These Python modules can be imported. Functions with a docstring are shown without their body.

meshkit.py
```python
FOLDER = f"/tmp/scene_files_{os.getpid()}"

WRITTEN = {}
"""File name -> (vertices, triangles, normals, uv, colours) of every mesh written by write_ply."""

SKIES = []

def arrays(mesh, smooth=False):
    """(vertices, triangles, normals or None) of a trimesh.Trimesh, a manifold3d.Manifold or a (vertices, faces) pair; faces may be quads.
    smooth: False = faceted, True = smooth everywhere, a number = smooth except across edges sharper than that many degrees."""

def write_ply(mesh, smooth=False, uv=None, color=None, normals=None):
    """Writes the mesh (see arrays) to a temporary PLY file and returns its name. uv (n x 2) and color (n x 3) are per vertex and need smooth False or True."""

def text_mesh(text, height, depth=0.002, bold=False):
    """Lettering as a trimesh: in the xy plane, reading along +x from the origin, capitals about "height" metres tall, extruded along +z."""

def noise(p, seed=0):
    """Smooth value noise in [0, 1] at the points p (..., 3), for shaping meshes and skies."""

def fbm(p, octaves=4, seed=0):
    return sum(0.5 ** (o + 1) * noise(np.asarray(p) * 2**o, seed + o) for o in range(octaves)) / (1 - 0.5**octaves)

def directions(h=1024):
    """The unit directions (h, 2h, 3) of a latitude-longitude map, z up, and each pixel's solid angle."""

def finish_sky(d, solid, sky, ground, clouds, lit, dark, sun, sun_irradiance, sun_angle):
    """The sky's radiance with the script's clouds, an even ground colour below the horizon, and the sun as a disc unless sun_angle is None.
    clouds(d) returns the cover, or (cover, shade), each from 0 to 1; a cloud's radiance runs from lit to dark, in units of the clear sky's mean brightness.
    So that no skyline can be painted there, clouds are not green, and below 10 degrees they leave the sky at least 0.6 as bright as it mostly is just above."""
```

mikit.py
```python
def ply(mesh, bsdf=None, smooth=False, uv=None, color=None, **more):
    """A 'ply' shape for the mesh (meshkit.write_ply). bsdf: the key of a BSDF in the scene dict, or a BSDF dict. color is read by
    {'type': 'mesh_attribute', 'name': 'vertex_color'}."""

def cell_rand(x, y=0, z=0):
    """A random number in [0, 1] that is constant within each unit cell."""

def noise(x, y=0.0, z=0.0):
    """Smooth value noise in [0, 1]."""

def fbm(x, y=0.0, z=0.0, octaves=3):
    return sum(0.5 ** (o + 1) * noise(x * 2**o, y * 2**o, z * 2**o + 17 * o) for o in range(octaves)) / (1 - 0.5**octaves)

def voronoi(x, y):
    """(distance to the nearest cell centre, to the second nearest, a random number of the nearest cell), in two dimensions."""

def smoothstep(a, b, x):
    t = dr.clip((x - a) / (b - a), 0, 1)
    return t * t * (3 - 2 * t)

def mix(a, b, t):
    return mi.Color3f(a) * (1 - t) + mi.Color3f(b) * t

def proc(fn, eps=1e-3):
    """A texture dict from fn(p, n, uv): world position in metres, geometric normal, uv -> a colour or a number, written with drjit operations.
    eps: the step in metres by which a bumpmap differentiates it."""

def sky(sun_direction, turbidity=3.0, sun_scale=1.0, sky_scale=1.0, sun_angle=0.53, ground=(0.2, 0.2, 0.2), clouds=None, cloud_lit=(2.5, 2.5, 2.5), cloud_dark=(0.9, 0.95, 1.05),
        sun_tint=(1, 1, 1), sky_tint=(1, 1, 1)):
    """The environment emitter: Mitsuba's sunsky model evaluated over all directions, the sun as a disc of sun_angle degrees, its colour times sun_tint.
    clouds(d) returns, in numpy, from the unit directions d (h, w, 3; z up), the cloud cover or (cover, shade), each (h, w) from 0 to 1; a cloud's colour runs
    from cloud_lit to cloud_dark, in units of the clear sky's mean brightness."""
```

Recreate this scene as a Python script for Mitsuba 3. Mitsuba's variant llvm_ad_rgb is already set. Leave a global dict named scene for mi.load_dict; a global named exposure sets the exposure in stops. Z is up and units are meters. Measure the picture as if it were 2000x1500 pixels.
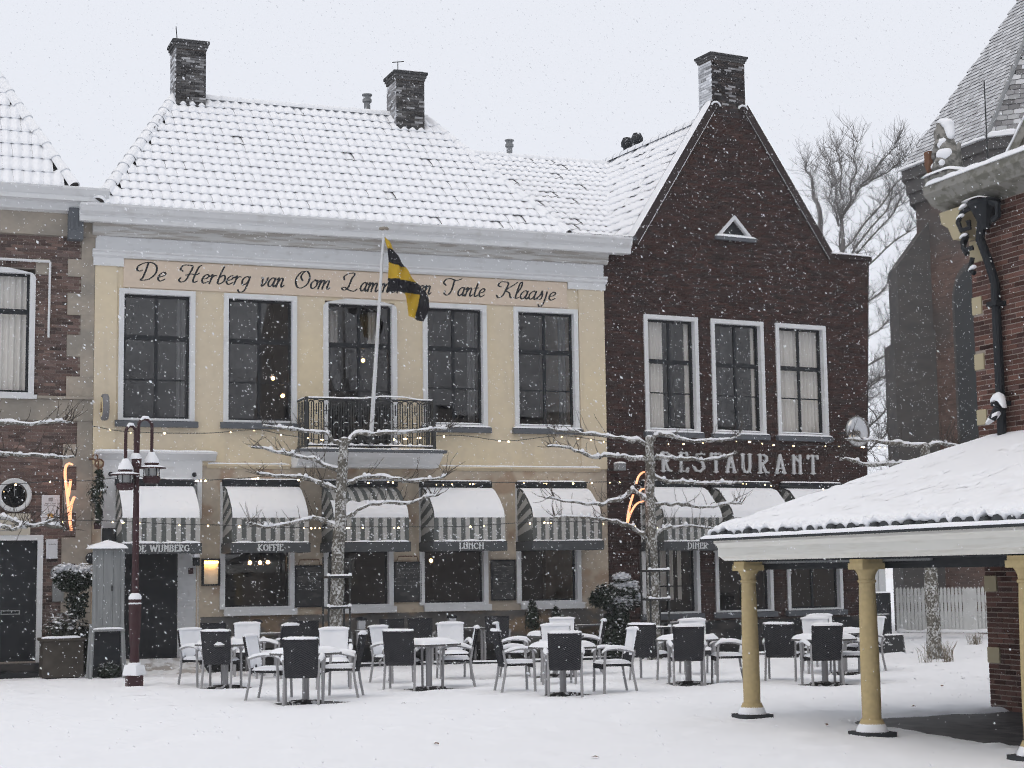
import math, random
import numpy as np, trimesh, shapely
import shapely.geometry as sg
from shapely import affinity
import drjit as dr
import mitsuba as mi
import mikit, meshkit
from mikit import noise as tnoise, fbm as tfbm, smoothstep, mix, cell_rand
T = mi.ScalarTransform4f
scene, labels = {}, {}
# ---------------------------------------------------------------- camera, sky, exposure
CAM = (-4.376, -33.562, 1.85)
scene['camera'] = {'type': 'perspective', 'fov_axis': 'x', 'fov': 33.717, 'near_clip': 0.1, 'far_clip': 1000.0,
    'to_world': T().look_at(origin=list(CAM), target=[CAM[0] + 0.36224057, CAM[1] + 0.92546779, CAM[2] + 0.1108654], up=[-0.02741761, -0.10831223, 0.99373877])}
scene['sky'] = mikit.sky([-0.34, -0.3, 0.89], turbidity=3, sun_scale=0.22, sun_angle=60, clouds=lambda d: 1.0, ground=(0.8, 0.8, 0.82),
                         cloud_lit=(2.4, 2.48, 2.68), cloud_dark=(1.0, 1.0, 1.0))
exposure = 1.27
rng = np.random.default_rng(7)
# ---------------------------------------------------------------- naming helpers
_n = {}
def numbered(base):
    k = _n.get(base, -1) + 1
    _n[base] = k
    return base if k == 0 else '%s_%03d' % (base, k)
def thing(name, label, cat, group=None, kind=None):
    k = numbered(name)
    labels[k] = {'label': label, 'category': cat}
    if group: labels[k]['group'] = group
    if kind: labels[k]['kind'] = kind
    return k
def structure(name, label=None, kind='structure'):
    k = numbered(name)
    labels[k] = {'kind': kind}
    if label: labels[k]['label'] = label
    return k
def put(parent, name, mesh, bsdf, smooth=False, label=None, kind=None, to_world=None, **more):
    """One entry of the scene: a part of parent, or the mesh of parent itself when name is None."""
    k = parent if name is None else numbered(parent + '__' + name)
    if isinstance(mesh, MB): mesh_, col = mesh.get()
    elif isinstance(mesh, dict): mesh_, col = None, None
    else: mesh_, col = mesh, None
    d = dict(mesh) if mesh_ is None else mikit.ply(mesh_, bsdf, smooth=smooth, color=col, **more)
    if to_world is not None: d['to_world'] = to_world
    scene[k] = d
    if kind is None and name and (name == 'snow' or name.endswith('_snow')): kind = 'stuff'
    if label or kind:
        labels.setdefault(k, {})
        if label: labels[k]['label'] = label
        if kind: labels[k]['kind'] = kind
    return k
# ---------------------------------------------------------------- mesh helpers
QB = np.array([[0, 1, 3, 2], [4, 6, 7, 5], [0, 4, 5, 1], [2, 3, 7, 6], [0, 2, 6, 4], [1, 5, 7, 3]])
class MB:
    """Collects pieces of one mesh, with an optional colour per vertex."""
    def __init__(s): s.v, s.f, s.c, s.n = [], [], [], 0
    def add(s, v, f, c=None):
        v = np.asarray(v, float); f = np.asarray(f, int)
        if f.shape[1] == 4: f = np.vstack([f[:, [0, 1, 2]], f[:, [0, 2, 3]]])
        s.v.append(v); s.f.append(f + s.n); s.n += len(v)
        if c is not None: s.c.append(np.broadcast_to(np.asarray(c, float), (len(v), 3)))
        return s
    def tm(s, m, c=None): return s.add(m.vertices, m.faces, c)
    def box(s, x0, x1, y0, y1, z0, z1, c=None):
        v = np.array([[x, y, z] for x in (x0, x1) for y in (y0, y1) for z in (z0, z1)])
        return s.add(v, QB, c)
    def bar(s, p, q, w, h, c=None, up=(0, 0, 1)):
        """A bar of section w x h from p to q."""
        p, q = np.asarray(p, float), np.asarray(q, float)
        d = (q - p) / np.linalg.norm(q - p); a = np.cross(d, up); a /= np.linalg.norm(a); b = np.cross(a, d)
        v = np.array([e + a * i * w / 2 + b * j * h / 2 for e in (p, q) for i in (-1, 1) for j in (-1, 1)])
        return s.add(v, QB, c)
    def tube(s, pts, r, sides=6, c=None, squash=1.0, caps=True):
        p = np.asarray(pts, float); r = np.broadcast_to(np.asarray(r, float), (len(p),))
        t = np.gradient(p, axis=0); t /= np.linalg.norm(t, axis=1, keepdims=True) + 1e-12
        ref = np.where(np.abs(t[:, 2:]) < 0.9, [[0, 0, 1.0]], [[1.0, 0, 0]])
        a = np.cross(t, ref); a /= np.linalg.norm(a, axis=1, keepdims=True) + 1e-12
        for i in range(1, len(p)):
            x = a[i - 1] - t[i] * (a[i - 1] @ t[i]); n = np.linalg.norm(x)
            if n > 1e-6: a[i] = x / n
        b = np.cross(a, t) * -1
        an = np.arange(sides) * 2 * np.pi / sides
        v = p[:, None] + r[:, None, None] * (np.cos(an)[None, :, None] * a[:, None] + squash * np.sin(an)[None, :, None] * b[:, None])
        n = len(p)
        i, j = np.meshgrid(np.arange(n - 1), np.arange(sides), indexing='ij')
        q = np.stack([i * sides + j, i * sides + (j + 1) % sides, (i + 1) * sides + (j + 1) % sides, (i + 1) * sides + j], -1).reshape(-1, 4)
        f = np.vstack([q[:, [0, 1, 2]], q[:, [0, 2, 3]]])
        v = v.reshape(-1, 3)
        if caps:
            v = np.vstack([v, p[:1], p[-1:]]); k = n * sides; jj = np.arange(sides)
            f = np.vstack([f, np.stack([np.full(sides, k), (jj + 1) % sides, jj], 1), np.stack([np.full(sides, k + 1), (n - 1) * sides + jj, (n - 1) * sides + (jj + 1) % sides], 1)])
        return s.add(v, f, c)
    def lathe(s, prof, cx=0, cy=0, cz=0, sides=20, c=None, sx=1, sy=1, caps=True):
        """Turned shape: prof = [(r, z), ...] from bottom to top."""
        pr = np.asarray(prof, float); an = np.arange(sides) * 2 * np.pi / sides
        v = np.stack([cx + sx * pr[:, :1] * np.cos(an), cy + sy * pr[:, :1] * np.sin(an), np.repeat(cz + pr[:, 1:], sides, 1)], -1).reshape(-1, 3)
        n = len(pr); i, j = np.meshgrid(np.arange(n - 1), np.arange(sides), indexing='ij')
        q = np.stack([i * sides + j, i * sides + (j + 1) % sides, (i + 1) * sides + (j + 1) % sides, (i + 1) * sides + j], -1).reshape(-1, 4)
        f = np.vstack([q[:, [0, 1, 2]], q[:, [0, 2, 3]]])
        if not caps: return s.add(v, f, c)
        v = np.vstack([v, [[cx, cy, cz + pr[0, 1]], [cx, cy, cz + pr[-1, 1]]]]); k = n * sides; jj = np.arange(sides)
        f = np.vstack([f, np.stack([np.full(sides, k), (jj + 1) % sides, jj], 1), np.stack([np.full(sides, k + 1), (n - 1) * sides + jj, (n - 1) * sides + (jj + 1) % sides], 1)])
        return s.add(v, f, c)
    def wall(s, poly, y0, y1, c=None):
        """A polygon in (x, z), extruded from depth y0 to y1."""
        for g in getattr(poly, 'geoms', [poly]):
            if g.area < 1e-6: continue
            m = trimesh.creation.extrude_polygon(g, y1 - y0, engine='earcut')
            v = np.asarray(m.vertices); s.add(np.stack([v[:, 0], y1 - v[:, 2], v[:, 1]], 1), m.faces, c)
        return s
    def slab(s, poly, z0, z1, c=None):
        for g in getattr(poly, 'geoms', [poly]):
            m = trimesh.creation.extrude_polygon(g, z1 - z0, engine='earcut')
            s.add(np.asarray(m.vertices) + [0, 0, z0], m.faces, c)
        return s
    def sweep_x(s, prof, x0, x1, c=None):
        """A closed profile [(y, z), ...] swept from x0 to x1."""
        m = trimesh.creation.extrude_polygon(sg.Polygon(prof), x1 - x0, engine='earcut'); v = np.asarray(m.vertices)
        return s.add(np.stack([x0 + v[:, 2], v[:, 0], v[:, 1]], 1), m.faces, c)
    def move(s, fn):
        s.v = [fn(v) for v in s.v]; return s
    def get(s):
        return trimesh.Trimesh(np.vstack(s.v), np.vstack(s.f), process=False), (np.vstack(s.c) if s.c else None)
def rot(a, o=(0, 0, 0)):
    ca, sa = math.cos(a), math.sin(a); o = np.asarray(o, float)
    return lambda v: np.stack([v[:, 0] * ca - v[:, 1] * sa, v[:, 0] * sa + v[:, 1] * ca, v[:, 2]], 1) + o
def catmull(P, n=6):
    P = np.asarray(P, float)
    if len(P) < 3: return P
    Q = np.vstack([2 * P[0] - P[1], P, 2 * P[-1] - P[-2]]); out = []
    t = np.linspace(0, 1, n, endpoint=False)[:, None]
    for i in range(1, len(Q) - 2):
        a, b, c, d = Q[i - 1:i + 3]
        out.append(0.5 * (2 * b + (c - a) * t + (2 * a - 5 * b + 4 * c - d) * t**2 + (3 * b - a - 3 * c + d) * t**3))
    return np.vstack(out + [P[-1:]])
def snow_strip(mb, pts, w, h, seed=0, lumps=0.25, n=None):
    """A rounded ridge of snow lying along a path: flat below, domed above."""
    p = np.asarray(pts, float)
    L = np.r_[0, np.cumsum(np.linalg.norm(np.diff(p, axis=0), axis=1))]
    m = n or max(4, int(L[-1] / 0.07)); s = np.linspace(0, L[-1], m)
    p = np.stack([np.interp(s, L, p[:, k]) for k in range(3)], 1)
    t = np.gradient(p, axis=0); t[:, 2] = 0
    t /= np.linalg.norm(t, axis=1, keepdims=True) + 1e-9
    a = np.stack([t[:, 1], -t[:, 0], 0 * s], 1)
    e = np.minimum(1, np.minimum(s, L[-1] - s) / (0.6 * float(np.max(w)) + 1e-6) + 0.35) ** 0.5
    k = 1 + lumps * (2 * meshkit.fbm(np.stack([s * 6 + seed * 9.7, s * 0 + seed, s * 0], 1), 2) - 1)
    an = np.linspace(0, np.pi, 7)
    prof = np.stack([np.cos(an), np.sin(an) ** 0.75], 1)
    W, H = (np.broadcast_to(np.asarray(x, float), (2,)) for x in (w, h))
    u = s / max(L[-1], 1e-6); ww = (W[0] + (W[1] - W[0]) * u) / 2 * e; hh = (H[0] + (H[1] - H[0]) * u) * e * k
    v = p[:, None] + a[:, None] * (prof[None, :, :1] * ww[:, None, None]) + np.array([0, 0, 1.0]) * (prof[None, :, 1:] * hh[:, None, None])
    j = 7; i, q = np.meshgrid(np.arange(m - 1), np.arange(j), indexing='ij')
    f = np.stack([i * j + q, i * j + (q + 1) % j, (i + 1) * j + (q + 1) % j, (i + 1) * j + q], -1).reshape(-1, 4)
    f = np.vstack([f[:, [0, 1, 2]], f[:, [0, 2, 3]]])
    for base, flip in ((0, 1), ((m - 1) * j, 0)):
        fan = np.stack([np.full(j - 2, base), base + np.arange(1, j - 1), base + np.arange(2, j)], 1)
        f = np.vstack([f, fan[:, ::-1] if flip else fan])
    return mb.add(v.reshape(-1, 3), f)
def snow_pad(mb, x0, x1, y0, y1, z, h, seed=0, n=9, fn=None, edge=None):
    """A cushion of snow on a rectangle, rounded at its edges."""
    nx = n; ny = n
    u, w = np.meshgrid(np.linspace(-1, 1, nx), np.linspace(-1, 1, ny), indexing='ij')
    u, w = np.sign(u) * np.abs(u) ** 0.7, np.sign(w) * np.abs(w) ** 0.7
    e = np.clip(1 - np.abs(u) ** 7, 0, 1) * np.clip(1 - np.abs(w) ** 7, 0, 1)
    x = x0 + (x1 - x0) * (u + 1) / 2; y = y0 + (y1 - y0) * (w + 1) / 2
    zz = z + h * e ** 0.6 * (0.8 + 0.4 * meshkit.fbm(np.stack([x * 7 + seed * 3.1, y * 7, x * 0 + seed], -1), 2))
    v = np.stack([x, y, zz], -1).reshape(-1, 3)
    if fn: v = fn(v)
    i, j = np.meshgrid(np.arange(nx - 1), np.arange(ny - 1), indexing='ij')
    f = np.stack([i * ny + j, (i + 1) * ny + j, (i + 1) * ny + j + 1, i * ny + j + 1], -1).reshape(-1, 4)
    return mb.add(v, f)
def brick_rows(poly, pitch=0.062, length=0.215, joint=0.009, z_off=0.0, u_off=0.0):
    """Running bond inside a polygon (u, z): rows of (u0, u1, z0, z1)."""
    out = []; x0, z0, x1, z1 = poly.bounds
    k = int(math.floor((z0 - z_off) / pitch))
    shapely.prepare(poly)
    while z_off + k * pitch < z1:
        za = z_off + k * pitch; zb = za + pitch - joint
        if za < z0 - 0.2 * pitch or zb > z1 + 0.2 * pitch: k += 1; continue
        hit = poly.intersection(sg.LineString([(x0 - 1, (za + zb) / 2), (x1 + 1, (za + zb) / 2)]))
        for g in getattr(hit, 'geoms', [hit]):
            if g.is_empty or g.length < 0.04: continue
            a, b = g.bounds[0], g.bounds[2]
            s = length if (k % 2) else length / 2 + 0.0
            i = math.floor((a - u_off) / length) - 1
            off = u_off + (0.5 * length if k % 2 else 0)
            while off + i * length < b:
                p, q = max(a, off + i * length), min(b, off + (i + 1) * length - joint)
                if q - p > 0.03: out.append((p, q, za, zb))
                i += 1
        k += 1
    return np.array(out)
def brick_mesh(rows, proud=0.007, back=0.02, palette=((0.16, 0.06, 0.05),), seed=1, var=0.25, frame=None):
    """Every brick as a box without its back face, with its own tone and a slight unevenness; outward is -y."""
    r = np.random.default_rng(seed); n = len(rows)
    y = -proud + r.uniform(-0.003, 0.003, n)
    u0, u1, z0, z1 = rows.T
    j = r.uniform(-0.0015, 0.0015, (4, n)); u0, u1, z0, z1 = u0 + j[0], u1 + j[1], z0 + j[2], z1 + j[3]
    F = lambda a, b, c: np.stack([a, b, c], -1)
    bk = np.full(n, back)
    v = np.stack([F(u0, y, z0), F(u1, y, z0), F(u1, y, z1), F(u0, y, z1), F(u0, bk, z0), F(u1, bk, z0), F(u1, bk, z1), F(u0, bk, z1)], 1)
    q = np.array([[0, 1, 2, 3], [4, 5, 1, 0], [5, 6, 2, 1], [6, 7, 3, 2], [7, 4, 0, 3]])
    f = (np.arange(n)[:, None, None] * 8 + q[None]).reshape(-1, 4)
    pal = np.asarray(palette, float); c = pal[r.integers(0, len(pal), n)] * np.clip(1 + var * r.normal(size=(n, 1)), 0.4, 1.9)
    v = v.reshape(-1, 3)
    if frame: v = frame(v)
    return MB().add(v, f, np.repeat(c, 8, 0))
# ---------------------------------------------------------------- materials
def rgb(c): return {'type': 'rgb', 'value': list(map(float, c))}
def diffuse(name, c): scene[name] = {'type': 'twosided', 'bsdf': {'type': 'diffuse', 'reflectance': rgb(c) if not isinstance(c, dict) else c}}
def plastic(name, c, rough=0.35, spec=0.5):
    scene[name] = {'type': 'twosided', 'bsdf': {'type': 'principled', 'base_color': rgb(c) if not isinstance(c, dict) else c, 'roughness': rough, 'specular': spec}}
VC = {'type': 'mesh_attribute', 'name': 'vertex_color'}
diffuse('m_vertex', VC)
plastic('m_vertex_gloss', VC, 0.4)
diffuse('m_snow', (0.83, 0.85, 0.885))
diffuse('m_snow_thin', mikit.proc(lambda p, n, uv: mix((0.5, 0.5, 0.52), (0.85, 0.87, 0.9), smoothstep(0.3, 0.55, tfbm(p.x * 9, p.y * 9, p.z * 9)))))
def cream(p, n, uv):
    big = tfbm(p.x * 0.7, p.y, p.z * 0.35 + 4); fine = tfbm(p.x * 9, p.y * 9, p.z * 9)
    streak = tfbm(p.x * 5, 0.0, p.z * 0.5 + 9)
    c = mix((0.66, 0.57, 0.405), (0.61, 0.535, 0.41), smoothstep(0.3, 0.7, big))
    c = mix(c, (0.5, 0.44, 0.34), 0.3 * smoothstep(0.6, 0.8, streak))
    return c * (0.94 + 0.12 * fine)
diffuse('m_cream', mikit.proc(cream))
def shaded_cream(p, n, uv):  # same paint as the upper cream, awning shade mixed into its tone, plus blots
    big = tfbm(p.x * 0.9, p.y, p.z * 0.6 + 4); fine = tfbm(p.x * 11, p.y * 9, p.z * 11); blot = tfbm(p.x * 2.3, 3.0, p.z * 1.9)
    c = mix((0.53, 0.455, 0.355), (0.44, 0.385, 0.315), smoothstep(0.35, 0.65, big))
    c = mix(c, (0.33, 0.21, 0.14), 0.6 * smoothstep(0.58, 0.75, blot))
    return c * (0.88 + 0.24 * fine)
diffuse('m_cream_shaded', mikit.proc(shaded_cream))
diffuse('m_sign', mikit.proc(lambda p, n, uv: mix((0.64, 0.535, 0.43), (0.6, 0.51, 0.42), tfbm(p.x * 1.5, p.y, p.z * 1.5)) * (0.94 + 0.12 * tfbm(p.x * 12, 1.0, p.z * 12))))
diffuse('m_stone', mikit.proc(lambda p, n, uv: mix((0.36, 0.32, 0.27), (0.27, 0.25, 0.22), smoothstep(0.3, 0.7, tfbm(p.x * 2, p.y * 2, p.z * 2))) * (0.88 + 0.24 * tfbm(p.x * 13, p.y * 13, p.z * 13))))
def white_paint(p, n, uv):
    d = tfbm(p.x * 3, p.y * 5, p.z * 14); s = tfbm(p.x * 8, p.y * 8, p.z * 2)
    return mix((0.62, 0.635, 0.65), (0.46, 0.46, 0.455), 0.6 * smoothstep(0.52, 0.8, 0.5 * d + 0.5 * s))
plastic('m_white', mikit.proc(white_paint), 0.45)
plastic('m_dark', (0.014, 0.017, 0.021), 0.5, 0.22)
plastic('m_dark_soft', (0.032, 0.036, 0.04), 0.7, 0.25)
plastic('m_board_grey', (0.06, 0.066, 0.072), 0.6, 0.3)
plastic('m_bluestone', (0.085, 0.095, 0.11), 0.6)
plastic('m_iron', (0.025, 0.028, 0.03), 0.5)
plastic('m_red_iron', (0.034, 0.009, 0.012), 0.45, 0.35)
plastic('m_gutter', (0.2, 0.21, 0.22), 0.6)
diffuse('m_slate', (0.07, 0.075, 0.08))
diffuse('m_mortar_dark', (0.12, 0.1, 0.09))
diffuse('m_mortar_pale', (0.3, 0.26, 0.23))
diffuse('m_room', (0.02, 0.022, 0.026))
diffuse('m_plinth', mikit.proc(lambda p, n, uv: mix((0.03, 0.032, 0.035), (0.075, 0.07, 0.068), smoothstep(0.45, 0.75, tfbm(p.x * 3, p.y * 3, p.z * 5)))))
diffuse('m_dado', mikit.proc(lambda p, n, uv: mix((0.14, 0.135, 0.13), (0.27, 0.2, 0.14), smoothstep(0.5, 0.7, tfbm(p.x * 1.7, p.y, p.z * 2.6))) * (0.8 + 0.4 * tfbm(p.x * 14, 2.0, p.z * 14))))
diffuse('m_white_stained_shaded', mikit.proc(lambda p, n, uv: mix((0.55, 0.555, 0.55), (0.4, 0.385, 0.36), smoothstep(0.4, 0.66, tfbm(p.x * 2.2, p.y * 6, p.z * 22)))))  # patchy stains; the greyer base also stands in for shade under the cornice
scene['m_glass'] = {'type': 'thindielectric', 'int_ior': 1.5, 'ext_ior': 1.0}
plastic('m_board', mikit.proc(lambda p, n, uv: mix((0.02, 0.022, 0.024), (0.05, 0.05, 0.05), smoothstep(0.45, 0.7, tfbm(p.x * 6, p.y, p.z * 9)))), 0.5)
diffuse('m_curtain', (0.62, 0.6, 0.56))
def wicker(p, n, uv):
    a = p.x * 60 + p.y * 60; b = p.z * 95
    w = dr.abs(dr.sin(b + 3 * dr.abs(dr.sin(a * 0.18))))
    return mix((0.012, 0.013, 0.017), (0.075, 0.075, 0.08), w * w * (0.5 + 0.5 * tfbm(p.x * 30, p.y * 30, p.z * 30)))
diffuse('m_wicker', mikit.proc(wicker))
diffuse('m_wicker_back', mikit.proc(lambda p, n, uv: mix((0.012, 0.013, 0.017), (0.085, 0.086, 0.092), dr.square(dr.sin(uv.y * 105 + 62 * dr.abs(uv.x))) * (0.4 + 0.6 * tfbm(p.x * 30, p.y * 30, p.z * 30)))))
plastic('m_alu', (0.3, 0.3, 0.31), 0.45)
plastic('m_table', (0.11, 0.11, 0.11), 0.5)
diffuse('m_cast', mikit.proc(lambda p, n, uv: mix((0.045, 0.045, 0.047), (0.7, 0.7, 0.72), smoothstep(0.52, 0.62, tfbm(p.x * 14, p.y * 14, p.z * 14)))))
def bark(p, n, uv):
    f = tfbm(p.x * 7, p.y * 7, p.z * 5); g = tfbm(p.x * 18, p.y * 18, p.z * 9)
    c = mix((0.055, 0.05, 0.044), (0.2, 0.19, 0.165), g)
    return mix(c, (0.62, 0.63, 0.63), 0.9 * smoothstep(0.46, 0.66, 0.3 * f + 0.7 * tfbm(p.x * 42, p.y * 42, p.z * 26)))
diffuse('m_bark', mikit.proc(bark))
diffuse('m_twig', (0.06, 0.052, 0.046))
diffuse('m_far_bark', (0.25, 0.243, 0.24))
diffuse('m_far_house', (0.075, 0.077, 0.082))
diffuse('m_far_plaster', (0.15, 0.152, 0.157))
diffuse('m_leaf', VC)
def weathered(p, n, uv):
    g = tfbm(p.x * 40, p.y * 40, p.z * 2.2); s = tfbm(p.x * 6, p.y * 6, p.z * 0.9)
    return mix((0.14, 0.15, 0.155), (0.33, 0.345, 0.35), 0.6 * g + 0.4 * s)
diffuse('m_weathered', mikit.proc(weathered))
plastic('m_pavilion_paint', mikit.proc(lambda p, n, uv: mix((0.72, 0.715, 0.665), (0.66, 0.645, 0.59), smoothstep(0.5, 0.75, tfbm(p.x * 2, p.y * 2.5, p.z * 24)))), 0.5)
diffuse('m_column', mikit.proc(lambda p, n, uv: mix((0.5, 0.4, 0.21), (0.42, 0.34, 0.2), tfbm(p.x * 5, p.y * 5, p.z * 3)) * (0.85 + 0.3 * tfbm(p.x * 26, p.y * 26, p.z * 26))))
def emitter(c): return {'type': 'area', 'radiance': rgb(c)}
# ---------------------------------------------------------------- the ground: wet paving under a sheet of snow
def ground_mesh():
    xs = np.unique(np.r_[np.linspace(-160, -9, 30), np.arange(-9, 24, 0.12), np.linspace(24, 200, 36)])
    ys = np.unique(np.r_[np.linspace(-160, -34, 20), np.arange(-34, 7, 0.12), np.linspace(7, 200, 40)])
    x, y = np.meshgrid(xs, ys, indexing='ij')
    P = np.stack([x, y, 0 * x], -1)
    z = 0.035 + 0.05 * (meshkit.fbm(P * 0.35, 3) - 0.5) + 0.018 * (meshkit.fbm(P * 2.1, 3, 5) - 0.5) + 0.012 * (meshkit.fbm(P * 5.5, 2, 9) - 0.5)
    wob = 0.9 * (meshkit.fbm(P * 0.8, 3, 3) - 0.5) + 0.5 * (meshkit.fbm(P * 4, 3, 8) - 0.5)
    under = np.minimum(np.minimum(x - 6.75, 16.0 - x), np.minimum(-15.45 + 0.05 * (x - 7) - y, y + 24.0)) + 0.5 * wob   # below the pavilion roof
    wall = np.minimum(np.minimum(y + 0.62, 6.0 - y), np.minimum(x - 2.1, 18.0 - x)) + 0.25 * wob                      # along the two sheltered fronts
    bare = np.maximum(under, wall)
    z = z + 0.03 * np.clip((meshkit.fbm(P * 3.3, 2, 12) - 0.66) * 6, 0, 1) - 0.02 * np.clip((meshkit.fbm(P * 1.6, 3, 22) - 0.6) * 5, 0, 1)
    z = z - 0.075 * np.clip(bare * 2.2 + 0.25, 0, 1)
    for (a, b) in TABLES:                                              # thin patches below the terrace tables
        d = np.hypot(x - a, y - b) + 0.3 * wob
        z -= 0.075 * np.clip(1.15 - d / 0.55, 0, 1)
    nx, ny = x.shape
    i, j = np.meshgrid(np.arange(nx - 1), np.arange(ny - 1), indexing='ij')
    f = np.stack([i * ny + j, (i + 1) * ny + j, (i + 1) * ny + j + 1, i * ny + j + 1], -1).reshape(-1, 4)
    return trimesh.Trimesh(np.stack([x, y, z], -1).reshape(-1, 3), np.vstack([f[:, [0, 1, 2]], f[:, [0, 2, 3]]]), process=False)
TABLES = [(1.515, -5.200), (1.852, -9.249), (4.340, -7.455), (5.655, -9.863), (7.340, -5.549), (8.384, -8.654), (10.148, -9.958), (11.812, -7.901)]
k = structure('snow_ground'); put(k, None, ground_mesh(), 'm_snow', smooth=True)
k = structure('wet_paving')
def paving(p, n, uv):
    d = tfbm(p.x * 4, p.y * 4, 1.0); r = cell_rand(p.x * 9, p.y * 4.5)
    return mix((0.03, 0.032, 0.037), (0.09, 0.09, 0.092), 0.5 * d + 0.5 * r)
plastic('m_paving', mikit.proc(paving), 0.55)
put(k, None, MB().slab(sg.box(-160, -160, 200, 200), -0.3, 0.0), 'm_paving')
# the low kerb of the terrace, snow on its edge
k = structure('terrace_kerb')
kerb = [(3.2, -0.55), (5.078, -0.470), (7.0, -0.95), (8.154, -1.333), (10.904, -0.945), (13.715, -1.496), (15.2, -2.3)]
kp = catmull(kerb, 5); m = MB()
for a, b in zip(kp[:-1], kp[1:]): m.bar((a[0], a[1], 0.02), (b[0], b[1], 0.02), 0.16, 0.1)
put(k, None, m, 'm_dark_soft')
m = MB(); snow_strip(m, [(a[0], a[1] + 0.03, 0.07) for a in kp], 0.2, 0.03, 3)
put(k, 'snow', m, 'm_snow', smooth=60)
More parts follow.
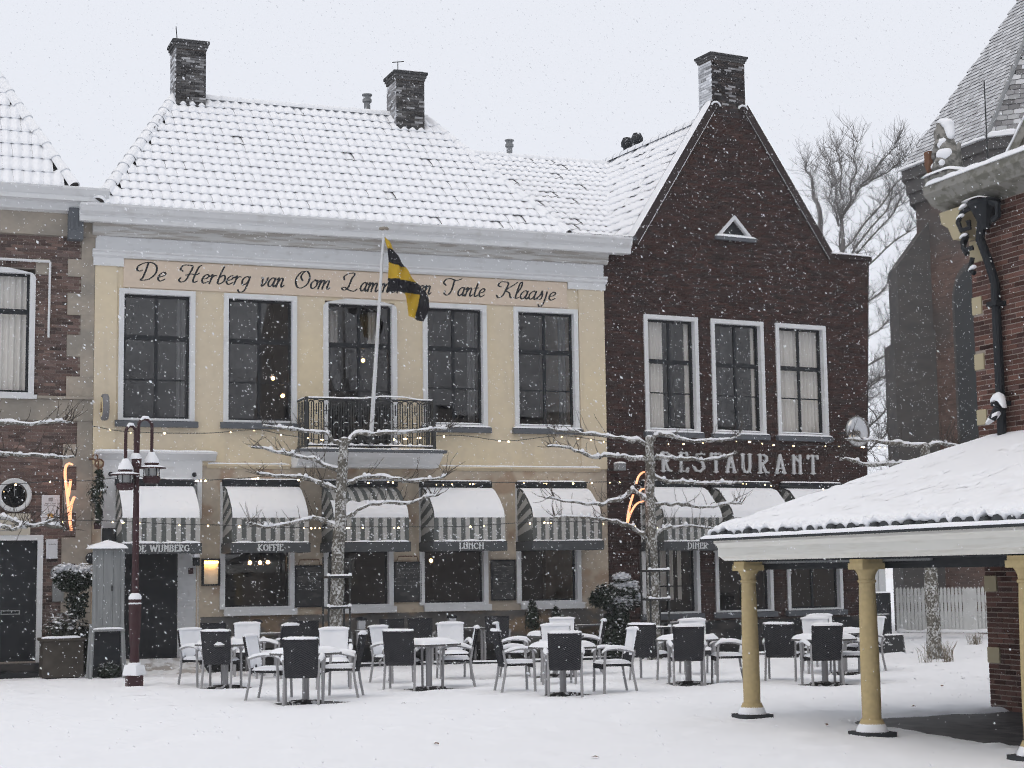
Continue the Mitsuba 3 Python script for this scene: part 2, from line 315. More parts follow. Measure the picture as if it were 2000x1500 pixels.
# ---------------------------------------------------------------- windows
def window(parent, u0, u1, z0, z1, casing=0.1, trans=None, bars=(), mull=True, frame=None, sill=True, lower_door=False, name='window', rail=0.05, snow=False, depth=0.1, white='m_white', arch=False, sill_w=0.06):
    F = frame or (lambda v: v)
    k = numbered(parent + '__' + name)
    zc = z0 if not lower_door else z0
    outer, inner = sg.box(u0, z0, u1, z1), sg.box(u0 + casing, z0 + (0.0 if lower_door else casing * 0.45), u1 - casing, z1 - casing)
    if arch:
        w = u1 - u0
        outer = sg.Polygon([(u0, z0), (u1, z0), (u1, z1 - 0.2)] + [(u1 - 0.12 + 0.12 * math.cos(t), z1 - 0.2 + 0.12 * math.sin(t) + 0.0) for t in np.linspace(0.2, 1.4, 5)] + [(u0 + w * 0.7, z1), (u0 + w * 0.3, z1)]
                           + [(u0 + 0.12 - 0.12 * math.cos(t), z1 - 0.2 + 0.12 * math.sin(t)) for t in np.linspace(1.4, 0.2, 5)] + [(u0, z1 - 0.2)])
    put(k, None, MB().wall(outer.difference(inner), -0.045, depth + 0.05).move(F), white)
    a, b, c, d = inner.bounds
    y0, y1 = depth - 0.01, depth + 0.04
    sash = sg.box(a, b, c, d); holes = []
    um = (a + c) / 2
    levels = [b + rail] + ([trans - 0.05, trans + 0.05] if trans else []) + [d - rail]
    for lo, hi in zip(levels[::2], levels[1::2]): holes.append((a + rail, c - rail, lo, hi))
    g = sash
    for h in holes: g = g.difference(sg.box(h[0], h[2], h[1], h[3]))
    put(k, 'sash', MB().wall(g, y0, y1).move(F), 'm_dark')
    for h in holes:
        xs = [h[0], um, h[1]] if mull else [h[0], h[1]]
        zs = [h[2]] + [z for z in bars if h[2] < z < h[3]] + [h[3]]
        if mull: put(k, 'glazing_bar', MB().box(um - 0.03, um + 0.03, y0 + 0.004, y1 - 0.004, h[2], h[3]).move(F), 'm_dark')
        for z in zs[1:-1]: put(k, 'glazing_bar', MB().box(h[0], h[1], y0 + 0.008, y1 - 0.008, z - 0.014, z + 0.014).move(F), 'm_dark')
        for p, q in zip(xs[:-1], xs[1:]):
            for r, s in zip(zs[:-1], zs[1:]):
                t = rng.uniform(-0.004, 0.004, 2)
                v = np.array([[p, depth + 0.02, r], [q, depth + 0.02 + t[0], r], [q, depth + 0.02 + t[0] + t[1], s], [p, depth + 0.02 + t[1], s]])
                put(k, 'pane', MB().add(v, [[0, 1, 2, 3]]).move(F), 'm_glass')
    if sill:
        put(k, 'sill', MB().sweep_x([(-sill_w - 0.05, z0 - 0.13), (-0.005, z0 - 0.13), (-0.005, z0 + 0.0), (-sill_w - 0.05, z0 - 0.02)], u0 - 0.06, u1 + 0.06).move(F), 'm_bluestone')
    if snow:
        m = MB(); snow_strip(m, [(u0 - 0.05, -sill_w * 0.5 - 0.03, z0 - 0.012), (u1 + 0.05, -sill_w * 0.5 - 0.03, z0 - 0.012)], 0.1, 0.035, int(u0 * 9)); put(k, 'snow', m.move(F), 'm_snow', smooth=60)
        m = MB(); snow_strip(m, [(a, y0 - 0.01, b + 0.02), (c, y0 - 0.01, b + 0.02)], 0.05, 0.03, 5); put(k, 'snow', m.move(F), 'm_snow', smooth=60)
    return k
def curtain(key, u0, u1, z0, z1, y, folds, frame=None, mat='m_curtain', name='curtain'):
    n = folds * 6 + 1; u = np.linspace(u0, u1, n)
    yy = y + 0.035 * np.sin(np.linspace(0, folds * 2 * np.pi, n)) + 0.012 * np.sin(u * 37)
    v = np.vstack([np.stack([u, yy, 0 * u + z0], 1), np.stack([u, y + (yy - y) * 0.6, 0 * u + z1], 1)])
    i = np.arange(n - 1)
    m = MB().add(v, np.stack([i, i + 1, n + i + 1, n + i], 1))
    put(key, name, m.move(frame) if frame else m, mat, smooth=True)
# ---------------------------------------------------------------- lettering drawn as strokes
def stroke_poly(pts, w):
    """A pen stroke: w is a width or a function of the direction."""
    p = np.asarray(pts, float)
    parts = []
    for a, b in zip(p[:-1], p[1:]):
        d = b - a
        if np.hypot(*d) < 1e-6: continue
        ww = w(d / np.hypot(*d)) if callable(w) else w
        parts.append(sg.LineString([a, b]).buffer(ww / 2, cap_style='round', quad_segs=3))
    return shapely.union_all(parts)
def nib(t):
    return lambda d: t * (0.48 + 0.72 * abs(-0.95 * d[1] + 0.18 * d[0]) ** 1.4)
SCRIPT = {  # upright script, x-height 0.5, capitals 1.0: (advance, strokes)
 'D': (0.95, [[(0.32, 0.98), (0.3, 0.6), (0.24, 0.15), (0.16, 0.02), (0.3, 0.0), (0.6, 0.1), (0.82, 0.42), (0.78, 0.8), (0.5, 1.0), (0.15, 0.98), (-0.12, 0.8), (-0.16, 0.58), (0.0, 0.5), (0.12, 0.56)]]),
 'H': (1.05, [[(-0.05, 0.62), (-0.2, 0.72), (-0.12, 0.94), (0.15, 0.98), (0.42, 0.9), (0.34, 0.5), (0.22, 0.12), (0.0, 0.0), (-0.14, 0.1), (-0.08, 0.24)], [(0.9, 1.0), (0.76, 0.9), (0.66, 0.5), (0.62, 0.12), (0.72, 0.02), (0.86, 0.1)], [(0.16, 0.4), (0.4, 0.48), (0.72, 0.46), (0.86, 0.56)]]),
 'O': (0.9, [[(0.5, 0.98), (0.2, 0.9), (0.0, 0.5), (0.14, 0.08), (0.42, 0.0), (0.72, 0.24), (0.78, 0.66), (0.58, 0.96), (0.36, 0.9), (0.26, 0.64), (0.4, 0.44)]]),
 'L': (0.98, [[(-0.2, 0.62), (-0.24, 0.8), (0.0, 0.96), (0.34, 1.02), (0.44, 0.92), (0.3, 0.7), (0.24, 0.4), (0.12, 0.08), (-0.1, 0.0), (-0.24, 0.1), (-0.06, 0.16), (0.24, 0.02), (0.6, -0.04), (0.8, 0.1)]]),
 'T': (0.78, [[(-0.1, 0.6), (-0.26, 0.74), (-0.14, 0.94), (0.16, 1.0), (0.52, 0.9), (0.9, 1.02)], [(0.42, 0.93), (0.4, 0.6), (0.32, 0.18), (0.12, 0.0), (-0.08, 0.08), (-0.06, 0.22)]]),
 'K': (0.95, [[(0.0, 0.66), (-0.16, 0.74), (-0.08, 0.94), (0.14, 0.98), (0.4, 0.9), (0.34, 0.5), (0.22, 0.12), (0.0, 0.0), (-0.12, 0.12)], [(0.92, 0.98), (0.72, 0.8), (0.36, 0.48), (0.6, 0.3), (0.7, 0.06), (0.9, 0.04)]]),
 'e': (0.44, [[(0.06, 0.22), (0.28, 0.28), (0.38, 0.42), (0.26, 0.5), (0.1, 0.36), (0.06, 0.14), (0.2, 0.0), (0.42, 0.12)]]),
 'r': (0.42, [[(0.02, 0.4), (0.12, 0.5), (0.1, 0.25), (0.06, 0.0)], [(0.1, 0.3), (0.24, 0.46), (0.36, 0.46)]]),
 'b': (0.5, [[(0.24, 1.0), (0.14, 0.6), (0.08, 0.1), (0.2, 0.0), (0.4, 0.16), (0.42, 0.4), (0.3, 0.5), (0.12, 0.36)]]),
 'g': (0.5, [[(0.42, 0.44), (0.26, 0.5), (0.08, 0.34), (0.08, 0.1), (0.2, 0.02), (0.38, 0.2), (0.44, 0.48), (0.38, 0.0), (0.28, -0.32), (0.06, -0.42), (-0.06, -0.3)]]),
 'v': (0.46, [[(0.02, 0.46), (0.12, 0.46), (0.12, 0.1), (0.18, 0.0), (0.34, 0.2), (0.42, 0.48)]]),
 'a': (0.5, [[(0.4, 0.44), (0.24, 0.5), (0.06, 0.3), (0.06, 0.08), (0.18, 0.0), (0.34, 0.18), (0.42, 0.48), (0.36, 0.12), (0.42, 0.0), (0.52, 0.1)]]),
 'n': (0.54, [[(0.02, 0.4), (0.12, 0.5), (0.1, 0.25), (0.06, 0.0)], [(0.08, 0.2), (0.26, 0.48), (0.38, 0.44), (0.34, 0.12), (0.4, 0.0), (0.52, 0.1)]]),
 'm': (0.8, [[(0.02, 0.4), (0.12, 0.5), (0.1, 0.25), (0.06, 0.0)], [(0.08, 0.2), (0.24, 0.48), (0.34, 0.44), (0.3, 0.0)], [(0.32, 0.2), (0.5, 0.48), (0.62, 0.44), (0.58, 0.12), (0.64, 0.0), (0.76, 0.1)]]),
 'o': (0.46, [[(0.24, 0.5), (0.06, 0.32), (0.08, 0.08), (0.2, 0.0), (0.38, 0.16), (0.38, 0.4), (0.24, 0.5), (0.44, 0.46)]]),
 'l': (0.3, [[(0.04, 0.2), (0.26, 0.7), (0.26, 0.98), (0.14, 0.9), (0.06, 0.3), (0.08, 0.02), (0.26, 0.08)]]),
 's': (0.4, [[(0.02, 0.04), (0.2, 0.3), (0.26, 0.52), (0.32, 0.2), (0.24, 0.02), (0.06, 0.04)]]),
 'j': (0.3, [[(0.16, 0.48), (0.14, 0.1), (0.06, -0.3), (-0.1, -0.42), (-0.2, -0.32)], [(0.2, 0.7), (0.21, 0.71)]]),
 't': (0.36, [[(0.2, 0.78), (0.12, 0.3), (0.12, 0.06), (0.22, 0.0), (0.34, 0.1)], [(0.0, 0.5), (0.32, 0.52)]])}
def script_word(word, x0, x1, z, h, y, t=0.028):
    pen, polys = 0.0, []
    for ch in word:
        adv, strokes = SCRIPT[ch]
        for s in strokes:
            p = catmull(s, 7); p = p + [pen, 0]; p[:, 0] += 0.24 * p[:, 1]
            polys.append(p)
        pen += adv
    allp = np.vstack(polys); a, b = allp[:, 0].min(), allp[:, 0].max(); s = (x1 - x0) / (b - a)
    poly = shapely.union_all([stroke_poly(np.stack([x0 + (p[:, 0] - a) * s, z + p[:, 1] * h], 1), nib(t)) for p in polys])
    return MB().wall(poly.simplify(0.0012), y - 0.004, y)
def serif(*p): return [p]
CAPS = {  # capitals of the fascia letters: unit height, strokes as point lists
 'R': (0.62, [[(0.12, 0), (0.12, 1)], [(0.0, 1), (0.35, 1), (0.5, 0.88), (0.5, 0.7), (0.35, 0.55), (0.12, 0.5)], [(0.22, 0.52), (0.42, 0.06), (0.6, 0.0)], [(0.0, 0), (0.24, 0)]]),
 'E': (0.52, [[(0.12, 0), (0.12, 1)], [(0.0, 1), (0.42, 1), (0.45, 0.9)], [(0.12, 0.62), (0.36, 0.62)], [(0.0, 0), (0.45, 0), (0.48, 0.14)]]),
 'S': (0.56, [[(0.5, 0.95), (0.34, 1.0), (0.14, 0.92), (0.12, 0.72), (0.4, 0.5), (0.48, 0.22), (0.3, 0.0), (0.08, 0.06), (0.0, 0.22)]]),
 'T': (0.56, [[(0.28, 0), (0.28, 1)], [(0.0, 0.88), (0.02, 1), (0.54, 1), (0.56, 0.88)], [(0.16, 0), (0.4, 0)]]),
 'A': (0.66, [[(0.08, 0), (0.32, 1), (0.56, 0)], [(0.17, 0.26), (0.47, 0.26)], [(0.0, 0), (0.2, 0)], [(0.44, 0), (0.66, 0)]]),
 'U': (0.64, [[(0.1, 1), (0.1, 0.25), (0.2, 0.04), (0.34, 0.0), (0.46, 0.08), (0.52, 0.28), (0.52, 1)], [(0.0, 1), (0.2, 1)], [(0.42, 1), (0.62, 1)]]),
 'N': (0.64, [[(0.1, 0), (0.1, 1)], [(0.1, 0.97), (0.5, 0.62)], [(0.52, 1), (0.52, 0)], [(0.0, 0), (0.2, 0)], [(0.42, 0), (0.62, 0)]]),
 'D': (0.66, [[(0.12, 0), (0.12, 1)], [(0.0, 1), (0.36, 1), (0.58, 0.75), (0.58, 0.3), (0.36, 0), (0.0, 0)]]),
 'W': (0.95, [[(0.05, 1), (0.25, 0), (0.46, 0.9), (0.68, 0), (0.88, 1)], [(0, 1), (0.16, 1)], [(0.78, 1), (0.95, 1)]]),
 'I': (0.3, [[(0.14, 0), (0.14, 1)], [(0.03, 0), (0.25, 0)], [(0.03, 1), (0.25, 1)]]),
 'J': (0.34, [[(0.2, 1), (0.2, 0.15), (0.08, -0.05), (0.0, 0.0)], [(0.1, 1), (0.3, 1)]]),
 'B': (0.58, [[(0.1, 0), (0.1, 1)], [(0, 1), (0.34, 1), (0.44, 0.78), (0.34, 0.55), (0.1, 0.53)], [(0.34, 0.55), (0.5, 0.3), (0.36, 0.0), (0, 0)]]),
 'G': (0.68, [[(0.56, 0.85), (0.4, 1), (0.16, 0.88), (0.06, 0.5), (0.16, 0.12), (0.4, 0), (0.58, 0.12), (0.58, 0.42), (0.42, 0.42)]]),
 'K': (0.66, [[(0.12, 0), (0.12, 1)], [(0.55, 1), (0.14, 0.5), (0.58, 0)], [(0, 0), (0.24, 0)], [(0, 1), (0.24, 1)]]),
 'O': (0.72, [[(0.36, 1), (0.12, 0.85), (0.06, 0.5), (0.12, 0.15), (0.36, 0), (0.6, 0.15), (0.66, 0.5), (0.6, 0.85), (0.36, 1)]]),
 'F': (0.5, [[(0.12, 0), (0.12, 1)], [(0.0, 1), (0.44, 1), (0.46, 0.86)], [(0.12, 0.52), (0.36, 0.52)], [(0, 0), (0.24, 0)]]),
 'L': (0.5, [[(0.12, 0), (0.12, 1)], [(0, 1), (0.24, 1)], [(0, 0), (0.44, 0), (0.48, 0.16)]]),
 'C': (0.66, [[(0.58, 0.8), (0.4, 1), (0.16, 0.88), (0.06, 0.5), (0.16, 0.12), (0.4, 0), (0.6, 0.18)]]),
 'H': (0.68, [[(0.12, 0), (0.12, 1)], [(0.54, 0), (0.54, 1)], [(0.12, 0.52), (0.54, 0.52)], [(0, 0), (0.22, 0)], [(0.44, 0), (0.66, 0)], [(0, 1), (0.22, 1)], [(0.44, 1), (0.66, 1)]]), ' ': (0.4, [])}
def cap_poly(ch, x, z, w, h, t):
    adv, strokes = CAPS[ch]
    return shapely.union_all([stroke_poly(np.asarray(s) * [w / adv, h] + [x, z], lambda d: t * (0.45 + 0.55 * abs(d[1]))) for s in strokes])
def cap_word(word, x0, x1, z, h, y, t, depth=0.006):
    total = sum(CAPS[c][0] + 0.06 for c in word); s = (x1 - x0) / total; x, ps = x0, []
    for c in word:
        if CAPS[c][1]: ps.append(MB().wall(cap_poly(c, x, z, CAPS[c][0] * s, h, t).simplify(0.001), y - depth, y))
        x += (CAPS[c][0] + 0.06) * s
    return ps
# ---------------------------------------------------------------- roof tiles under snow
def tile_mesh(w, L, kind, r, lip=1.0):
    """One pantile with its pillow of snow: rounded front, a dark clay edge below."""
    nu, ns = 11, 7
    u = np.linspace(-0.5, 0.5, nu); s = np.r_[0.0, 0.03, 0.09, 0.2, 0.4, 0.7, 1.0]
    U, S = np.meshgrid(u, s, indexing='ij')
    bump = 0.5 + 0.5 * np.cos(2 * np.pi * U); k = r.uniform(0.85, 1.15)
    t = (0.02 + 0.02 * k) if kind else 0.014
    front = 1 - (1 - np.clip(S / 0.22, 0, 1)) ** 2.2                       # the snow curls down at its lower end
    top = 0.016 + 0.05 * bump * (0.75 + 0.25 * k) + t * (0.35 + 0.65 * front) - 0.062 * S + 0.006 * (r.random((nu, ns)) - 0.5) * bump
    low = -0.05 * bump ** 0.8 * k - 0.012 * r.random()
    sl = low[:, :1] + (L - low[:, :1]) * S
    v = np.stack([U * w, sl, top], -1)
    white = np.array([0.86, 0.88, 0.915]); dark = np.array([0.05, 0.046, 0.05])
    m = MB()
    i, j = np.meshgrid(np.arange(nu - 1), np.arange(ns - 1), indexing='ij')
    f = np.stack([i * ns + j, (i + 1) * ns + j, (i + 1) * ns + j + 1, i * ns + j + 1], -1).reshape(-1, 4)
    m.add(v.reshape(-1, 3), f, white)
    e = v[:, 0]; mid = e.copy(); b0 = bump[:, 0]
    mid[:, 1] += 0.006; mid[:, 2] -= (0.55 * t + 0.01) * (1 if kind else 0.3) * (0.4 + 0.6 * b0); bot = mid.copy(); bot[:, 1] += 0.02; bot[:, 2] -= (0.02 if kind else 0.035) * lip + 0.008 * r.random()
    q = np.arange(nu - 1); Q = np.stack([q + nu, q + 1 + nu, q + 1, q], 1)
    m.add(np.vstack([e, mid]), Q, white * 0.97); m.add(np.vstack([mid, bot]), Q, dark)
    return m
_r = np.random.default_rng(3)
TILES = {}
def tile_set(w, L, lip=1.0):
    key = (w, L, lip)
    if key not in TILES: TILES[key] = [tile_mesh(w, L, k, _r, lip) for k in (1, 1, 1, 1, 1, 0)]
    return TILES[key]
def tile_field(parent, poly, O, eu, es, w, L, bare=0.1, limit=300, seed=1, name='tile', lip=1.0):
    """Rows of snow-laden tiles on a roof plane: poly in (u, s) metres, u along the eave, s up the slope."""
    O, eu, es = (np.asarray(x, float) for x in (O, eu, es)); en = np.cross(eu, es); r = np.random.default_rng(seed)
    shapely.prepare(poly); x0, y0, x1, y1 = poly.bounds; kinds = tile_set(w, L * 1.12, lip); plies = [None] * len(kinds); spots = []
    for j in range(int((y1 - y0) / L) + 1):
        for i in range(int((x1 - x0) / w) + 1):
            u, s = x0 + (i + 0.5) * w, y0 + j * L
            if poly.contains(sg.Point(u, s + L * 0.4)): spots.append((u, s))
    spots = np.array(spots); P = O + spots[:, :1] * eu + spots[:, 1:] * es
    rank = np.argsort(np.linalg.norm(P - CAM, axis=1), kind='stable')
    rest = MB(); jit = r.normal(size=(len(spots), 3)) * [0.002, 0.005, 0.002]
    for c, q in enumerate(rank):
        kd = 5 if r.random() < bare else int(r.integers(0, 5))
        A = np.eye(4); A[:3, 0], A[:3, 1], A[:3, 2] = eu, es, en; A[:3, 3] = P[q] + jit[q][0] * eu + jit[q][1] * es + jit[q][2] * en
        if c < limit:
            if plies[kd] is None: g, col = kinds[kd].get(); plies[kd] = mikit.ply(g, 'm_vertex', smooth=False, color=col)
            scene[numbered(parent + '__' + name)] = {**plies[kd], 'to_world': T(A.tolist())}
        else:
            g, col = kinds[kd].get(); rest.add(np.asarray(g.vertices) @ A[:3, :3].T + A[:3, 3], g.faces, col)
    if rest.v: put(parent, name + '_rows', rest, 'm_vertex', kind='stuff')
def ridge_tiles(parent, a, b, r, L, seed=0, name='hip_tile', snow=0.03, side_dark=True):
    """Half-round tiles lapped along a line, each with its own cap of snow."""
    a, b = np.asarray(a, float), np.asarray(b, float); d = b - a; n = max(2, int(np.linalg.norm(d) / L)); d /= np.linalg.norm(d); L = np.linalg.norm(b - a) / n
    x = np.cross(d, [0, 0, 1.0]); x /= np.linalg.norm(x); z = np.cross(x, d); rr = np.random.default_rng(seed)
    an = np.linspace(-0.1, np.pi + 0.1, 9)
    for i in range(n):
        m = MB(); k = 1 + 0.1 * rr.normal(); rings = []
        for s, q in ((-0.03, 1.12), (0.02, 1.14), (L * 0.6, 1.0), (L * 1.05, 0.92)):
            t = snow * k * np.sin(np.clip(an, 0, np.pi)) ** 0.8
            c = a + d * (i * L + s)
            rings.append(c + np.cos(an)[:, None] * x * r * q + (np.sin(an) * r * q * 0.85 + t)[:, None] * z)
        v = np.vstack(rings); jx, jy = np.meshgrid(np.arange(3), np.arange(8), indexing='ij')
        f = np.stack([jx * 9 + jy, (jx + 1) * 9 + jy, (jx + 1) * 9 + jy + 1, jx * 9 + jy + 1], -1).reshape(-1, 4)
        m.add(v, f, (0.86, 0.88, 0.91))
        inner = a + d * (i * L - 0.015) + np.cos(an)[:, None] * x * r * 1.08 + (np.sin(an) * r * 0.9)[:, None] * z
        cap = np.vstack([inner, [a + d * (i * L - 0.015)]]); q = np.arange(8)
        m.add(cap, np.stack([q, q + 1, np.full(8, 9)], 1), (0.05, 0.045, 0.045))
        m.add(np.vstack([rings[0], inner]), np.stack([q, q + 1, q + 10, q + 9], 1), (0.8, 0.82, 0.85))
        put(parent, name, m, 'm_vertex')
# ================================================================ THE INN
inn = thing('inn', 'cream plastered two storey inn with white cornice, snowy hipped roof and five tall upper windows', 'building')
W, ZC = 10.955, 9.13
up = [(0.441, 1.948), (2.523, 4.035), (4.591, 6.176), (6.748, 8.187), (8.810, 10.314)]
UT, UB, UTR, UBAR = 7.55, 4.93, 6.592, 5.752
gr = [(2.473, 3.983), (4.594, 6.070), (6.640, 8.152), (8.800, 10.291)]
GB, GT = 1.2, 3.72
door = (0.331, 2.058)
d1d = door[1] + 0.04
wall = sg.box(-0.03, 0, W, ZC - 0.1)
cut = [sg.box(a + 0.04, UB + 0.02, b - 0.04, UT - 0.02) for a, b in up[:2] + up[3:]] + [sg.box(up[2][0] + 0.04, 4.32, up[2][1] - 0.04, UT - 0.05)]
cut += [sg.box(a + 0.03, GB + 0.02, b - 0.03, GT) for a, b in gr] + [sg.box(door[0] + 0.05, 0.27, door[1] - 0.05, GT)]
facade = wall.difference(shapely.union_all(cut))
zsplit = 4.056
hi = facade.intersection(sg.box(-1, zsplit, 20, 10)); lo = facade.intersection(sg.box(-1, 0.42, 20, zsplit)); pl = facade.intersection(sg.box(-1, 0, 20, 0.42))
put(inn, 'upper_wall', MB().wall(hi, 0.0, 0.35), 'm_cream')
put(inn, 'lower_wall', MB().wall(lo, 0.012, 0.35), 'm_cream_shaded', label='stained lower wall around the shop windows, its cream darkened for awning shade')
put(inn, 'plinth', MB().wall(pl, -0.02, 0.35), 'm_plinth', label='black tarred plinth')
put(inn, 'dado', MB().wall(facade.intersection(sg.box(d1d, 0.42, W, 1.06)), -0.006, 0.012), 'm_dado', label='grey brown dado below the shop windows')
put(inn, 'wall', MB().box(-0.03, 0.3, 0.35, 6.2, 0, ZC - 0.1).box(W - 0.3, W, 0.35, 6.2, 0, ZC - 0.1).box(0.3, W - 0.3, 5.9, 6.2, 0, ZC - 0.1), 'm_cream_shaded')
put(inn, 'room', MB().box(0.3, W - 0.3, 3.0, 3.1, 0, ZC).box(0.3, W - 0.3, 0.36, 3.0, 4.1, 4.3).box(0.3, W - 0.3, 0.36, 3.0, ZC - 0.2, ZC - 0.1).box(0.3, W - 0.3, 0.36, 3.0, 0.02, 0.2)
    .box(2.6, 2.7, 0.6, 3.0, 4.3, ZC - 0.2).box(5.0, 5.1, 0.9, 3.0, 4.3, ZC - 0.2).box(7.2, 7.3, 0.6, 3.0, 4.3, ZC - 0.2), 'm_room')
# pilaster strips left and right, ledge moulding
put(inn, 'pilaster', MB().box(-0.03, 0.4, -0.03, -0.001, zsplit, 7.98), 'm_cream')
put(inn, 'pilaster', MB().box(10.342, W, -0.03, -0.001, zsplit, 8.0), 'm_cream')
for a, b in ((2.203, 3.892), (7.096, 10.793)):
    m = MB().sweep_x([(-0.07, zsplit), (0.0, zsplit - 0.06), (0.0, zsplit + 0.03), (-0.06, zsplit + 0.03)], a, b); put(inn, 'ledge', m, 'm_cream')
    m = MB(); snow_strip(m, [(a + .02, -0.035, zsplit + 0.028), (b - .02, -0.035, zsplit + 0.028)], 0.07, 0.03, 7); put(inn, 'snow', m, 'm_snow', smooth=60)
# the cornice
x0, x1 = -0.381, 11.463
cor = [(-0.52, 9.13), (-0.52, 9.09), (-0.5, 9.06), (-0.47, 8.98), (-0.42, 8.93), (-0.41, 8.9), (-0.40, 8.9), (-0.40, 8.79), (-0.3, 8.785), (-0.3, 8.82), (0.0, 8.82), (0.0, 9.13)]
put(inn, 'cornice', MB().sweep_x(cor, x0, x1), 'm_white')
put(inn, 'bed_mould', MB().sweep_x([(-0.3, 8.817), (-0.2, 8.8), (-0.14, 8.74), (-0.13, 8.66), (-0.08, 8.58), (0.0, 8.577), (0.0, 8.817)], -0.1, W + 0.08), 'm_white_stained_shaded', label='stained moulding below the gutter, its white also greyed for soffit shade')
put(inn, 'frieze', MB().box(-0.03, W, -0.035, 0.0, 8.29, 8.575), 'm_white')
put(inn, 'architrave', MB().sweep_x([(-0.12, 8.3), (-0.12, 8.27), (-0.09, 8.24), (-0.09, 8.19), (-0.06, 8.15), (0, 8.15), (0, 8.3)], -0.09, W + 0.06), 'm_white')
put(inn, 'capital', MB().box(-0.07, 0.52, -0.055, -0.002, 7.98, 8.15), 'm_white'); put(inn, 'capital', MB().box(10.09, W + 0.03, -0.055, -0.002, 8.0, 8.15), 'm_white')
m = MB()
for a, b in ((x0 + 0.05, 3.5), (3.5, 7.5), (7.5, x1 - 0.05)): snow_strip(m, [(a, -0.46, 9.12), (b, -0.46, 9.12)], 0.1, 0.03, int(a * 3))
put(inn, 'gutter_snow', m, 'm_snow', smooth=60)
# the painted name
sign = put(inn, 'sign_panel', MB().box(0.52, 10.07, -0.028, -0.001, 7.575, 8.13), 'm_sign', label='flesh coloured name panel lettered De Herberg van Oom Lammert en Tante Klaasje')
zb = 7.728
words = MB()
for w, a, b in (('De', 0.781, 1.348), ('Herberg', 1.614, 3.058), ('van', 3.291, 3.760), ('Oom', 4.007, 4.734), ('Lammert', 4.986, 6.436),
                ('en', 6.652, 6.936), ('Tante', 7.224, 8.152), ('Klaasje', 8.423, 9.795)):
    g, _ = script_word(w, a, b, zb, 0.36, -0.0285, 0.034).get(); words.tm(g)
put(inn, 'sign_panel__lettering', words, 'm_dark', label='black script lettering', kind='stuff')
# upper windows
for i, (a, b) in enumerate(up):
    if i == 2: window(inn, a, b, 4.3, UT, 0.105, 6.590, (5.641,), lower_door=True, sill=False, arch=True, name='balcony_door')
    else: window(inn, a, b, UB, UT, 0.1, UTR, (UBAR,), snow=(i > 2))
k = inn + '__balcony_door'
for a_, b_ in ((up[2][0] + 0.16, up[2][0] + 0.5), (up[2][1] - 0.42, up[2][1] - 0.16)): curtain(k, a_, b_, 6.7, UT - 0.15, 0.7, 3, mat='m_sheer')
for i_, (a_, b_) in enumerate(up):
    if i_ in (0, 3, 4): curtain(inn + '__window' + ('' if i_ == 0 else '_%03d' % (i_ - 1)), b_ - 0.3, b_ - 0.13, UB + 0.1, UT - 0.12, 0.4, 2, mat='m_drape')
diffuse('m_sheer', (0.5, 0.49, 0.46)); diffuse('m_drape', (0.11, 0.115, 0.12))
# shop windows
for i, (a, b) in enumerate(gr):
    k = window(inn, a, b, GB, GT, 0.1, None, (), mull=False, sill=False, name='shop_window', rail=0.035)
    put(k, 'sill', MB().box(a + 0.08, b + 0.04, -0.12, -0.02, GB - 0.13, GB), 'm_white')
# doorway with its white surround
d0, d1 = door
put(inn, 'door_surround', MB().box(0.152, d0 + 0.1, -0.06, 0.1, 0.42, 3.72).box(d1 - 0.05, d1 + 0.04, -0.06, 0.1, 3.0, 3.72).box(0.161, 2.101, -0.06, 0.0, 3.72, 4.137), 'm_white')
put(inn, 'door_jamb', MB().add([[d1, 0.0, 0.27], [d1 - 0.02, 0.0, 3.7], [1.693, 0.3, 3.7], [1.693, 0.3, 0.27], [d1, 0.35, 0.27], [d1, 0.35, 3.7]], [[0, 3, 2, 1], [3, 4, 5, 2]]), 'm_white', label='pale splayed jamb right of the dark doorway')
zk = 4.137
put(inn, 'door_cornice', MB().sweep_x([(-0.06, zk), (-0.1, zk + 0.03), (-0.2, zk + 0.12), (-0.24, zk + 0.13), (-0.24, zk + 0.17), (0, zk + 0.17), (0, zk)], -0.009, 2.366), 'm_white')
m = MB(); snow_strip(m, [(0.001, -0.14, zk + 0.165), (2.356, -0.14, zk + 0.165)], 0.2, 0.04, 2); put(inn, 'snow', m, 'm_snow', smooth=60)
for px in (0.310, 1.939):
    m = MB(); m.lathe([(0.0, 0), (0.045, 0), (0.045, 0.03), (0.0, 0.03)], sides=14).move(lambda v, px=px: np.stack([v[:, 0] + px, -0.062 - v[:, 2], v[:, 1] + 3.864], 1)); put(inn, 'vent', m, 'm_dark')
put(inn, 'front_door', MB().box(d0 + 0.1, 1.693, 0.3, 0.36, 0.27, 2.5).box(d0 + 0.1, 1.693, 0.3, 0.36, 2.6, 3.7), 'm_dark', label='dark recessed front door')
put(inn, 'door_step', MB().add([[d0 + .05, -0.02, 0.27], [d1 - .05, -0.02, 0.27], [d1 + 0.2, -0.95, 0.0], [d0 + .05, -0.95, 0.0], [d0 + .05, 0.34, 0.27], [d1 - .05, 0.34, 0.27], [d0 + .05, -0.02, 0], [d1 - .05, -0.02, 0]], [[3, 2, 1, 0], [0, 1, 5, 4], [3, 0, 6, 3], [2, 7, 1, 2]]), 'm_dark_soft')
m = MB(); snow_pad(m, d0 + .05, d1 + .02, -0.95, 0.02, 0.0, 0.012, 4, 17, fn=lambda v: v + np.stack([0 * v[:, 0], 0 * v[:, 0], 0.275 * (v[:, 1] + 0.95) / 0.95], 1)); put(inn, 'step_snow', m, 'm_slush', smooth=True)
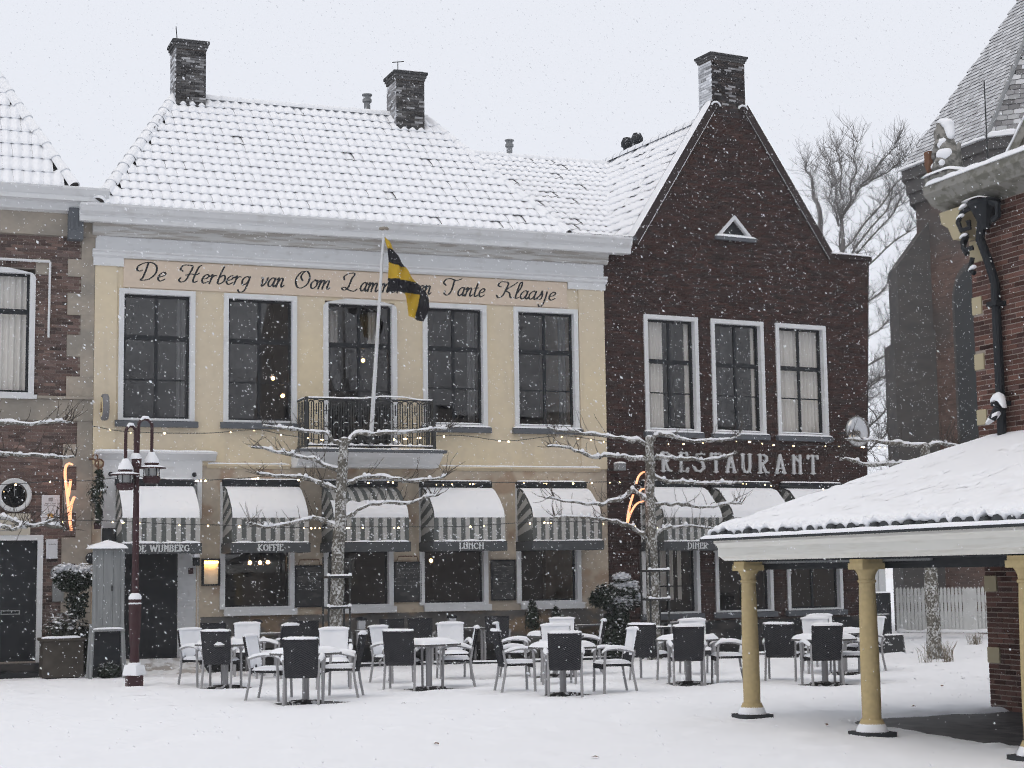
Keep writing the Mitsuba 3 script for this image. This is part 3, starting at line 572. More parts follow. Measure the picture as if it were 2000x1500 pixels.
for z, x in ((2.169, 1.971),):
    put(inn, 'wall_lamp', MB().box(x - 0.05, x + 0.07, -0.18, -0.06, z - 0.1, z + 0.06), 'm_dark'); m = MB(); snow_pad(m, x - 0.06, x + 0.08, -0.19, -0.06, z + 0.06, 0.07); put(inn, 'wall_lamp__snow', m, 'm_snow', smooth=True)
x, z = 1.892, 1.970; put(inn, 'name_plate', MB().box(x - 0.05, x + 0.05, -0.02, -0.062 + 0.03, z - 0.06, z + 0.06).box(x - 0.04, x + 0.04, -0.07, -0.03, z - 0.05, z + 0.05), 'm_red_iron')
# the roof
ey, ry = -0.38, 2.9
rl, rr_, zr = 2.02, 7.85, 12.33
el, er = -0.05, 9.998
V = np.array([[el, ey, ZC], [er, ey, ZC], [er, 6.2, ZC], [el, 6.2, ZC], [rl, ry, zr], [rr_, ry, zr]])
put(inn, 'roof', MB().add(V - [0, 0, 0.07], [[0, 1, 5], [0, 5, 4], [1, 2, 5], [2, 3, 4], [2, 4, 5], [3, 0, 4], [0, 3, 2], [0, 2, 1]]), 'm_slate')
s = np.hypot(ry - ey, zr - ZC); es = np.array([0, ry - ey, zr - ZC]) / s
tile_field(inn + '__roof', sg.Polygon([(el + 0.1, 0), (er - 0.02, 0), (rr_ + 0.06, s), (rl + 0.02, s)]), (0, ey - 0.05, ZC), (1, 0, 0), es, 0.2, s / 15.0, 0.025)
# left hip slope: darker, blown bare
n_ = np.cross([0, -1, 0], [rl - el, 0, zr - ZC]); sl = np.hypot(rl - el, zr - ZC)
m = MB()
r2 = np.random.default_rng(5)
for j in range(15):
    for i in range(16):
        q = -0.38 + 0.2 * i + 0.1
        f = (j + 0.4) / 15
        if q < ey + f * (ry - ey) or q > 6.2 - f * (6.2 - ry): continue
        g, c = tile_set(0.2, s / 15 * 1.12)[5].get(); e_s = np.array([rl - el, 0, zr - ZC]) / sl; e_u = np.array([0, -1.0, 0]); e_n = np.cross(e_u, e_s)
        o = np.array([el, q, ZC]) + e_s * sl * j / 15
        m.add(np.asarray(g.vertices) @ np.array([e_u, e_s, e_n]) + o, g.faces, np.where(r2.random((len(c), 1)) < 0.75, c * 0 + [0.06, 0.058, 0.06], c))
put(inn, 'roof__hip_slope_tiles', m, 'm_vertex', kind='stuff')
ridge_tiles(inn + '__roof', (el + 0.02, ey - 0.02, ZC + 0.03), (rl, ry, zr + 0.02), 0.12, 0.36, 1)
ridge_tiles(inn + '__roof', (rl + 0.3, ry, zr + 0.03), (rr_, ry, zr + 0.03), 0.1, 0.36, 2, name='ridge_tile')
ridge_tiles(inn + '__roof', (er - 0.05, ey - 0.02, ZC + 0.02), (rr_, ry, zr + 0.02), 0.1, 0.36, 3, snow=0.02)
# the lower wing of the roof, to the right
zw, ew, rw = 12.36, 1.0, 5.78
V = np.array([[7.6, ew, ZC], [11.7, ew, ZC], [13.9, rw, zw], [8.6, rw, zw], [8.6, 9.5, 9.6], [14.2, 9.5, 9.6]])
put(inn, 'wing_roof', MB().add(V - [0, 0, 0.07], [[0, 1, 2], [0, 2, 3], [3, 2, 5], [3, 5, 4], [0, 3, 4], [1, 5, 2]]), 'm_slate')
put(inn, 'lead_gutter', MB().box(er - 0.4, 11.62, ey, ew + 0.1, ZC - 0.02, ZC + 0.05), 'm_bluestone')
s2 = np.hypot(rw - ew, zw - ZC); es2 = np.array([0, rw - ew, zw - ZC]) / s2
tile_field(inn + '__wing_roof', sg.Polygon([(8.4, 0), (11.65, 0), (13.85, s2), (8.9, s2)]), (0, ew - 0.05, ZC + 0.02), (1, 0, 0), es2, 0.2, s2 / 17.0, 0.03, limit=0, seed=2)
ridge_tiles(inn + '__wing_roof', (8.8, rw, zw + 0.02), (13.8, rw, zw + 0.02), 0.1, 0.36, 4, name='ridge_tile')
# chimneys
SNOWY = [(0.06, 0.06, 0.063)] * 4 + [(0.085, 0.083, 0.083)] * 3 + [(0.13, 0.13, 0.133)] * 2 + [(0.3, 0.305, 0.315)]
def chimney(parent, x0, x1, y0, y1, z0, z1, cap, seed, left_snow=0.5, palette=SNOWY, name='chimney', frame=None):
    F = frame or (lambda v: v)
    k = put(parent, name, MB().box(x0 + 0.01, x1 - 0.01, y0 + 0.01, y1 - 0.01, z0, z1).move(F), 'm_mortar_dark')
    g = brick_mesh(brick_rows(sg.box(x0, z0, x1, z1 - cap), 0.055, 0.2, 0.008), palette=palette, seed=seed, frame=lambda v: F(v + [0, y0, 0]))
    pal2 = [(0.55, 0.57, 0.6)] * int(10 * left_snow) + [(0.3, 0.3, 0.31)] * (10 - int(10 * left_snow))
    h = brick_mesh(brick_rows(sg.box(0, z0, y1 - y0, z1 - cap)), palette=pal2, seed=seed + 1, frame=lambda v: F(np.stack([x0 + v[:, 1], y1 - v[:, 0], v[:, 2]], 1)))
    a, ca = g.get(); b, cb = h.get(); put(k, 'brickwork', MB().tm(a, ca).tm(b, cb), 'm_vertex', kind='stuff')
    m = MB()
    for i, e in enumerate((0.02, 0.045, 0.07)): m.box(x0 - e, x1 + e, y0 - e, y1 + e, z1 - cap + i * cap / 3, z1 - cap + (i + 1) * cap / 3 - 0.004, (0.1, 0.1, 0.102) if i < 2 else (0.06, 0.062, 0.065))
    put(k, 'cap', m.move(F), 'm_vertex')
    m = MB(); snow_pad(m, x0 - 0.05, x1 + 0.05, y0 - 0.05, y1 + 0.05, z1, 0.04); put(k, 'snow', m.move(F), 'm_snow', smooth=True)
    return k
diffuse('m_slush', mikit.proc(lambda p, n, uv: mix((0.42, 0.4, 0.38), (0.8, 0.82, 0.84), smoothstep(0.35, 0.6, tfbm(p.x * 5, p.y * 5, 1.0)))))
c1 = chimney(inn, 1.966, 2.639, 2.6, 3.2, 11.9, 13.584, 0.2, 11)
put(c1, 'antenna_rod', MB().tube([(2.054, 13.686, 2.9)[:1] + (2.9, 13.662), (2.029, 2.9, 13.963)], 0.012, 5), 'm_iron')
c2 = chimney(inn, 6.957, 7.634, 2.4, 3.1, 11.6, 13.308, 0.2, 13, 0.4)
put(c2, 'antenna_rod', MB().tube([(7.096, 2.7, 13.372), (7.098, 2.7, 13.591)], 0.012, 5).tube([(6.962, 2.7, 13.577), (7.246, 2.7, 13.630)], 0.012, 5), 'm_iron')
def flue(x, y, z0, z1):
    k = numbered(inn + '__flue_pipe')
    put(k, None, MB().lathe([(0.075, z0), (0.075, z1 - 0.22), (0.11, z1 - 0.2), (0.11, z1 - 0.14), (0.085, z1 - 0.13), (0.085, z1 - 0.06), (0.12, z1 - 0.05), (0.12, z1 - 0.02), (0.05, z1)], x, y, 0, 14), 'm_gutter')
flue(6.563, 3.4, 11.7, 12.994)
flue(11.129, 6.0, 11.9, 12.925)
# ---------------------------------------------------------------- balcony
bz = 4.333
bl, br = 3.871, 6.993
bal = put(inn, 'balcony', MB().box(bl, br, -0.82, -0.002, bz - 0.03, bz + 0.03), 'm_bluestone')
put(bal, 'cove', MB().sweep_x([(-0.76, bz - 0.032), (-0.7, bz - 0.12), (-0.5, bz - 0.25), (-0.45, bz - 0.31), (0.0, bz - 0.31), (0.0, bz - 0.032)], bl + 0.05, br - 0.07), 'm_white', label='white coved underside')
m = MB(); snow_pad(m, bl + 0.01, br - 0.01, -0.81, -0.02, bz + 0.03, 0.035, 3, 25); put(bal, 'snow', m, 'm_snow', smooth=True)
fl, fr_ = 4.053, 6.750
rt = 5.381; rb = bz + 0.1
m = MB()
m.bar((fl, -0.7, rt), (fr_, -0.7, rt), 0.05, 0.03).bar((fl, -0.7, rb), (fr_, -0.7, rb), 0.04, 0.03)
for x in (fl, fr_): m.bar((x, -0.7, rt), (x, 0, rt), 0.05, 0.03).bar((x, -0.7, rb), (x, 0, rb), 0.04, 0.03).box(x - 0.03, x + 0.03, -0.73, -0.67, bz, rt + 0.03)
put(bal, 'handrail', m, 'm_iron')
def loop(x, y, w, z0, z1, r=0.011, along='x'):
    t = np.linspace(0, 2 * np.pi, 21); h = (z1 - z0) / 2 - w / 2; c = (z0 + z1) / 2
    p = np.stack([w / 2 * np.cos(t), c + w / 2 * np.sin(t) + h * np.sign(np.round(np.sin(t), 6))], 1)
    P = np.stack([x + p[:, 0], 0 * t + y, p[:, 1]], 1) if along == 'x' else np.stack([0 * t + x, y + p[:, 0], p[:, 1]], 1)
    return MB().tube(P, r, 5, caps=False)
def ring(m, x, y, z, w, r=0.011, along='x'):
    t = np.linspace(0, 2 * np.pi, 13); P = np.stack([x + w / 2 * np.cos(t), 0 * t + y, z + w / 2 * np.sin(t)], 1) if along == 'x' else np.stack([0 * t + x, y + w / 2 * np.cos(t), z + w / 2 * np.sin(t)], 1)
    return m.tube(P, r, 5, caps=False)
n = 13; st = (fr_ - fl) / n; hm = rb + 0.45 * (rt - rb)
for i in range(n):
    x = fl + (i + 0.5) * st
    put(bal, 'baluster', loop(x, -0.7, st * 0.52, rb + 0.01, rt - 0.04, 0.014), 'm_iron')
    m = loop(x + st / 2, -0.7, st * 1.0, rb + 0.01, rt - 0.02, 0.012)
    ring(m, x + st / 2, -0.7, hm, st * 0.46).tube([(x + st / 2, -0.7, rt - 0.1), (x + st / 2, -0.7, rt - 0.32)], 0.014, 5).bar((x + st * 0.25, -0.7, rt - 0.24), (x + st * 0.75, -0.7, rt - 0.24), 0.012, 0.012)
    if i < n - 1: put(bal, 'ring_bar', m, 'm_iron')
for x in (fl, fr_):
    for i in range(3): put(bal, 'baluster', loop(x, -0.58 + i * 0.22, 0.1, rb + 0.01, rt - 0.04, along='y'), 'm_iron'); put(bal, 'ring_bar', ring(MB(), x, -0.47 + i * 0.22, hm, 0.1, along='y'), 'm_iron')
m = MB(); snow_strip(m, [(fl, -0.7, rt + 0.01), (5.2, -0.7, rt + 0.01), (5.6, -0.7, rt + 0.06), (6.1, -0.7, rt + 0.06), (6.4, -0.7, rt + 0.01), (fr_, -0.7, rt + 0.01)], 0.06, 0.03, 4); snow_strip(m, [(fl, -0.7, rt + 0.01), (fl, -0.05, rt + 0.01)], 0.05, 0.03, 5); snow_strip(m, [(fl, -0.7, rb + 0.01), (fr_, -0.7, rb + 0.01)], 0.05, 0.025, 6)
for i in range(n - 1): snow_strip(m, [(fl + (i + 0.8) * st, -0.7, hm + st * 0.2), (fl + (i + 1.2) * st, -0.7, hm + st * 0.2)], 0.03, 0.014, i); snow_strip(m, [(fl + (i + 0.3) * st, -0.7, rb + 0.035), (fl + (i + 0.7) * st, -0.7, rb + 0.035)], 0.035, 0.03, i + 40)
put(bal, 'railing_snow', m, 'm_snow', smooth=60)
# flagpole and flag
pole = thing('flagpole', 'pale slanting flagpole rising from the balcony in front of the inn', 'flagpole')
pb, pt = np.array([5.370, -0.78, 4.525]), np.array([5.454, -1.5, 8.747])
put(pole, 'shaft', MB().tube([pb, pt], [0.045, 0.026], 10), 'm_white')
put(pole, 'finial', MB().lathe([(0.03, -0.02), (0.1, 0.0), (0.1, 0.035), (0.03, 0.05)], *pt, 14), 'm_stone')
put(pole, 'bracket', MB().box(pb[0] - 0.06, pb[0] + 0.06, -0.86, -0.7, pb[2] - 0.04, pb[2] + 0.12), 'm_iron')
YEL, BLK = (0.50, 0.33, 0.035), (0.018, 0.018, 0.022)
flag = thing('flag', 'black and yellow striped flag hanging limp from the slanting flagpole', 'flag')
def cloth(poly, col, y0):
    g = shapely.segmentize(poly, 0.08); pts = np.array(g.exterior.coords)[:-1]
    xs = np.arange(*g.bounds[::2], 0.07); zs = np.arange(*g.bounds[1::2], 0.07)
    inn_ = np.array([(a, b) for a in xs for b in zs if g.buffer(-0.03).contains(sg.Point(a, b))]).reshape(-1, 2)
    P = np.vstack([pts, inn_]); from_ = __import__('scipy.spatial').spatial.Delaunay(P)
    tri = np.array([t for t in from_.simplices if g.buffer(1e-6).contains(sg.Point(P[t].mean(0)))])
    y = y0 + 0.06 * np.sin(P[:, 0] * 13 + P[:, 1] * 4) + 0.04 * np.sin(P[:, 0] * 29 - P[:, 1] * 3)
    return MB().add(np.stack([P[:, 0], y, P[:, 1]], 1), tri)
for nm, col, pts in (('yellow_stripe', YEL, [(5.469, 8.621), (5.533, 8.552), (5.683, 8.361), (5.521, 8.362)]), ('black_stripe', BLK, [(5.521, 8.362), (5.683, 8.361), (5.822, 8.180), (5.929, 8.018), (5.541, 8.081)]),
                     ('yellow_stripe', YEL, [(5.541, 8.081), (5.929, 8.018), (6.133, 7.693), (5.895, 7.754), (5.550, 7.768)]), ('black_stripe', BLK, [(5.550, 7.768), (5.895, 7.754), (6.133, 7.693), (6.306, 7.544), (6.403, 7.370), (6.218, 7.456), (5.893, 7.482), (5.559, 7.508)]),
                     ('yellow_stripe', YEL, [(5.882, 7.482), (6.218, 7.456), (6.194, 7.203), (6.117, 6.970), (5.976, 7.006)]), ('black_stripe', BLK, [(6.218, 7.456), (6.403, 7.370), (6.412, 7.192), (6.290, 6.915), (6.117, 6.970), (6.194, 7.203)])):
    pm = 'm_flag_' + nm.split('_')[0]
    if pm not in scene: scene[pm] = {'type': 'twosided', 'bsdf': {'type': 'diffuse', 'reflectance': rgb(col)}}
    put(flag, nm, cloth(sg.Polygon(pts), col, -1.45), pm, smooth=True)
# ---------------------------------------------------------------- awnings
def awning(label, u0, u1, zt, zm, zv, zb_, bare=False, text=None, frame=None, proj=0.92, tw=None, back=0.0):
    F = frame or (lambda v: v)
    k = thing('awning', label, 'awning', 'striped hood awnings over the ground floor windows')
    prof = np.array([(-0.08, zt), (-0.36 * proj / 0.92, zt - 0.1), (-0.62 * proj / 0.92, zm), (-0.84 * proj / 0.92, zv + 0.16), (-proj, zv)])
    sw = 0.095; n = int(round((u1 - u0) / sw)); xs = np.linspace(u0, u1, n + 1)
    A, Bc = (0.43, 0.43, 0.418), (0.115, 0.124, 0.122)
    m = MB()
    pv = np.vstack([prof, [(-proj, zb_ + 0.0)]])
    for i in range(n):
        c = A if i % 2 else Bc
        v = np.vstack([np.stack([0 * pv[:, 0] + x, pv[:, 0], pv[:, 1]], 1) for x in (xs[i], xs[i + 1])]); j = np.arange(len(pv) - 1)
        m.add(v, np.stack([j, j + len(pv), j + len(pv) + 1, j + 1], 1), c)
    put(k, 'canopy', m.move(F), 'm_vertex')
    for x in (u0, u1):                                                  # striped cheeks, fanned towards the wall
        m = MB(); ns = 9
        for i in range(ns):
            c = A if i % 2 else Bc
            a = np.array([np.interp([i / ns, (i + 1) / ns], np.linspace(0, 1, 6), pv[:, q]) for q in (0, 1)]).T
            b = np.array([[-0.02, zt - (zt - zb_) * (0.15 + 0.85 * i / ns)], [-0.02, zt - (zt - zb_) * (0.15 + 0.85 * (i + 1) / ns)]])
            m.add([[x, *a[0]], [x, *a[1]], [x, *b[1]], [x, *b[0]]], [[0, 1, 2, 3]], c)
        put(k, 'cheek', m.move(F), 'm_vertex')
    put(k, 'fascia_board', MB().box(u0 - 0.03, u1 + 0.03, -proj - 0.03, -proj + 0.02, zb_ - 0.2, zb_ - 0.003).box(u0 - 0.03, u0 + 0.02, -proj + 0.02, -0.02, zb_ - 0.2, zb_ - 0.003).box(u1 - 0.02, u1 + 0.03, -proj + 0.02, -0.02, zb_ - 0.2, zb_ - 0.003).move(F), 'm_board_grey', label='grey board' + (' lettered ' + text if text else ''))
    put(k, 'head_box', MB().box(u0 - 0.02, u1 + 0.02, -0.12, -0.012, zt + 0.01, zt + 0.14).move(F), 'm_dark')
    m = MB(); snow_strip(m, [(u0, -0.07, zt + 0.14), (u1, -0.07, zt + 0.14)], 0.1, 0.03, int(u0 * 7)); snow_strip(m, [(u0, -proj - 0.005, zb_ - 0.003), (u1, -proj - 0.005, zb_ - 0.003)], 0.05, 0.03, int(u0 * 5), 0.9)
    q = prof if not bare else prof[2:]
    cum = np.linspace(0, 1, len(q)); s = np.linspace(0, 1, 13); py, pz = np.interp(s, cum, q[:, 0]), np.interp(s, cum, q[:, 1])
    uu = np.linspace(u0 + 0.01, u1 - 0.01, 14); U, S = np.meshgrid(uu, s, indexing='ij')
    t = 0.03 * np.clip(1 - np.abs(2 * S - 1) ** 8, 0, 1) * (0.7 + 0.6 * meshkit.fbm(np.stack([U * 5, S * 6, U * 0 + u0], -1), 2)) - (0.0 if not bare else 0.03 * np.clip((meshkit.fbm(np.stack([U * 7, S * 3, U * 0], -1), 2) - 0.45) * 5, 0, 1) * (S < 0.7))
    v = np.stack([U, py[None] - t * 0.5, pz[None] + t + 0.004 - (0 if not bare else 0)], -1).reshape(-1, 3)
    i, j = np.meshgrid(np.arange(13), np.arange(12), indexing='ij'); f = np.stack([i * 13 + j, i * 13 + j + 1, (i + 1) * 13 + j + 1, (i + 1) * 13 + j], -1).reshape(-1, 4)
    m.add(v, f)
    gq = np.random.default_rng(int(u0 * 100) + 5)
    for _ in range(70):                                                # wind-blown pats of snow stuck to the stripes
        x, z, r = gq.uniform(u0 + .03, u1 - .03), zb_ + (zv - zb_) * gq.random() ** 1.6, gq.uniform(0.006, 0.02)
        an = np.arange(6) * math.pi / 3 + gq.random(); m.add(np.vstack([[[x, -proj - 0.014, z]], np.stack([x + r * gq.uniform(0.6, 1.4, 6) * np.cos(an), 0 * an - proj - 0.002, z + 0.8 * r * np.sin(an)], 1)]), [[0, 1 + q, 1 + (q + 1) % 6] for q in range(6)])
    put(k, 'snow', m.move(F), 'm_snow', smooth=60)
    if text:
        for g in cap_word(text, *tw, zb_ - 0.155, 0.115, -proj - 0.031, 0.026): put(k, 'letter', g.move(F), 'm_white_flat')
    return k
diffuse('m_white_flat', (0.6, 0.62, 0.63))
ZT, ZM, ZV, ZB = 3.63, 3.34, 2.98, 2.5
aw = [(0.414, 1.902), (2.519, 4.048), (4.548, 6.125), (6.659, 8.207), (8.822, 10.395)]
awning('snowy striped awning over the inn door lettered DE WIJNBERG', *aw[0], ZT, ZM, ZV, ZB, text='DE WIJNBERG', tw=(0.681, 1.701))
awning('snowy striped awning lettered KOFFIE over the first shop window', *aw[1], ZT, ZM, ZV, ZB, text='KOFFIE', tw=(3.027, 3.536))
awning('striped awning with half bare stripes behind the espalier tree trunk', *aw[2], ZT, ZM, ZV, ZB, bare=True)
awning('snowy striped awning lettered LUNCH over the third shop window', *aw[3], ZT, ZM, ZV, ZB, text='LUNCH', tw=(7.185, 7.730))
awning('snowy striped awning without letters at the right end of the cream inn', *aw[4], ZT, ZM, ZV, ZB)
# ---------------------------------------------------------------- things on the inn's wall
def blackboard(label, x0, x1, z0, z1, seed, hook=False):
    k = thing('menu_blackboard', label, 'blackboard', 'black menu boards between the shop windows')
    put(k, 'board', MB().box(x0, x1, -0.03, -0.002, z0, z1), 'm_board')
    put(k, 'frame', MB().wall(sg.box(x0 - 0.03, z0 - 0.03, x1 + 0.03, z1 + 0.03).difference(sg.box(x0, z0, x1, z1)), -0.045, 0.0), 'm_dark')
    r = np.random.default_rng(seed); m = MB()
    for z in np.arange(z1 - 0.12, z0 + 0.3, -0.085):
        x = x0 + 0.05
        while x < x1 - 0.12:
            w = r.uniform(0.03, 0.1)
            if r.random() < 0.75: m.box(x, x + w, -0.034, -0.03, z, z + 0.012)
            x += w + 0.025
    put(k, 'chalk_lines', m, 'm_chalk', kind='stuff')
    if hook: put(k, 'hanger', MB().tube([(x0 + 0.03, -0.03, z1 + 0.02), (x0 + 0.07, -0.05, z1 + 0.14), (x1 - 0.07, -0.05, z1 + 0.14), (x1 - 0.03, -0.03, z1 + 0.02)], 0.012, 5), 'm_rust')
diffuse('m_chalk', (0.2, 0.2, 0.2)); diffuse('m_rust', (0.16, 0.09, 0.06))
blackboard('black menu board right of the KOFFIE window with wire hanger', 4.020, 4.551, 1.241, 2.022, 1, True)
blackboard('black menu board left of the LUNCH window with wire hanger', 6.103, 6.646, 1.304, 2.071, 2, True)
blackboard('black menu board right of the LUNCH window without hanger', 8.244, 8.742, 1.296, 2.092, 3)
k = thing('menu_lightbox', 'glowing orange menu box on the wall beside the inn door', 'light box')
x0, x1, z0, z1 = 2.135, 2.430, 1.703, 2.167
put(k, 'case', MB().wall(sg.box(x0 - 0.03, z0 - 0.03, x1 + 0.03, z1 + 0.04).difference(sg.box(x0, z0, x1, z1)), -0.12, 0.0).box(x0 - 0.03, x1 + 0.03, -0.02, 0.0, z0, z1), 'm_dark')
put(k, 'menu_sheet', MB().box(x0, x1, -0.03, -0.022, z0, z1), 'm_paper')
put(k, 'tube_lamp', MB().box(x0 + 0.01, x1 - 0.01, -0.11, -0.06, z1 - 0.05, z1 - 0.02), 'm_paper', emitter=emitter((9.0, 4.6, 1.3)))
diffuse('m_paper', (0.75, 0.68, 0.55))
k = thing('round_light_sign', 'round projecting light sign edge on at the inn wall, left end', 'sign')
x, z = 0.148, 5.145
m = MB().lathe([(0.0, -0.06), (0.24, -0.06), (0.26, -0.04), (0.26, 0.04), (0.24, 0.06), (0.0, 0.06)], sides=24); put(k, 'drum', m.move(lambda v: np.stack([x + v[:, 2], -0.32 + v[:, 0], z + v[:, 1]], 1)), 'm_sign_rim')
for s in (-1, 1):
    m = MB().lathe([(0.0, 0.0), (0.2, 0.0), (0.2, 0.006), (0.0, 0.006)], sides=24); put(k, 'face', m.move(lambda v, s=s: np.stack([x + s * (0.061 + v[:, 2]), -0.32 + v[:, 0], z + v[:, 1]], 1)), 'm_sign_face')
    put(k, 'emblem', MB().box(x + s * 0.069 - 0.003, x + s * 0.069 + 0.003, -0.4, -0.24, z - 0.1, z - 0.03).box(x + s * 0.069 - 0.003, x + s * 0.069 + 0.003, -0.37, -0.27, z - 0.03, z + 0.1), 'm_rust')
put(k, 'bracket', MB().box(x - 0.02, x + 0.02, -0.08, -0.03, z - 0.03, z + 0.03), 'm_iron')
diffuse('m_sign_rim', (0.2, 0.2, 0.21)); diffuse('m_sign_face', (0.7, 0.6, 0.38))
for lab, px in (('small warm bulb behind the second upper window, upper of two', (3.752, 5.949)), ('small warm bulb behind the second upper window, lower of two', (3.959, 5.588)), ('small warm bulb behind the balcony door', (5.707, 6.390)),
                ('leftmost warm bulb behind the KOFFIE window', (3.278, 2.125)), ('middle warm bulb behind the KOFFIE window', (3.491, 2.123)), ('rightmost warm bulb behind the KOFFIE window', (3.652, 2.131)), ('small warm bulb behind the LUNCH window', (7.200, 2.126))):
    k = thing('pendant_bulb', lab, 'lamp', 'warm bulbs seen through the inn windows')
    g = trimesh.creation.icosphere(subdivisions=1, radius=0.04); g.apply_translation([px[0], 0.9, px[1]])
    put(k, 'bulb', g, 'm_paper', emitter=emitter((9, 4.6, 1.4)))
    put(k, 'cord', MB().tube([(px[0], 0.9, px[1] + 0.045), (px[0], 0.9, 8.95 if px[1] > 4.3 else 4.05)], 0.006, 4), 'm_dark')
# ================================================================ THE HOUSE ON THE LEFT
lh = thing('brick_house', 'brown brick house with pale stone quoins and lace curtained window at the left edge', 'building')
LX, LZ = -6.0, 9.0
zs = [8.528, 8.078, 7.742, 7.396, 6.981, 6.576, 6.162, 5.760, 5.368, 4.898, 4.439, 4.011, 3.545, 3.119, 2.636, 2.144]
xe, xn, xw, xw2 = -0.035, -0.293, -0.551, -0.591
stones = []
for i in range(len(zs) - 1):
    if i == 8: continue
    wide = i in (1, 3, 5, 7, 10, 12, 14)
    stones.append((xw if i < 9 else xw2, zs[i], zs[i + 1]) if wide else (xn if i < 9 else -0.328, zs[i], zs[i + 1]))
stones += [(xw2, 0.3, 0.75), (-0.328, 0.75, 1.2), (xw2, 1.2, 1.62), (-0.328, 1.62, zs[15])]
wz0, wz1, wu1 = 5.382, 7.851, -1.159
oc = (-1.483, 3.451)
openings = [sg.box(wu1 - 1.75, wz0, wu1, wz1), sg.Point(*oc).buffer(0.24), sg.box(-0.960 - 1.5, 0.3, -0.960, 2.690)]
solid = sg.box(LX, 0, xe, LZ).difference(shapely.union_all(openings))
put(lh, 'wall', MB().wall(solid, 0.03, 0.4).box(LX, LX + 0.3, 0.4, 6, 0, LZ).box(LX, xe, 5.7, 6, 0, LZ).box(xe - 0.3, xe, 0.4, 5.7, 0, LZ), 'm_mortar_pale')
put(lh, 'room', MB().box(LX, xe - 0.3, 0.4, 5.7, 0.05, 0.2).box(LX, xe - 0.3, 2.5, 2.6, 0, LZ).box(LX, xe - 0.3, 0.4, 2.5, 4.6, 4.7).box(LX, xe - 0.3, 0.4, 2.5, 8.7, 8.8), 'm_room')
for x, a, b in stones: put(lh, 'quoin_stone', MB().box(x, xe, -0.012 + rng.uniform(-0.004, 0.004), 0.04, a + 0.004, b - 0.004), 'm_stone')
put(lh, 'stone_band', MB().box(LX, xe, -0.025, 0.04, zs[9], zs[8] - 0.06).box(LX, xe, -0.07, 0.04, zs[8] - 0.055, zs[8]), 'm_stone')
brickzone = solid.intersection(sg.box(-3.2, 0.3, xe, zs[0])).difference(shapely.union_all([sg.box(x, a, xe, b) for x, a, b in stones] + [sg.box(LX, zs[9] - 0.01, xe, zs[8] + 0.01)]))
PAL = [(0.125, 0.088, 0.08), (0.135, 0.097, 0.088), (0.11, 0.082, 0.077), (0.15, 0.103, 0.09)]
put(lh, 'brickwork', brick_mesh(brick_rows(brickzone, 0.064), palette=PAL, seed=21, back=0.035, proud=-0.005, frame=lambda v: v + [0, 0.015, 0]), 'm_vertex', kind='stuff')
put(lh, 'frieze', MB().box(LX, xe + 0.02, -0.05, 0.03, zs[0], 9.05), 'm_stone')
put(lh, 'cornice', MB().sweep_x([(-0.52, 9.42), (-0.52, 9.38), (-0.46, 9.27), (-0.44, 9.25), (-0.44, 9.16), (-0.25, 9.14), (-0.2, 9.0), (0.02, 8.96), (0.02, 9.42)], LX, 0.164), 'm_white')
m = MB(); snow_strip(m, [(LX, -0.46, 9.41), (0.05, -0.46, 9.41)], 0.12, 0.03, 8); put(lh, 'gutter_snow', m, 'm_snow', smooth=60)
put(lh, 'rain_hopper', MB().box(-0.577, -0.294, -0.26, -0.03, 8.436, 9.057).box(-0.538, -0.489, -0.275, -0.2, 8.619, 8.884).box(-0.450, -0.401, -0.275, -0.2, 8.619, 8.884), 'm_bluestone', label='grey slotted rain hopper at the corner')
k = window(lh, wu1 - 1.75, wu1, wz0, wz1, 0.1, 7.011, (), mull=False, sill=False, arch=True, snow=False)
curtain(k, wu1 - 1.62, wu1 - 0.12, wz0 + 0.05, wz1 - 0.1, 0.24, 13)
put(k, 'sill', MB().box(wu1 - 1.8, wu1 + 0.05, -0.1, 0.02, wz0 - 0.08, wz0), 'm_white')
put(lh, 'lintel_stone', MB().box(-1.160, -0.908, -0.012, 0.03, 7.749, 8.052), 'm_stone')
px = -0.896
put(lh, 'pale_conduit', MB().tube([(-2.6, -0.06, 8.004), (px, -0.06, 7.999)], 0.028, 6).tube([(px, -0.06, 7.999), (px - 0.01, -0.06, 6.505)], 0.024, 6), 'm_white')
# roof with big snow-laden tiles and a hip on the right
th = math.radians(58); es = np.array([0, math.cos(th), math.sin(th)])
put(lh, 'roof', MB().add([[LX, -0.42, 9.36], [-0.5, -0.42, 9.36], [-3.2, 2.68, 14.3], [LX, 2.68, 14.3], [-0.5, 5.8, 9.36], [LX, 5.8, 9.36]], [[0, 1, 2], [0, 2, 3], [1, 4, 2], [4, 5, 3], [4, 3, 2], [0, 3, 5]]), 'm_slate')
tile_field(lh + '__roof', sg.Polygon([(-2.4, 0), (-0.62, 0), (-2.05, 3.4), (-2.6, 3.4)]), (0, -0.45, 9.42), (1, 0, 0), es, 0.19, 0.36, 0.0, seed=9, lip=2.2)
ridge_tiles(lh + '__roof', (-0.52, -0.4, 9.46), (-2.0, 1.25, 12.15), 0.11, 0.38, 8)
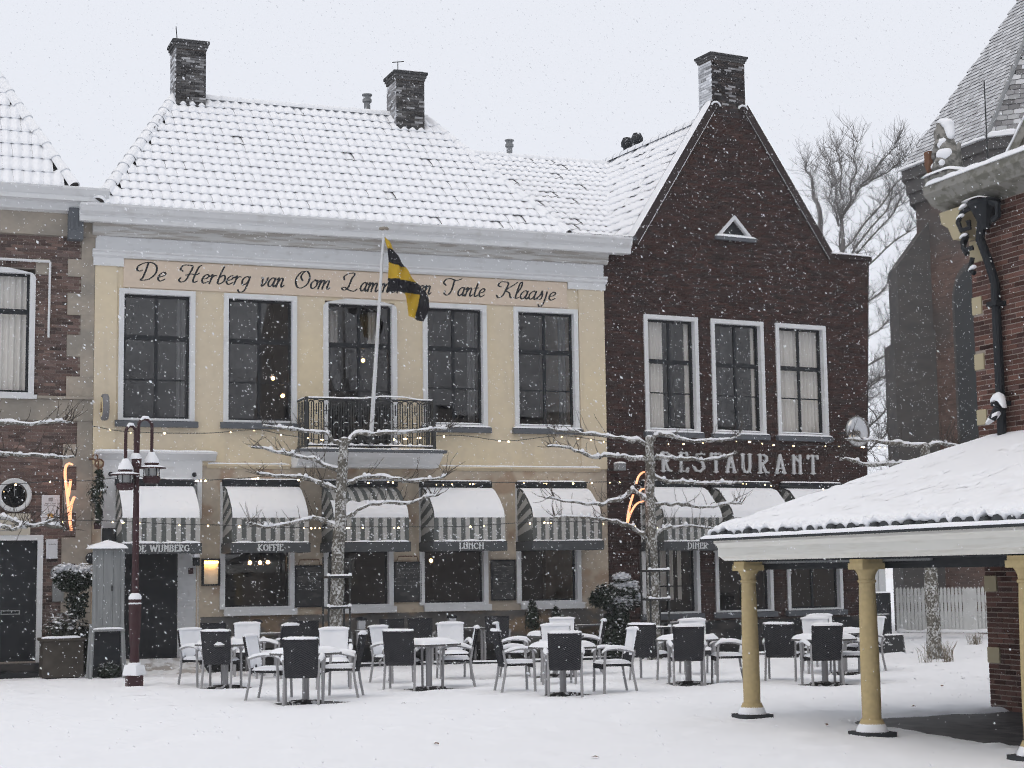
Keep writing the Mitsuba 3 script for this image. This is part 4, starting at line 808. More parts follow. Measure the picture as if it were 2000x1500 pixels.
# round window, notices, door
k = numbered(lh + '__round_window')
m = MB().lathe([(0.235, -0.02), (0.3, -0.02), (0.325, -0.05), (0.3, -0.075), (0.24, -0.06), (0.235, -0.02)], sides=28, caps=False); put(k, None, m.move(lambda v: np.stack([v[:, 0] + oc[0], v[:, 2] + 0.03, v[:, 1] + oc[1]], 1)), 'm_white_flat')
put(k, 'pane', MB().lathe([(0.0, 0.0), (0.24, 0.0)], sides=24).move(lambda v: np.stack([v[:, 0] + oc[0], v[:, 2] + 0.06, v[:, 1] + oc[1]], 1)), 'm_glass')
put(k, 'clock_hand', MB().bar((oc[0], 0.05, oc[1] + 0.2), (oc[0] + 0.01, 0.05, oc[1] - 0.02), 0.012, 0.012), 'm_weathered')
dz = 2.690; du = -0.932
k = numbered(lh + '__door'); d_out = sg.box(du - 1.5, 0.28, du, dz)
put(k, None, MB().wall(d_out.difference(sg.box(du - 1.4, 0.28, du - 0.1, dz - 0.1)), -0.02, 0.1), 'm_white', label='white door frame round a black door')
put(k, 'leaf', MB().box(du - 1.4, du - 0.1, 0.12, 0.17, 0.28, dz - 0.1).box(du - 1.25, du - 0.85, 0.1, 0.12, 1.4, 2.3).box(du - 0.7, du - 0.25, 0.1, 0.12, 1.4, 2.3).box(du - 1.25, du - 0.25, 0.1, 0.12, 0.4, 1.0), 'm_dark')
put(k, 'letter_plate', MB().wall(sg.box(-1.685, 1.183, -1.330, 1.270).difference(sg.box(-1.667, 1.202, -1.349, 1.250)), 0.085, 0.1), 'm_weathered')
put(lh, 'door_step', MB().box(LX, -0.955, -0.75, 0.02, 0.0, 0.13).box(LX, -0.899, -0.4, 0.02, 0.13, 0.27), 'm_plinth')
put(lh, 'plinth', MB().box(du, xe, -0.03, 0.03, 0, 0.3), 'm_plinth')
def notice(label, x0, x1, z0, z1, lines, col='m_paper_white', seed=0):
    k = thing('wall_notice', label, 'notice')
    put(k, 'board', MB().box(x0, x1, -0.035, 0.005, z0, z1), col)
    r = np.random.default_rng(seed); m = MB()
    for a in lines: m.box(x0 + (x1 - x0) * r.uniform(0.1, 0.22), x0 + (x1 - x0) * r.uniform(0.75, 0.9), -0.038, -0.035, z0 + (z1 - z0) * a, z0 + (z1 - z0) * a + 0.012)
    if lines: put(k, 'print_lines', m, 'm_print', kind='stuff')
    return k
diffuse('m_paper_white', (0.6, 0.62, 0.65)); diffuse('m_print', (0.25, 0.25, 0.26)); diffuse('m_tablet', (0.48, 0.45, 0.38)); diffuse('m_orange', (0.5, 0.28, 0.06))
x0, x1, z0, z1 = -0.975, -0.641, 2.864, 3.454
k = notice('white sign with an orange shield on the brick wall beside the round window', x0, x1, z0, z1, (0.72, 0.66))
sx, sz = (x0 + x1) / 2, z0 + 0.17
put(k, 'shield', MB().wall(sg.Polygon([(sx - 0.06, sz + 0.05), (sx, sz + 0.07), (sx + 0.06, sz + 0.05), (sx + 0.045, sz - 0.02), (sx, sz - 0.09), (sx - 0.045, sz - 0.02)]), -0.039, -0.035), 'm_orange')
put(k, 'crest', MB().wall(sg.box(sx - 0.04, z1 - 0.12, sx + 0.04, z1 - 0.05).difference(sg.box(sx - 0.03, z1 - 0.1, sx + 0.03, z1 - 0.09)), -0.039, -0.035), 'm_print')
notice('pale stone tablet with lines of lettering below the round window', -2.3, -1.181, 2.691, 3.100, (0.2, 0.45, 0.7), 'm_tablet', 3)
notice('small white notice box on the red brick beside the black door', -0.878, -0.668, 2.238, 2.609, (0.72,), seed=5)
notice('grey plate with faint lines on the red brick below the notice box', -0.750, -0.540, 1.417, 1.807, (0.2, 0.55), 'm_weathered', 6)
k = thing('round_plate', 'pale round plate on the red brick beside the snowy bush', 'plate')
put(k, None, MB().lathe([(0, 0), (0.13, 0), (0.13, 0.03), (0, 0.03)], sides=20).move(lambda v: np.stack([v[:, 0] + -0.661, -v[:, 2], v[:, 1] + 1.972], 1)), 'm_weathered')
# ================================================================ THE RESTAURANT
ca, sa = math.cos(math.radians(6)), math.sin(math.radians(6))
def BF(v): return np.stack([10.955 + v[:, 0] * ca - v[:, 1] * sa, v[:, 0] * sa + v[:, 1] * ca, v[:, 2]], 1)
def bf(u, y, z): return tuple(BF(np.array([[u, y, z]]))[0])
rs = thing('restaurant', 'dark brick gabled restaurant with white framed windows and a tall gable chimney', 'building')
outline = sg.Polygon([(0, 0), (6.93, 0), (7.44, 9.2), (6.3, 9.22), (3.97, 12.6), (3.02, 12.6), (0.82, 9.2), (0.0, 9.2)])
bw = [(1.012, 2.447), (2.804, 4.260), (4.603, 6.054)]
gw = [(0.83, 2.33), (2.75, 4.32), (4.72, 6.3)]
BT, BB_ = 7.54, 4.92
tri = [(3.027, 9.448), (3.542, 9.995), (4.057, 9.494)]
tri = sg.Polygon([(tri[0][0], tri[0][1] + 0.02), tri[1], (tri[2][0], tri[0][1] + 0.02)])
cuts = [sg.box(a + .02, BB_, b - .02, BT) for a, b in bw] + [sg.box(a, 0.92, b, 3.72) for a, b in gw] + [tri]
solid = outline.difference(shapely.union_all(cuts))
put(rs, 'wall', MB().wall(solid, 0.012, 0.35).box(6.55, 6.85, 0.35, 9, 0, 9.15).box(0.0, 0.3, 0.35, 9, 0, 9.15).box(0.3, 7.0, 8.7, 9, 0, 9.15).move(BF), 'm_mortar_dark')
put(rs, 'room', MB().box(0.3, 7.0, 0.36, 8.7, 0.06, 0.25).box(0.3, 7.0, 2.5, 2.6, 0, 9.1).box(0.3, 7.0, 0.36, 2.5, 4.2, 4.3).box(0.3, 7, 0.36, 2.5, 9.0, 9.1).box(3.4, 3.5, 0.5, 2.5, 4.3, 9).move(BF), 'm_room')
PALR = [(0.054, 0.035, 0.033), (0.06, 0.037, 0.034), (0.049, 0.034, 0.033), (0.067, 0.039, 0.035), (0.046, 0.035, 0.034)]
put(rs, 'brickwork', brick_mesh(brick_rows(solid.intersection(sg.box(-1, 0.75, 9, 14))), palette=PALR, seed=31, var=0.11, frame=BF), 'm_vertex', kind='stuff')
put(rs, 'plinth', MB().box(0, 6.96, -0.03, 0.012, 0, 0.72).move(BF), 'm_plinth')
put(rs, 'side_brickwork', MB().add([bf(6.95, 0, 0), bf(6.95, 9, 0), bf(7.46, 9, 9.2), bf(7.46, 0, 9.2)], [[0, 1, 2, 3]]), 'm_slate')
ridge = (3.5, 12.45)
for i, (a, b) in enumerate(bw):
    k = window(rs, a, b, BB_, BT, 0.095, 6.504, (5.798,), frame=BF, snow=True)
    g = lambda *q, k=k: curtain(k, *q, frame=BF)
    if i == 0: g(a + 0.12, a + 0.62, BB_ + 0.03, BT - 0.1, 0.22, 5); g(b - 0.22, b - 0.1, BB_ + 0.03, BT - 0.1, 0.24, 1)
    if i == 1: g(b - 0.2, b - 0.1, BB_ + 0.03, BT - 0.1, 0.24, 1)
    if i == 2: g(a + 0.1, b - 0.1, BB_ + 0.03, BT - 0.1, 0.22, 11)
for i, (a, b) in enumerate(gw):
    k = window(rs, a, b, 0.9, 3.72, 0.085, 2.75, (1.5,) if i == 0 else (), frame=BF, name='shop_window', sill=True, rail=0.035)
    if i == 0: curtain(k, a + 0.6, a + 1.0, 1.2, 3.6, 0.3, 3, BF); curtain(k, a + 1.12, a + 1.22, 1.2, 3.6, 0.3, 1, BF)
k = numbered(rs + '__gable_window')
put(k, None, MB().wall(tri.buffer(0.005).difference(tri.buffer(-0.07, join_style='mitre')), -0.04, 0.1).move(BF), 'm_white', label='white triangular window high in the gable')
put(k, 'pane', MB().wall(tri.buffer(-0.06, join_style='mitre'), 0.05, 0.055).move(BF), 'm_dark')
tx0, tz0, tx1, _ = tri.bounds
put(k, 'sill', MB().box(tx0 - 0.04, tx1 + 0.05, -0.1, 0.0, tz0 - 0.08, tz0).move(BF), 'm_bluestone')
m = MB(); snow_strip(m, [(tx0 - 0.04, -0.05, tz0), (tx1 + 0.05, -0.05, tz0)], 0.1, 0.045, 3); put(k, 'snow', m.move(BF), 'm_snow', smooth=60)
# gable copings, kneeler, scrolls
for nm, p, q in (('coping', (0.78, 9.16), (3.04, 12.62)), ('coping', (6.36, 9.2), (3.95, 12.62))):
    p, q = np.array(p), np.array(q); d = (q - p) / np.linalg.norm(q - p); n = np.array([-d[1], d[0]]) * (1 if p[0] < 3 else -1)
    put(rs, nm, MB().wall(sg.Polygon([p - n * 0.14, q - n * 0.14, q + n * 0.06, p + n * 0.06]), -0.05, 0.3).move(BF), 'm_brick_trim')
    m = MB()
    if nm: snow_strip(m, [(p[0] + n[0] * 0.06, 0.1, p[1] + n[1] * 0.06), (q[0] + n[0] * 0.06, 0.1, q[1] + n[1] * 0.06)], 0.34 if p[0] < 3 else 0.2, 0.045 if p[0] < 3 else 0.02, 2); put(rs, 'snow', m.move(BF), 'm_snow', smooth=60)
    m = MB(); snow_strip(m, [(p[0] - n[0] * 0.13, -0.045, p[1] - n[1] * 0.13), (q[0] - n[0] * 0.13, -0.045, q[1] - n[1] * 0.13)], 0.03, 0.012, 5); put(rs, 'snow', m.move(BF), 'm_snow', smooth=60)
diffuse('m_brick_trim', (0.05, 0.04, 0.04))
put(rs, 'kneeler', MB().box(6.28, 7.5, -0.06, 0.32, 9.2, 9.3).move(BF), 'm_brick_trim')
m = MB(); snow_strip(m, [(6.3, 0.0, 9.3), (7.48, 0.0, 9.3)], 0.26, 0.05, 5); put(rs, 'snow', m.move(BF), 'm_snow', smooth=60)
for u in (3.1, 3.86):
    t = np.linspace(0, 3.6 * np.pi, 30); r = 0.02 + 0.1 * t / t[-1]; s = 1 if u < 3.5 else -1
    put(rs, 'scroll', MB().tube(np.stack([u + s * r * np.cos(t), 0 * t - 0.05, 12.5 + r * np.sin(t)], 1), 0.022, 5).move(BF), 'm_brick_trim')
    m = MB(); an = np.linspace(0.3, 2.8, 9); m.tube(np.stack([u + 0.13 * np.cos(an), 0 * an - 0.05, 12.5 + 0.13 * np.sin(an)], 1), 0.026, 6); put(rs, 'snow', m.move(BF), 'm_snow', smooth=True)
chimney(rs, 3.04, 3.96, 0.0, 0.55, 12.3, 13.82, 0.16, 41, 1.0, palette=[(0.04, 0.038, 0.04)] * 6 + [(0.07, 0.06, 0.058)] * 4 + [(0.25, 0.25, 0.26)], frame=BF)
# roof behind the gable
V = np.array([[0.75, 0.3, 9.15], [0.75, 9, 9.15], [6.35, 9, 9.15], [6.35, 0.3, 9.15], [3.5, 0.3, 12.45], [3.5, 9, 12.45]])
put(rs, 'roof', MB().add(BF(V - [0, 0, 0.06]), [[0, 4, 5], [0, 5, 1], [3, 2, 5], [3, 5, 4], [1, 5, 2], [0, 1, 2], [0, 2, 3]]), 'm_slate')
du_, dz_ = 2.75, 3.3; sl = math.hypot(du_, dz_)
es = np.array([du_ / sl * ca, du_ / sl * sa, dz_ / sl]); eu = np.array([sa, -ca, 0.0])
tile_field(rs + '__roof', sg.box(0, 0, 8.4, sl - 0.1), bf(0.73, 8.6, 9.17), eu, es, 0.2, 0.33, 0.25, limit=300, seed=17)
ridge_tiles(rs + '__roof', bf(3.5, 0.35, 12.5), bf(3.5, 8.9, 12.5), 0.1, 0.37, 6, name='ridge_tile', snow=0.045)
for y in (4.25, 4.75):
    k = numbered(rs + '__roof_cowl'); put(k, None, MB().lathe([(0.1, 12.4), (0.1, 12.72), (0.15, 12.74), (0.155, 12.85), (0.1, 12.97), (0.0, 13.0)], *bf(3.6, y, 0)[:2], 0, 14), 'm_dark')
# the raised letters
lz0, lh_ = 4.045, 0.405
for c_, a, b in (('R', 1.358, 1.647), ('E', 1.829, 2.094), ('S', 2.230, 2.560), ('T', 2.691, 2.954), ('A', 3.080, 3.381), ('U', 3.507, 3.819), ('R', 3.975, 4.290), ('A', 4.456, 4.767), ('N', 4.934, 5.234), ('T', 5.389, 5.684)):
    put(rs, 'letter', MB().wall(cap_poly(c_, a + 0.02, lz0, b - a - 0.02, lh_, 0.068), -0.055, -0.012).move(BF), 'm_letter')
diffuse('m_letter', (0.5, 0.51, 0.52))
awning('snowy striped awning lettered DINER, leftmost on the dark brick restaurant', 0.85, 2.37, ZT + 0.05, ZM, ZV, ZB - 0.03, text='DINER', tw=(1.42, 1.95), frame=BF)
awning('snowy striped awning in the middle of the dark brick restaurant', 2.66, 4.27, ZT + 0.05, ZM, ZV, ZB - 0.03, frame=BF)
awning('snowy striped awning at the right of the restaurant, half hidden by the pavilion roof', 4.6, 6.3, ZT + 0.05, ZM, ZV, ZB - 0.03, frame=BF)
k = thing('flood_lamp', 'grey flood lamp on the brick wall beside the inn corner', 'lamp')
x, z = 0.192, 4.113
put(k, 'housing', MB().box(x - 0.1, x + 0.1, -0.32, -0.14, z - 0.09, z + 0.06).move(BF), 'm_gutter'); put(k, 'arm', MB().box(x - 0.02, x + 0.02, -0.2, 0, z - 0.02, z + 0.02).move(BF), 'm_iron')
m = MB(); snow_pad(m, x - 0.11, x + 0.11, -0.33, -0.13, z + 0.06, 0.04); put(k, 'snow', m.move(BF), 'm_snow', smooth=True)
k = thing('traffic_mirror', 'round convex mirror on a bracket at the right corner of the restaurant', 'mirror')
x, z = 6.455, 5.002
m = MB().lathe([(0.0, 0.11), (0.13, 0.095), (0.25, 0.055), (0.33, 0.0)], sides=30, caps=False); scene['m_mirror'] = {'type': 'twosided', 'bsdf': {'type': 'roughconductor', 'material': 'Al', 'alpha': 0.05, 'specular_reflectance': rgb((0.5, 0.51, 0.52))}}
put(k, 'glass', m.move(lambda v: BF(np.stack([x + v[:, 0] - 0.3 * v[:, 2], -0.6 - v[:, 2], z + v[:, 1]], 1))), 'm_mirror', smooth=True)
m = MB().lathe([(0.0, -0.03), (0.34, -0.03), (0.36, 0.0), (0.33, 0.012)], sides=30, caps=False); put(k, 'rim', m.move(lambda v: BF(np.stack([x + v[:, 0], -0.59 - v[:, 2], z + v[:, 1]], 1))), 'm_weathered')
put(k, 'bracket', MB().bar((x, -0.56, z), (x - 0.1, 0.0, z), 0.04, 0.04).move(BF), 'm_iron')
# ================================================================ TOWN HALL CORNER, ITS ARCADE ROOF AND COLUMNS
th_ = thing('town_hall', 'old brick town hall corner with pale quoin blocks and snowy stone cornice at the right', 'building')
def RF(v): return np.stack([9.49 + v[:, 1], -15.05 - v[:, 0], v[:, 2]], 1)      # u runs towards the viewer along the wall, outward is -y
put(th_, 'wall', MB().box(0, 16, 0.004, 28, 0, 6.7).move(RF), 'm_mortar_pale')
put(th_, 'roof', MB().add(RF(np.array([[0.9, 0.3, 6.9], [15.1, 0.3, 6.9], [8, 0.3, 14.0], [0.9, 28, 6.9], [15.1, 28, 6.9], [8, 28, 14.0]])), [[0, 2, 5, 3], [1, 4, 5, 2], [0, 1, 2, 2], [3, 5, 4, 4]]), 'm_snow_thin')
qs = [(0, 0.29, 5.87, 6.16), (0, 0.19, 5.17, 5.4), (0, 0.19, 4.43, 4.64), (0, 0.19, 3.7, 3.9), (0, 0.24, 1.52, 1.72), (0, 0.26, 2.6, 2.8), (0, 0.24, 0.6, 0.8)]
for a, b, c, d in qs: put(th_, 'quoin_stone', MB().box(a - 0.006, b, -0.016, 0.3, c, d).move(RF), 'm_quoin')
diffuse('m_quoin', (0.42, 0.37, 0.25))
zone = sg.box(0, 0, 3.5, 6.6).difference(shapely.union_all([sg.box(a, c - 0.008, b + 0.01, d + 0.008) for a, b, c, d in qs]))
PALT = [(0.095, 0.052, 0.044), (0.11, 0.058, 0.048), (0.082, 0.048, 0.043), (0.125, 0.066, 0.053)]
rows = brick_rows(zone, 0.066, 0.22, 0.013); vis = (rows[:, 0] < 1.25) & (rows[:, 2] > 3.35)
rr2 = np.random.default_rng(8); vis_rows = rows[vis]; extra = vis_rows[300:]; vis_rows = vis_rows[:300]
for r_ in vis_rows: put(th_, 'brick', brick_mesh(r_[None], palette=[PALT[rr2.integers(0, 4)]], seed=int(rr2.integers(1, 10**6)), proud=0.003, frame=RF), 'm_vertex')
put(th_, 'brickwork', brick_mesh(np.vstack([rows[~vis], extra]), palette=PALT, seed=51, proud=0.003, frame=RF), 'm_vertex', kind='stuff')
# far end of the corner, seen edge on
put(th_, 'cornice', MB().sweep_x([(-0.42, 6.98), (-0.42, 6.86), (-0.36, 6.8), (-0.3, 6.72), (-0.12, 6.66), (0.0, 6.6), (0.3, 6.6), (0.3, 6.98)], -0.42, 12).move(RF), 'm_mossy_stone')
diffuse('m_mossy_stone', mikit.proc(lambda p, n, uv: mix((0.26, 0.255, 0.235), (0.17, 0.168, 0.145), smoothstep(0.38, 0.66, tfbm(p.x * 13, p.y * 13, p.z * 13)))))
m = MB(); snow_strip(m, [(-0.44, -0.3, 6.97), (3.0, -0.3, 6.97), (8, -0.3, 6.97)], 0.3, 0.09, 12); put(th_, 'cornice_snow', m.move(RF), 'm_snow', smooth=60)
put(th_, 'corbel', MB().wall(sg.Polygon([(-0.3, 6.6), (0.2, 6.6), (0.16, 6.42), (0.14, 6.18), (-0.02, 6.18), (-0.12, 6.36), (-0.26, 6.44)]), -0.26, 0.1).move(RF), 'm_quoin', label='pale stone corbel below the cornice')
put(th_, 'gable_coping', MB().bar((0.75, 0.1, 6.9), (8.0, 0.1, 14.1), 0.3, 0.16).move(RF), 'm_mossy_stone')
m = MB(); snow_strip(m, [(0.75, 0.1, 6.98), (8.0, 0.1, 14.18)], 0.34, 0.14, 4); put(th_, 'coping_snow', m.move(RF), 'm_snow', smooth=60)
put(th_, 'gable', MB().wall(sg.Polygon([(0.9, 6.98), (15.1, 6.98), (8, 14.05)]), 0.05, 0.3).move(RF), 'm_mortar_pale')
# black rainwater head, swan neck and downpipe
hp = numbered(th_ + '__downpipe')
put(hp, None, MB().tube([(0.58, -0.24, 6.3), (0.5, -0.22, 6.1), (0.55, -0.14, 5.8), (0.6, -0.09, 5.5), (0.6, -0.09, 3.2)], 0.06, 10).move(RF), 'm_dark', label='black downpipe with swan neck')
put(hp, 'rain_head', MB().lathe([(0.05, 6.2), (0.12, 6.35), (0.17, 6.46), (0.21, 6.52), (0.21, 6.58), (0.17, 6.6)], 0.62, -0.22, 0, 12).tube([(0.42, -0.3, 6.52), (0.3, -0.34, 6.48), (0.24, -0.36, 6.36), (0.3, -0.36, 6.24), (0.4, -0.3, 6.26), (0.38, -0.3, 6.36)], 0.035, 6).tube([(0.34, -0.3, 6.2), (0.26, -0.32, 6.1), (0.3, -0.32, 5.98), (0.4, -0.26, 6.0)], 0.035, 6).tube([(0.8, -0.26, 6.52), (1.0, -0.3, 6.45), (1.0, -0.3, 6.3), (0.84, -0.26, 6.28)], 0.04, 6).tube([(0.2, -0.2, 6.2), (0.14, -0.22, 6.05), (0.22, -0.22, 5.95)], 0.04, 6).tube([(0.25, -0.16, 5.9), (0.2, -0.18, 5.75), (0.3, -0.18, 5.68)], 0.035, 6).move(RF), 'm_dark', label='black ornate rainwater head with scrolls')
m = MB(); snow_pad(m, 0.45, 0.8, -0.46, -0.1, 6.58, 0.03)
for p in ((0.28, -0.36, 6.4), (0.34, -0.36, 6.52), (0.3, -0.34, 6.14), (0.2, -0.22, 5.98), (0.27, -0.2, 5.72)): snow_strip(m, [(p[0] - 0.06, p[1], p[2]), (p[0] + 0.08, p[1], p[2] + 0.03)], 0.06, 0.05, int(p[2] * 9))
put(hp, 'snow', m.move(RF), 'm_snow', smooth=60)
put(hp, 'pipe_clamp', MB().box(0.5, 0.7, -0.17, 0, 3.9, 3.96).box(0.5, 0.7, -0.17, 0, 5.2, 5.26).move(RF), 'm_dark')
put(hp, 'shoe', MB().tube([(0.6, -0.09, 3.92), (0.66, -0.2, 3.84), (0.6, -0.24, 3.72)], 0.05, 8).move(RF), 'm_dark')
m = MB(); snow_strip(m, [(0.5, -0.14, 3.95), (0.75, -0.2, 3.97), (0.82, -0.2, 3.85)], 0.12, 0.1, 5); snow_strip(m, [(0.5, -0.24, 3.66), (0.7, -0.2, 3.78)], 0.12, 0.07, 6); put(hp, 'snow', m.move(RF), 'm_snow', smooth=60)
# lion statue on the cornice
def blob(spheres, target=0.03, it=4):
    import manifold3d as m3
    out = m3.Manifold()
    for a, b in spheres:
        s = [m3.Manifold.sphere(q[3], 16).translate(q[:3]) for q in (a, b)]
        out += m3.Manifold.batch_hull(s)
    g = out.refine_to_length(target).to_mesh()
    t = trimesh.Trimesh(g.vert_properties[:, :3], g.tri_verts, process=True); trimesh.smoothing.filter_taubin(t, iterations=it)
    return t
li = thing('lion_statue', 'weathered stone lion holding a shield on the town hall cornice, capped with snow', 'statue')
lx, lz = -0.16, 7.0
t = blob([((0.08, 0.02, 0.2, 0.13), (0.0, 0.0, 0.42, 0.11)), ((0.0, 0.0, 0.42, 0.11), (-0.07, 0, 0.56, 0.115)), ((-0.07, 0, 0.56, 0.115), (-0.15, 0.0, 0.54, 0.065)), ((0.02, -0.1, 0.16, 0.09), (-0.12, -0.1, 0.1, 0.05)), ((0.02, 0.12, 0.16, 0.09), (-0.12, 0.12, 0.1, 0.05)),
          ((-0.02, -0.1, 0.42, 0.055), (-0.14, -0.1, 0.26, 0.04)), ((-0.02, 0.1, 0.42, 0.055), (-0.14, 0.1, 0.26, 0.04)), ((-0.16, 0, 0.5, 0.045), (-0.18, 0, 0.51, 0.04)), ((-0.04, -0.08, 0.66, 0.03), (-0.03, -0.07, 0.6, 0.03)), ((-0.04, 0.08, 0.66, 0.03), (-0.03, 0.07, 0.6, 0.03)), ((0.18, 0.04, 0.1, 0.03), (0.24, 0.02, 0.35, 0.025))])
put(li, 'body', MB().tm(t).move(lambda v: RF(v * [1.05, 1.05, 1.05] + [lx, -0.2, lz + 0.1])), 'm_statue', smooth=True)
put(li, 'base', MB().box(lx - 0.26, lx + 0.3, -0.4, 0.0, lz - 0.04, lz + 0.1).move(RF), 'm_statue')
diffuse('m_statue', mikit.proc(lambda p, n, uv: mix((0.27, 0.262, 0.245), (0.12, 0.12, 0.112), smoothstep(0.4, 0.65, tfbm(p.x * 16, p.y * 16, p.z * 16)))))
put(li, 'shield', MB().wall(sg.Polygon([(lx - 0.26, lz + 0.46), (lx - 0.16, lz + 0.46), (lx - 0.15, lz + 0.3), (lx - 0.2, lz + 0.14), (lx - 0.26, lz + 0.28)]), -0.38, -0.32).move(RF), 'm_rust')
t = blob([((-0.07, 0.0, 0.7, 0.06), (0.03, 0.02, 0.65, 0.08)), ((0.05, 0.02, 0.6, 0.07), (0.1, 0.0, 0.48, 0.05)), ((-0.02, -0.08, 0.4, 0.07), (0.04, -0.06, 0.42, 0.05)), ((0.04, -0.1, 0.24, 0.08), (0.1, -0.06, 0.24, 0.08)), ((-0.14, -0.1, 0.12, 0.05), (0.05, -0.12, 0.14, 0.06))], 0.03, 3)
m = MB().tm(t).move(lambda v: v * 1.05 + [lx, -0.2, lz + 0.11]); snow_pad(m, lx - 0.28, lx + 0.32, -0.44, 0.0, lz + 0.1, 0.06, 2)
put(li, 'snow', m.move(RF), 'm_snow', smooth=60)
put(th_, 'lightning_rod', MB().tube([(0.32, 0.1, 6.98), (0.32, 0.1, 8.3)], 0.01, 5).move(RF), 'm_iron')
# arcade: lean-to roof, fascia, beam, columns
ar = thing('arcade', 'low lean-to arcade roof under thick snow with cream fascia and round columns', 'pavilion')
N0 = -0.7                                         # the far end of the arcade (u), near end beyond the frame
fx = 5.85 - 9.49
fas = [(fx - 0.06, 2.24), (fx - 0.06, 2.18), (fx - 0.03, 2.16), (fx, 2.12), (fx, 2.02), (fx + 0.05, 1.99), (fx + 0.09, 1.96), (fx + 0.16, 1.96), (fx + 0.16, 2.24)]
put(ar, 'fascia', MB().sweep_x(fas, -0.55, 11).move(RF), 'm_pavilion_paint', label='cream moulded fascia board')
put(ar, 'end_board', MB().box(-0.55, -0.4, fx + 0.16, 0.0, 1.97, 2.3).move(RF), 'm_pavilion_paint')
put(ar, 'beam', MB().box(-0.4, 11, fx + 0.17, fx + 0.4, 1.94, 2.2).box(-0.4, 11, fx + 0.4, 0, 2.1, 2.2).box(-0.35, 11, fx + 0.46, fx + 0.6, 1.84, 2.1).move(RF), 'm_dark')
put(ar, 'tie_rod', MB().bar((-0.3, fx + 0.42, 1.93), (3.4, fx + 0.42, 1.93), 0.03, 0.03).move(RF), 'm_weathered')
put(ar, 'roof', MB().add(RF(np.array([[-0.62, fx - 0.05, 2.33], [11, fx - 0.05, 2.33], [11, 0.02, 3.5], [0.1, 0.02, 3.5], [-0.62, fx - 0.05, 2.2], [11, fx - 0.05, 2.2], [11, 0.02, 2.3], [0.1, 0.02, 2.3]])), [[0, 1, 2, 3], [0, 4, 5, 1], [0, 3, 7, 4], [4, 7, 6, 5]]), 'm_slate')
# its snow: one thick blanket with a scalloped lower edge over the tile ends
nu, ns = 420, 60
U, S = np.meshgrid(np.linspace(0, 1, nu) ** 0.9, np.linspace(0, 1, ns), indexing='ij')
u0_ = -0.62 + 0.72 * S; uu = u0_ + (10.5 - u0_) * U
yy = fx - 0.06 + (0.02 - fx + 0.06) * S
P = np.stack([uu * 1.0, yy, 0 * uu], -1)
wave = np.cos(2 * np.pi * uu / 0.21)
thick = 0.075 + 0.02 * (meshkit.fbm(P * 1.3, 3) - 0.5) + 0.012 * wave * np.clip(1 - S * 2.6, 0, 1) + 0.03 * (meshkit.fbm(P * [9, 3, 1], 2, 4) - 0.62) * np.clip(1 - S * 1.5, 0, 1)
rowg = 0.018 * np.clip(np.cos(2 * np.pi * S * 11.0), 0.86, 1) ** 6 * (meshkit.fbm(P * [2.6, 4, 1], 2, 6) > 0.56) * (S < 0.75)
thick = np.maximum(0.012, thick - 3.2 * rowg * (0.35 + 0.65 * (meshkit.fbm(P * 7, 2, 2) > 0.5)))
thick *= np.clip((S + 0.012 + 0.01 * wave) * 28, 0, 1) ** 0.5 * np.clip(U * 60 + 0.15, 0, 1) ** 0.5
zz = 2.335 + (3.5 - 2.335) * S + thick
r6 = np.random.default_rng(16); per = r6.choice([0.15, 0.5, 0.8, 1.0, 1.25], 80, p=[0.12, 0.18, 0.25, 0.25, 0.2])
fr = np.floor(uu[:, 0] / 0.21 + 0.5).astype(int)                                # scallops of the lower edge hang over the tile ends
hang = 0.03 + 0.085 * per[np.clip(fr + 6, 0, 79)] * (0.5 + 0.5 * np.cos(2 * np.pi * uu[:, 0] / 0.21)) ** 0.6 * (0.8 + 0.5 * meshkit.fbm(P[:, 0] * 6, 2, 3))
i, j = np.meshgrid(np.arange(nu - 1), np.arange(ns - 1), indexing='ij'); f = np.stack([i * ns + j, i * ns + j + 1, (i + 1) * ns + j + 1, (i + 1) * ns + j], -1).reshape(-1, 4)
m = MB().add(RF(np.stack([uu, yy, zz], -1).reshape(-1, 3)), f)
sk = np.stack([np.stack([uu[:, 0], yy[:, 0] - d_, zz[:, 0] + 0.01 * (d_ > 0) - q * hang], -1) for d_, q in ((0.0, 0.0), (0.035, 0.1), (0.045, 0.5), (0.025, 1.0), (-0.02, 0.9))], 1)
i, j = np.meshgrid(np.arange(nu - 1), np.arange(4), indexing='ij'); m.add(RF(sk.reshape(-1, 3)), np.stack([i * 5 + j, i * 5 + j + 1, (i + 1) * 5 + j + 1, (i + 1) * 5 + j], -1).reshape(-1, 4)); put(ar, 'roof_snow', m, 'm_snow', smooth=True)
r5 = np.random.default_rng(6)
for i in range(34):                                                       # dark tile ends under the scalloped edge
    u = -0.45 + i * 0.21
    w = r5.uniform(0.07, 0.12)
    put(ar, 'tile_end', MB().lathe([(w * 0.62, 0), (w * 0.62, 0.1), (0.0, 0.1)], 0, 0, 0, 9).move(lambda v, u=u: RF(np.stack([u + v[:, 0], fx - 0.1 - 0.02 + v[:, 2], 2.285 + 0.75 * v[:, 1]], 1))), 'm_slate')
m = MB()
snow_strip(m, [(-0.66, fx - 0.16, 2.235), (4, fx - 0.15, 2.235), (10, fx - 0.15, 2.235)], 0.13, 0.045, 3, 0.2, 90)
put(ar, 'gutter_snow', m.move(RF), 'm_snow', smooth=60)
put(ar, 'gutter', MB().box(-0.64, 11, fx - 0.21, fx - 0.07, 2.21, 2.24).move(RF), 'm_dark_soft')
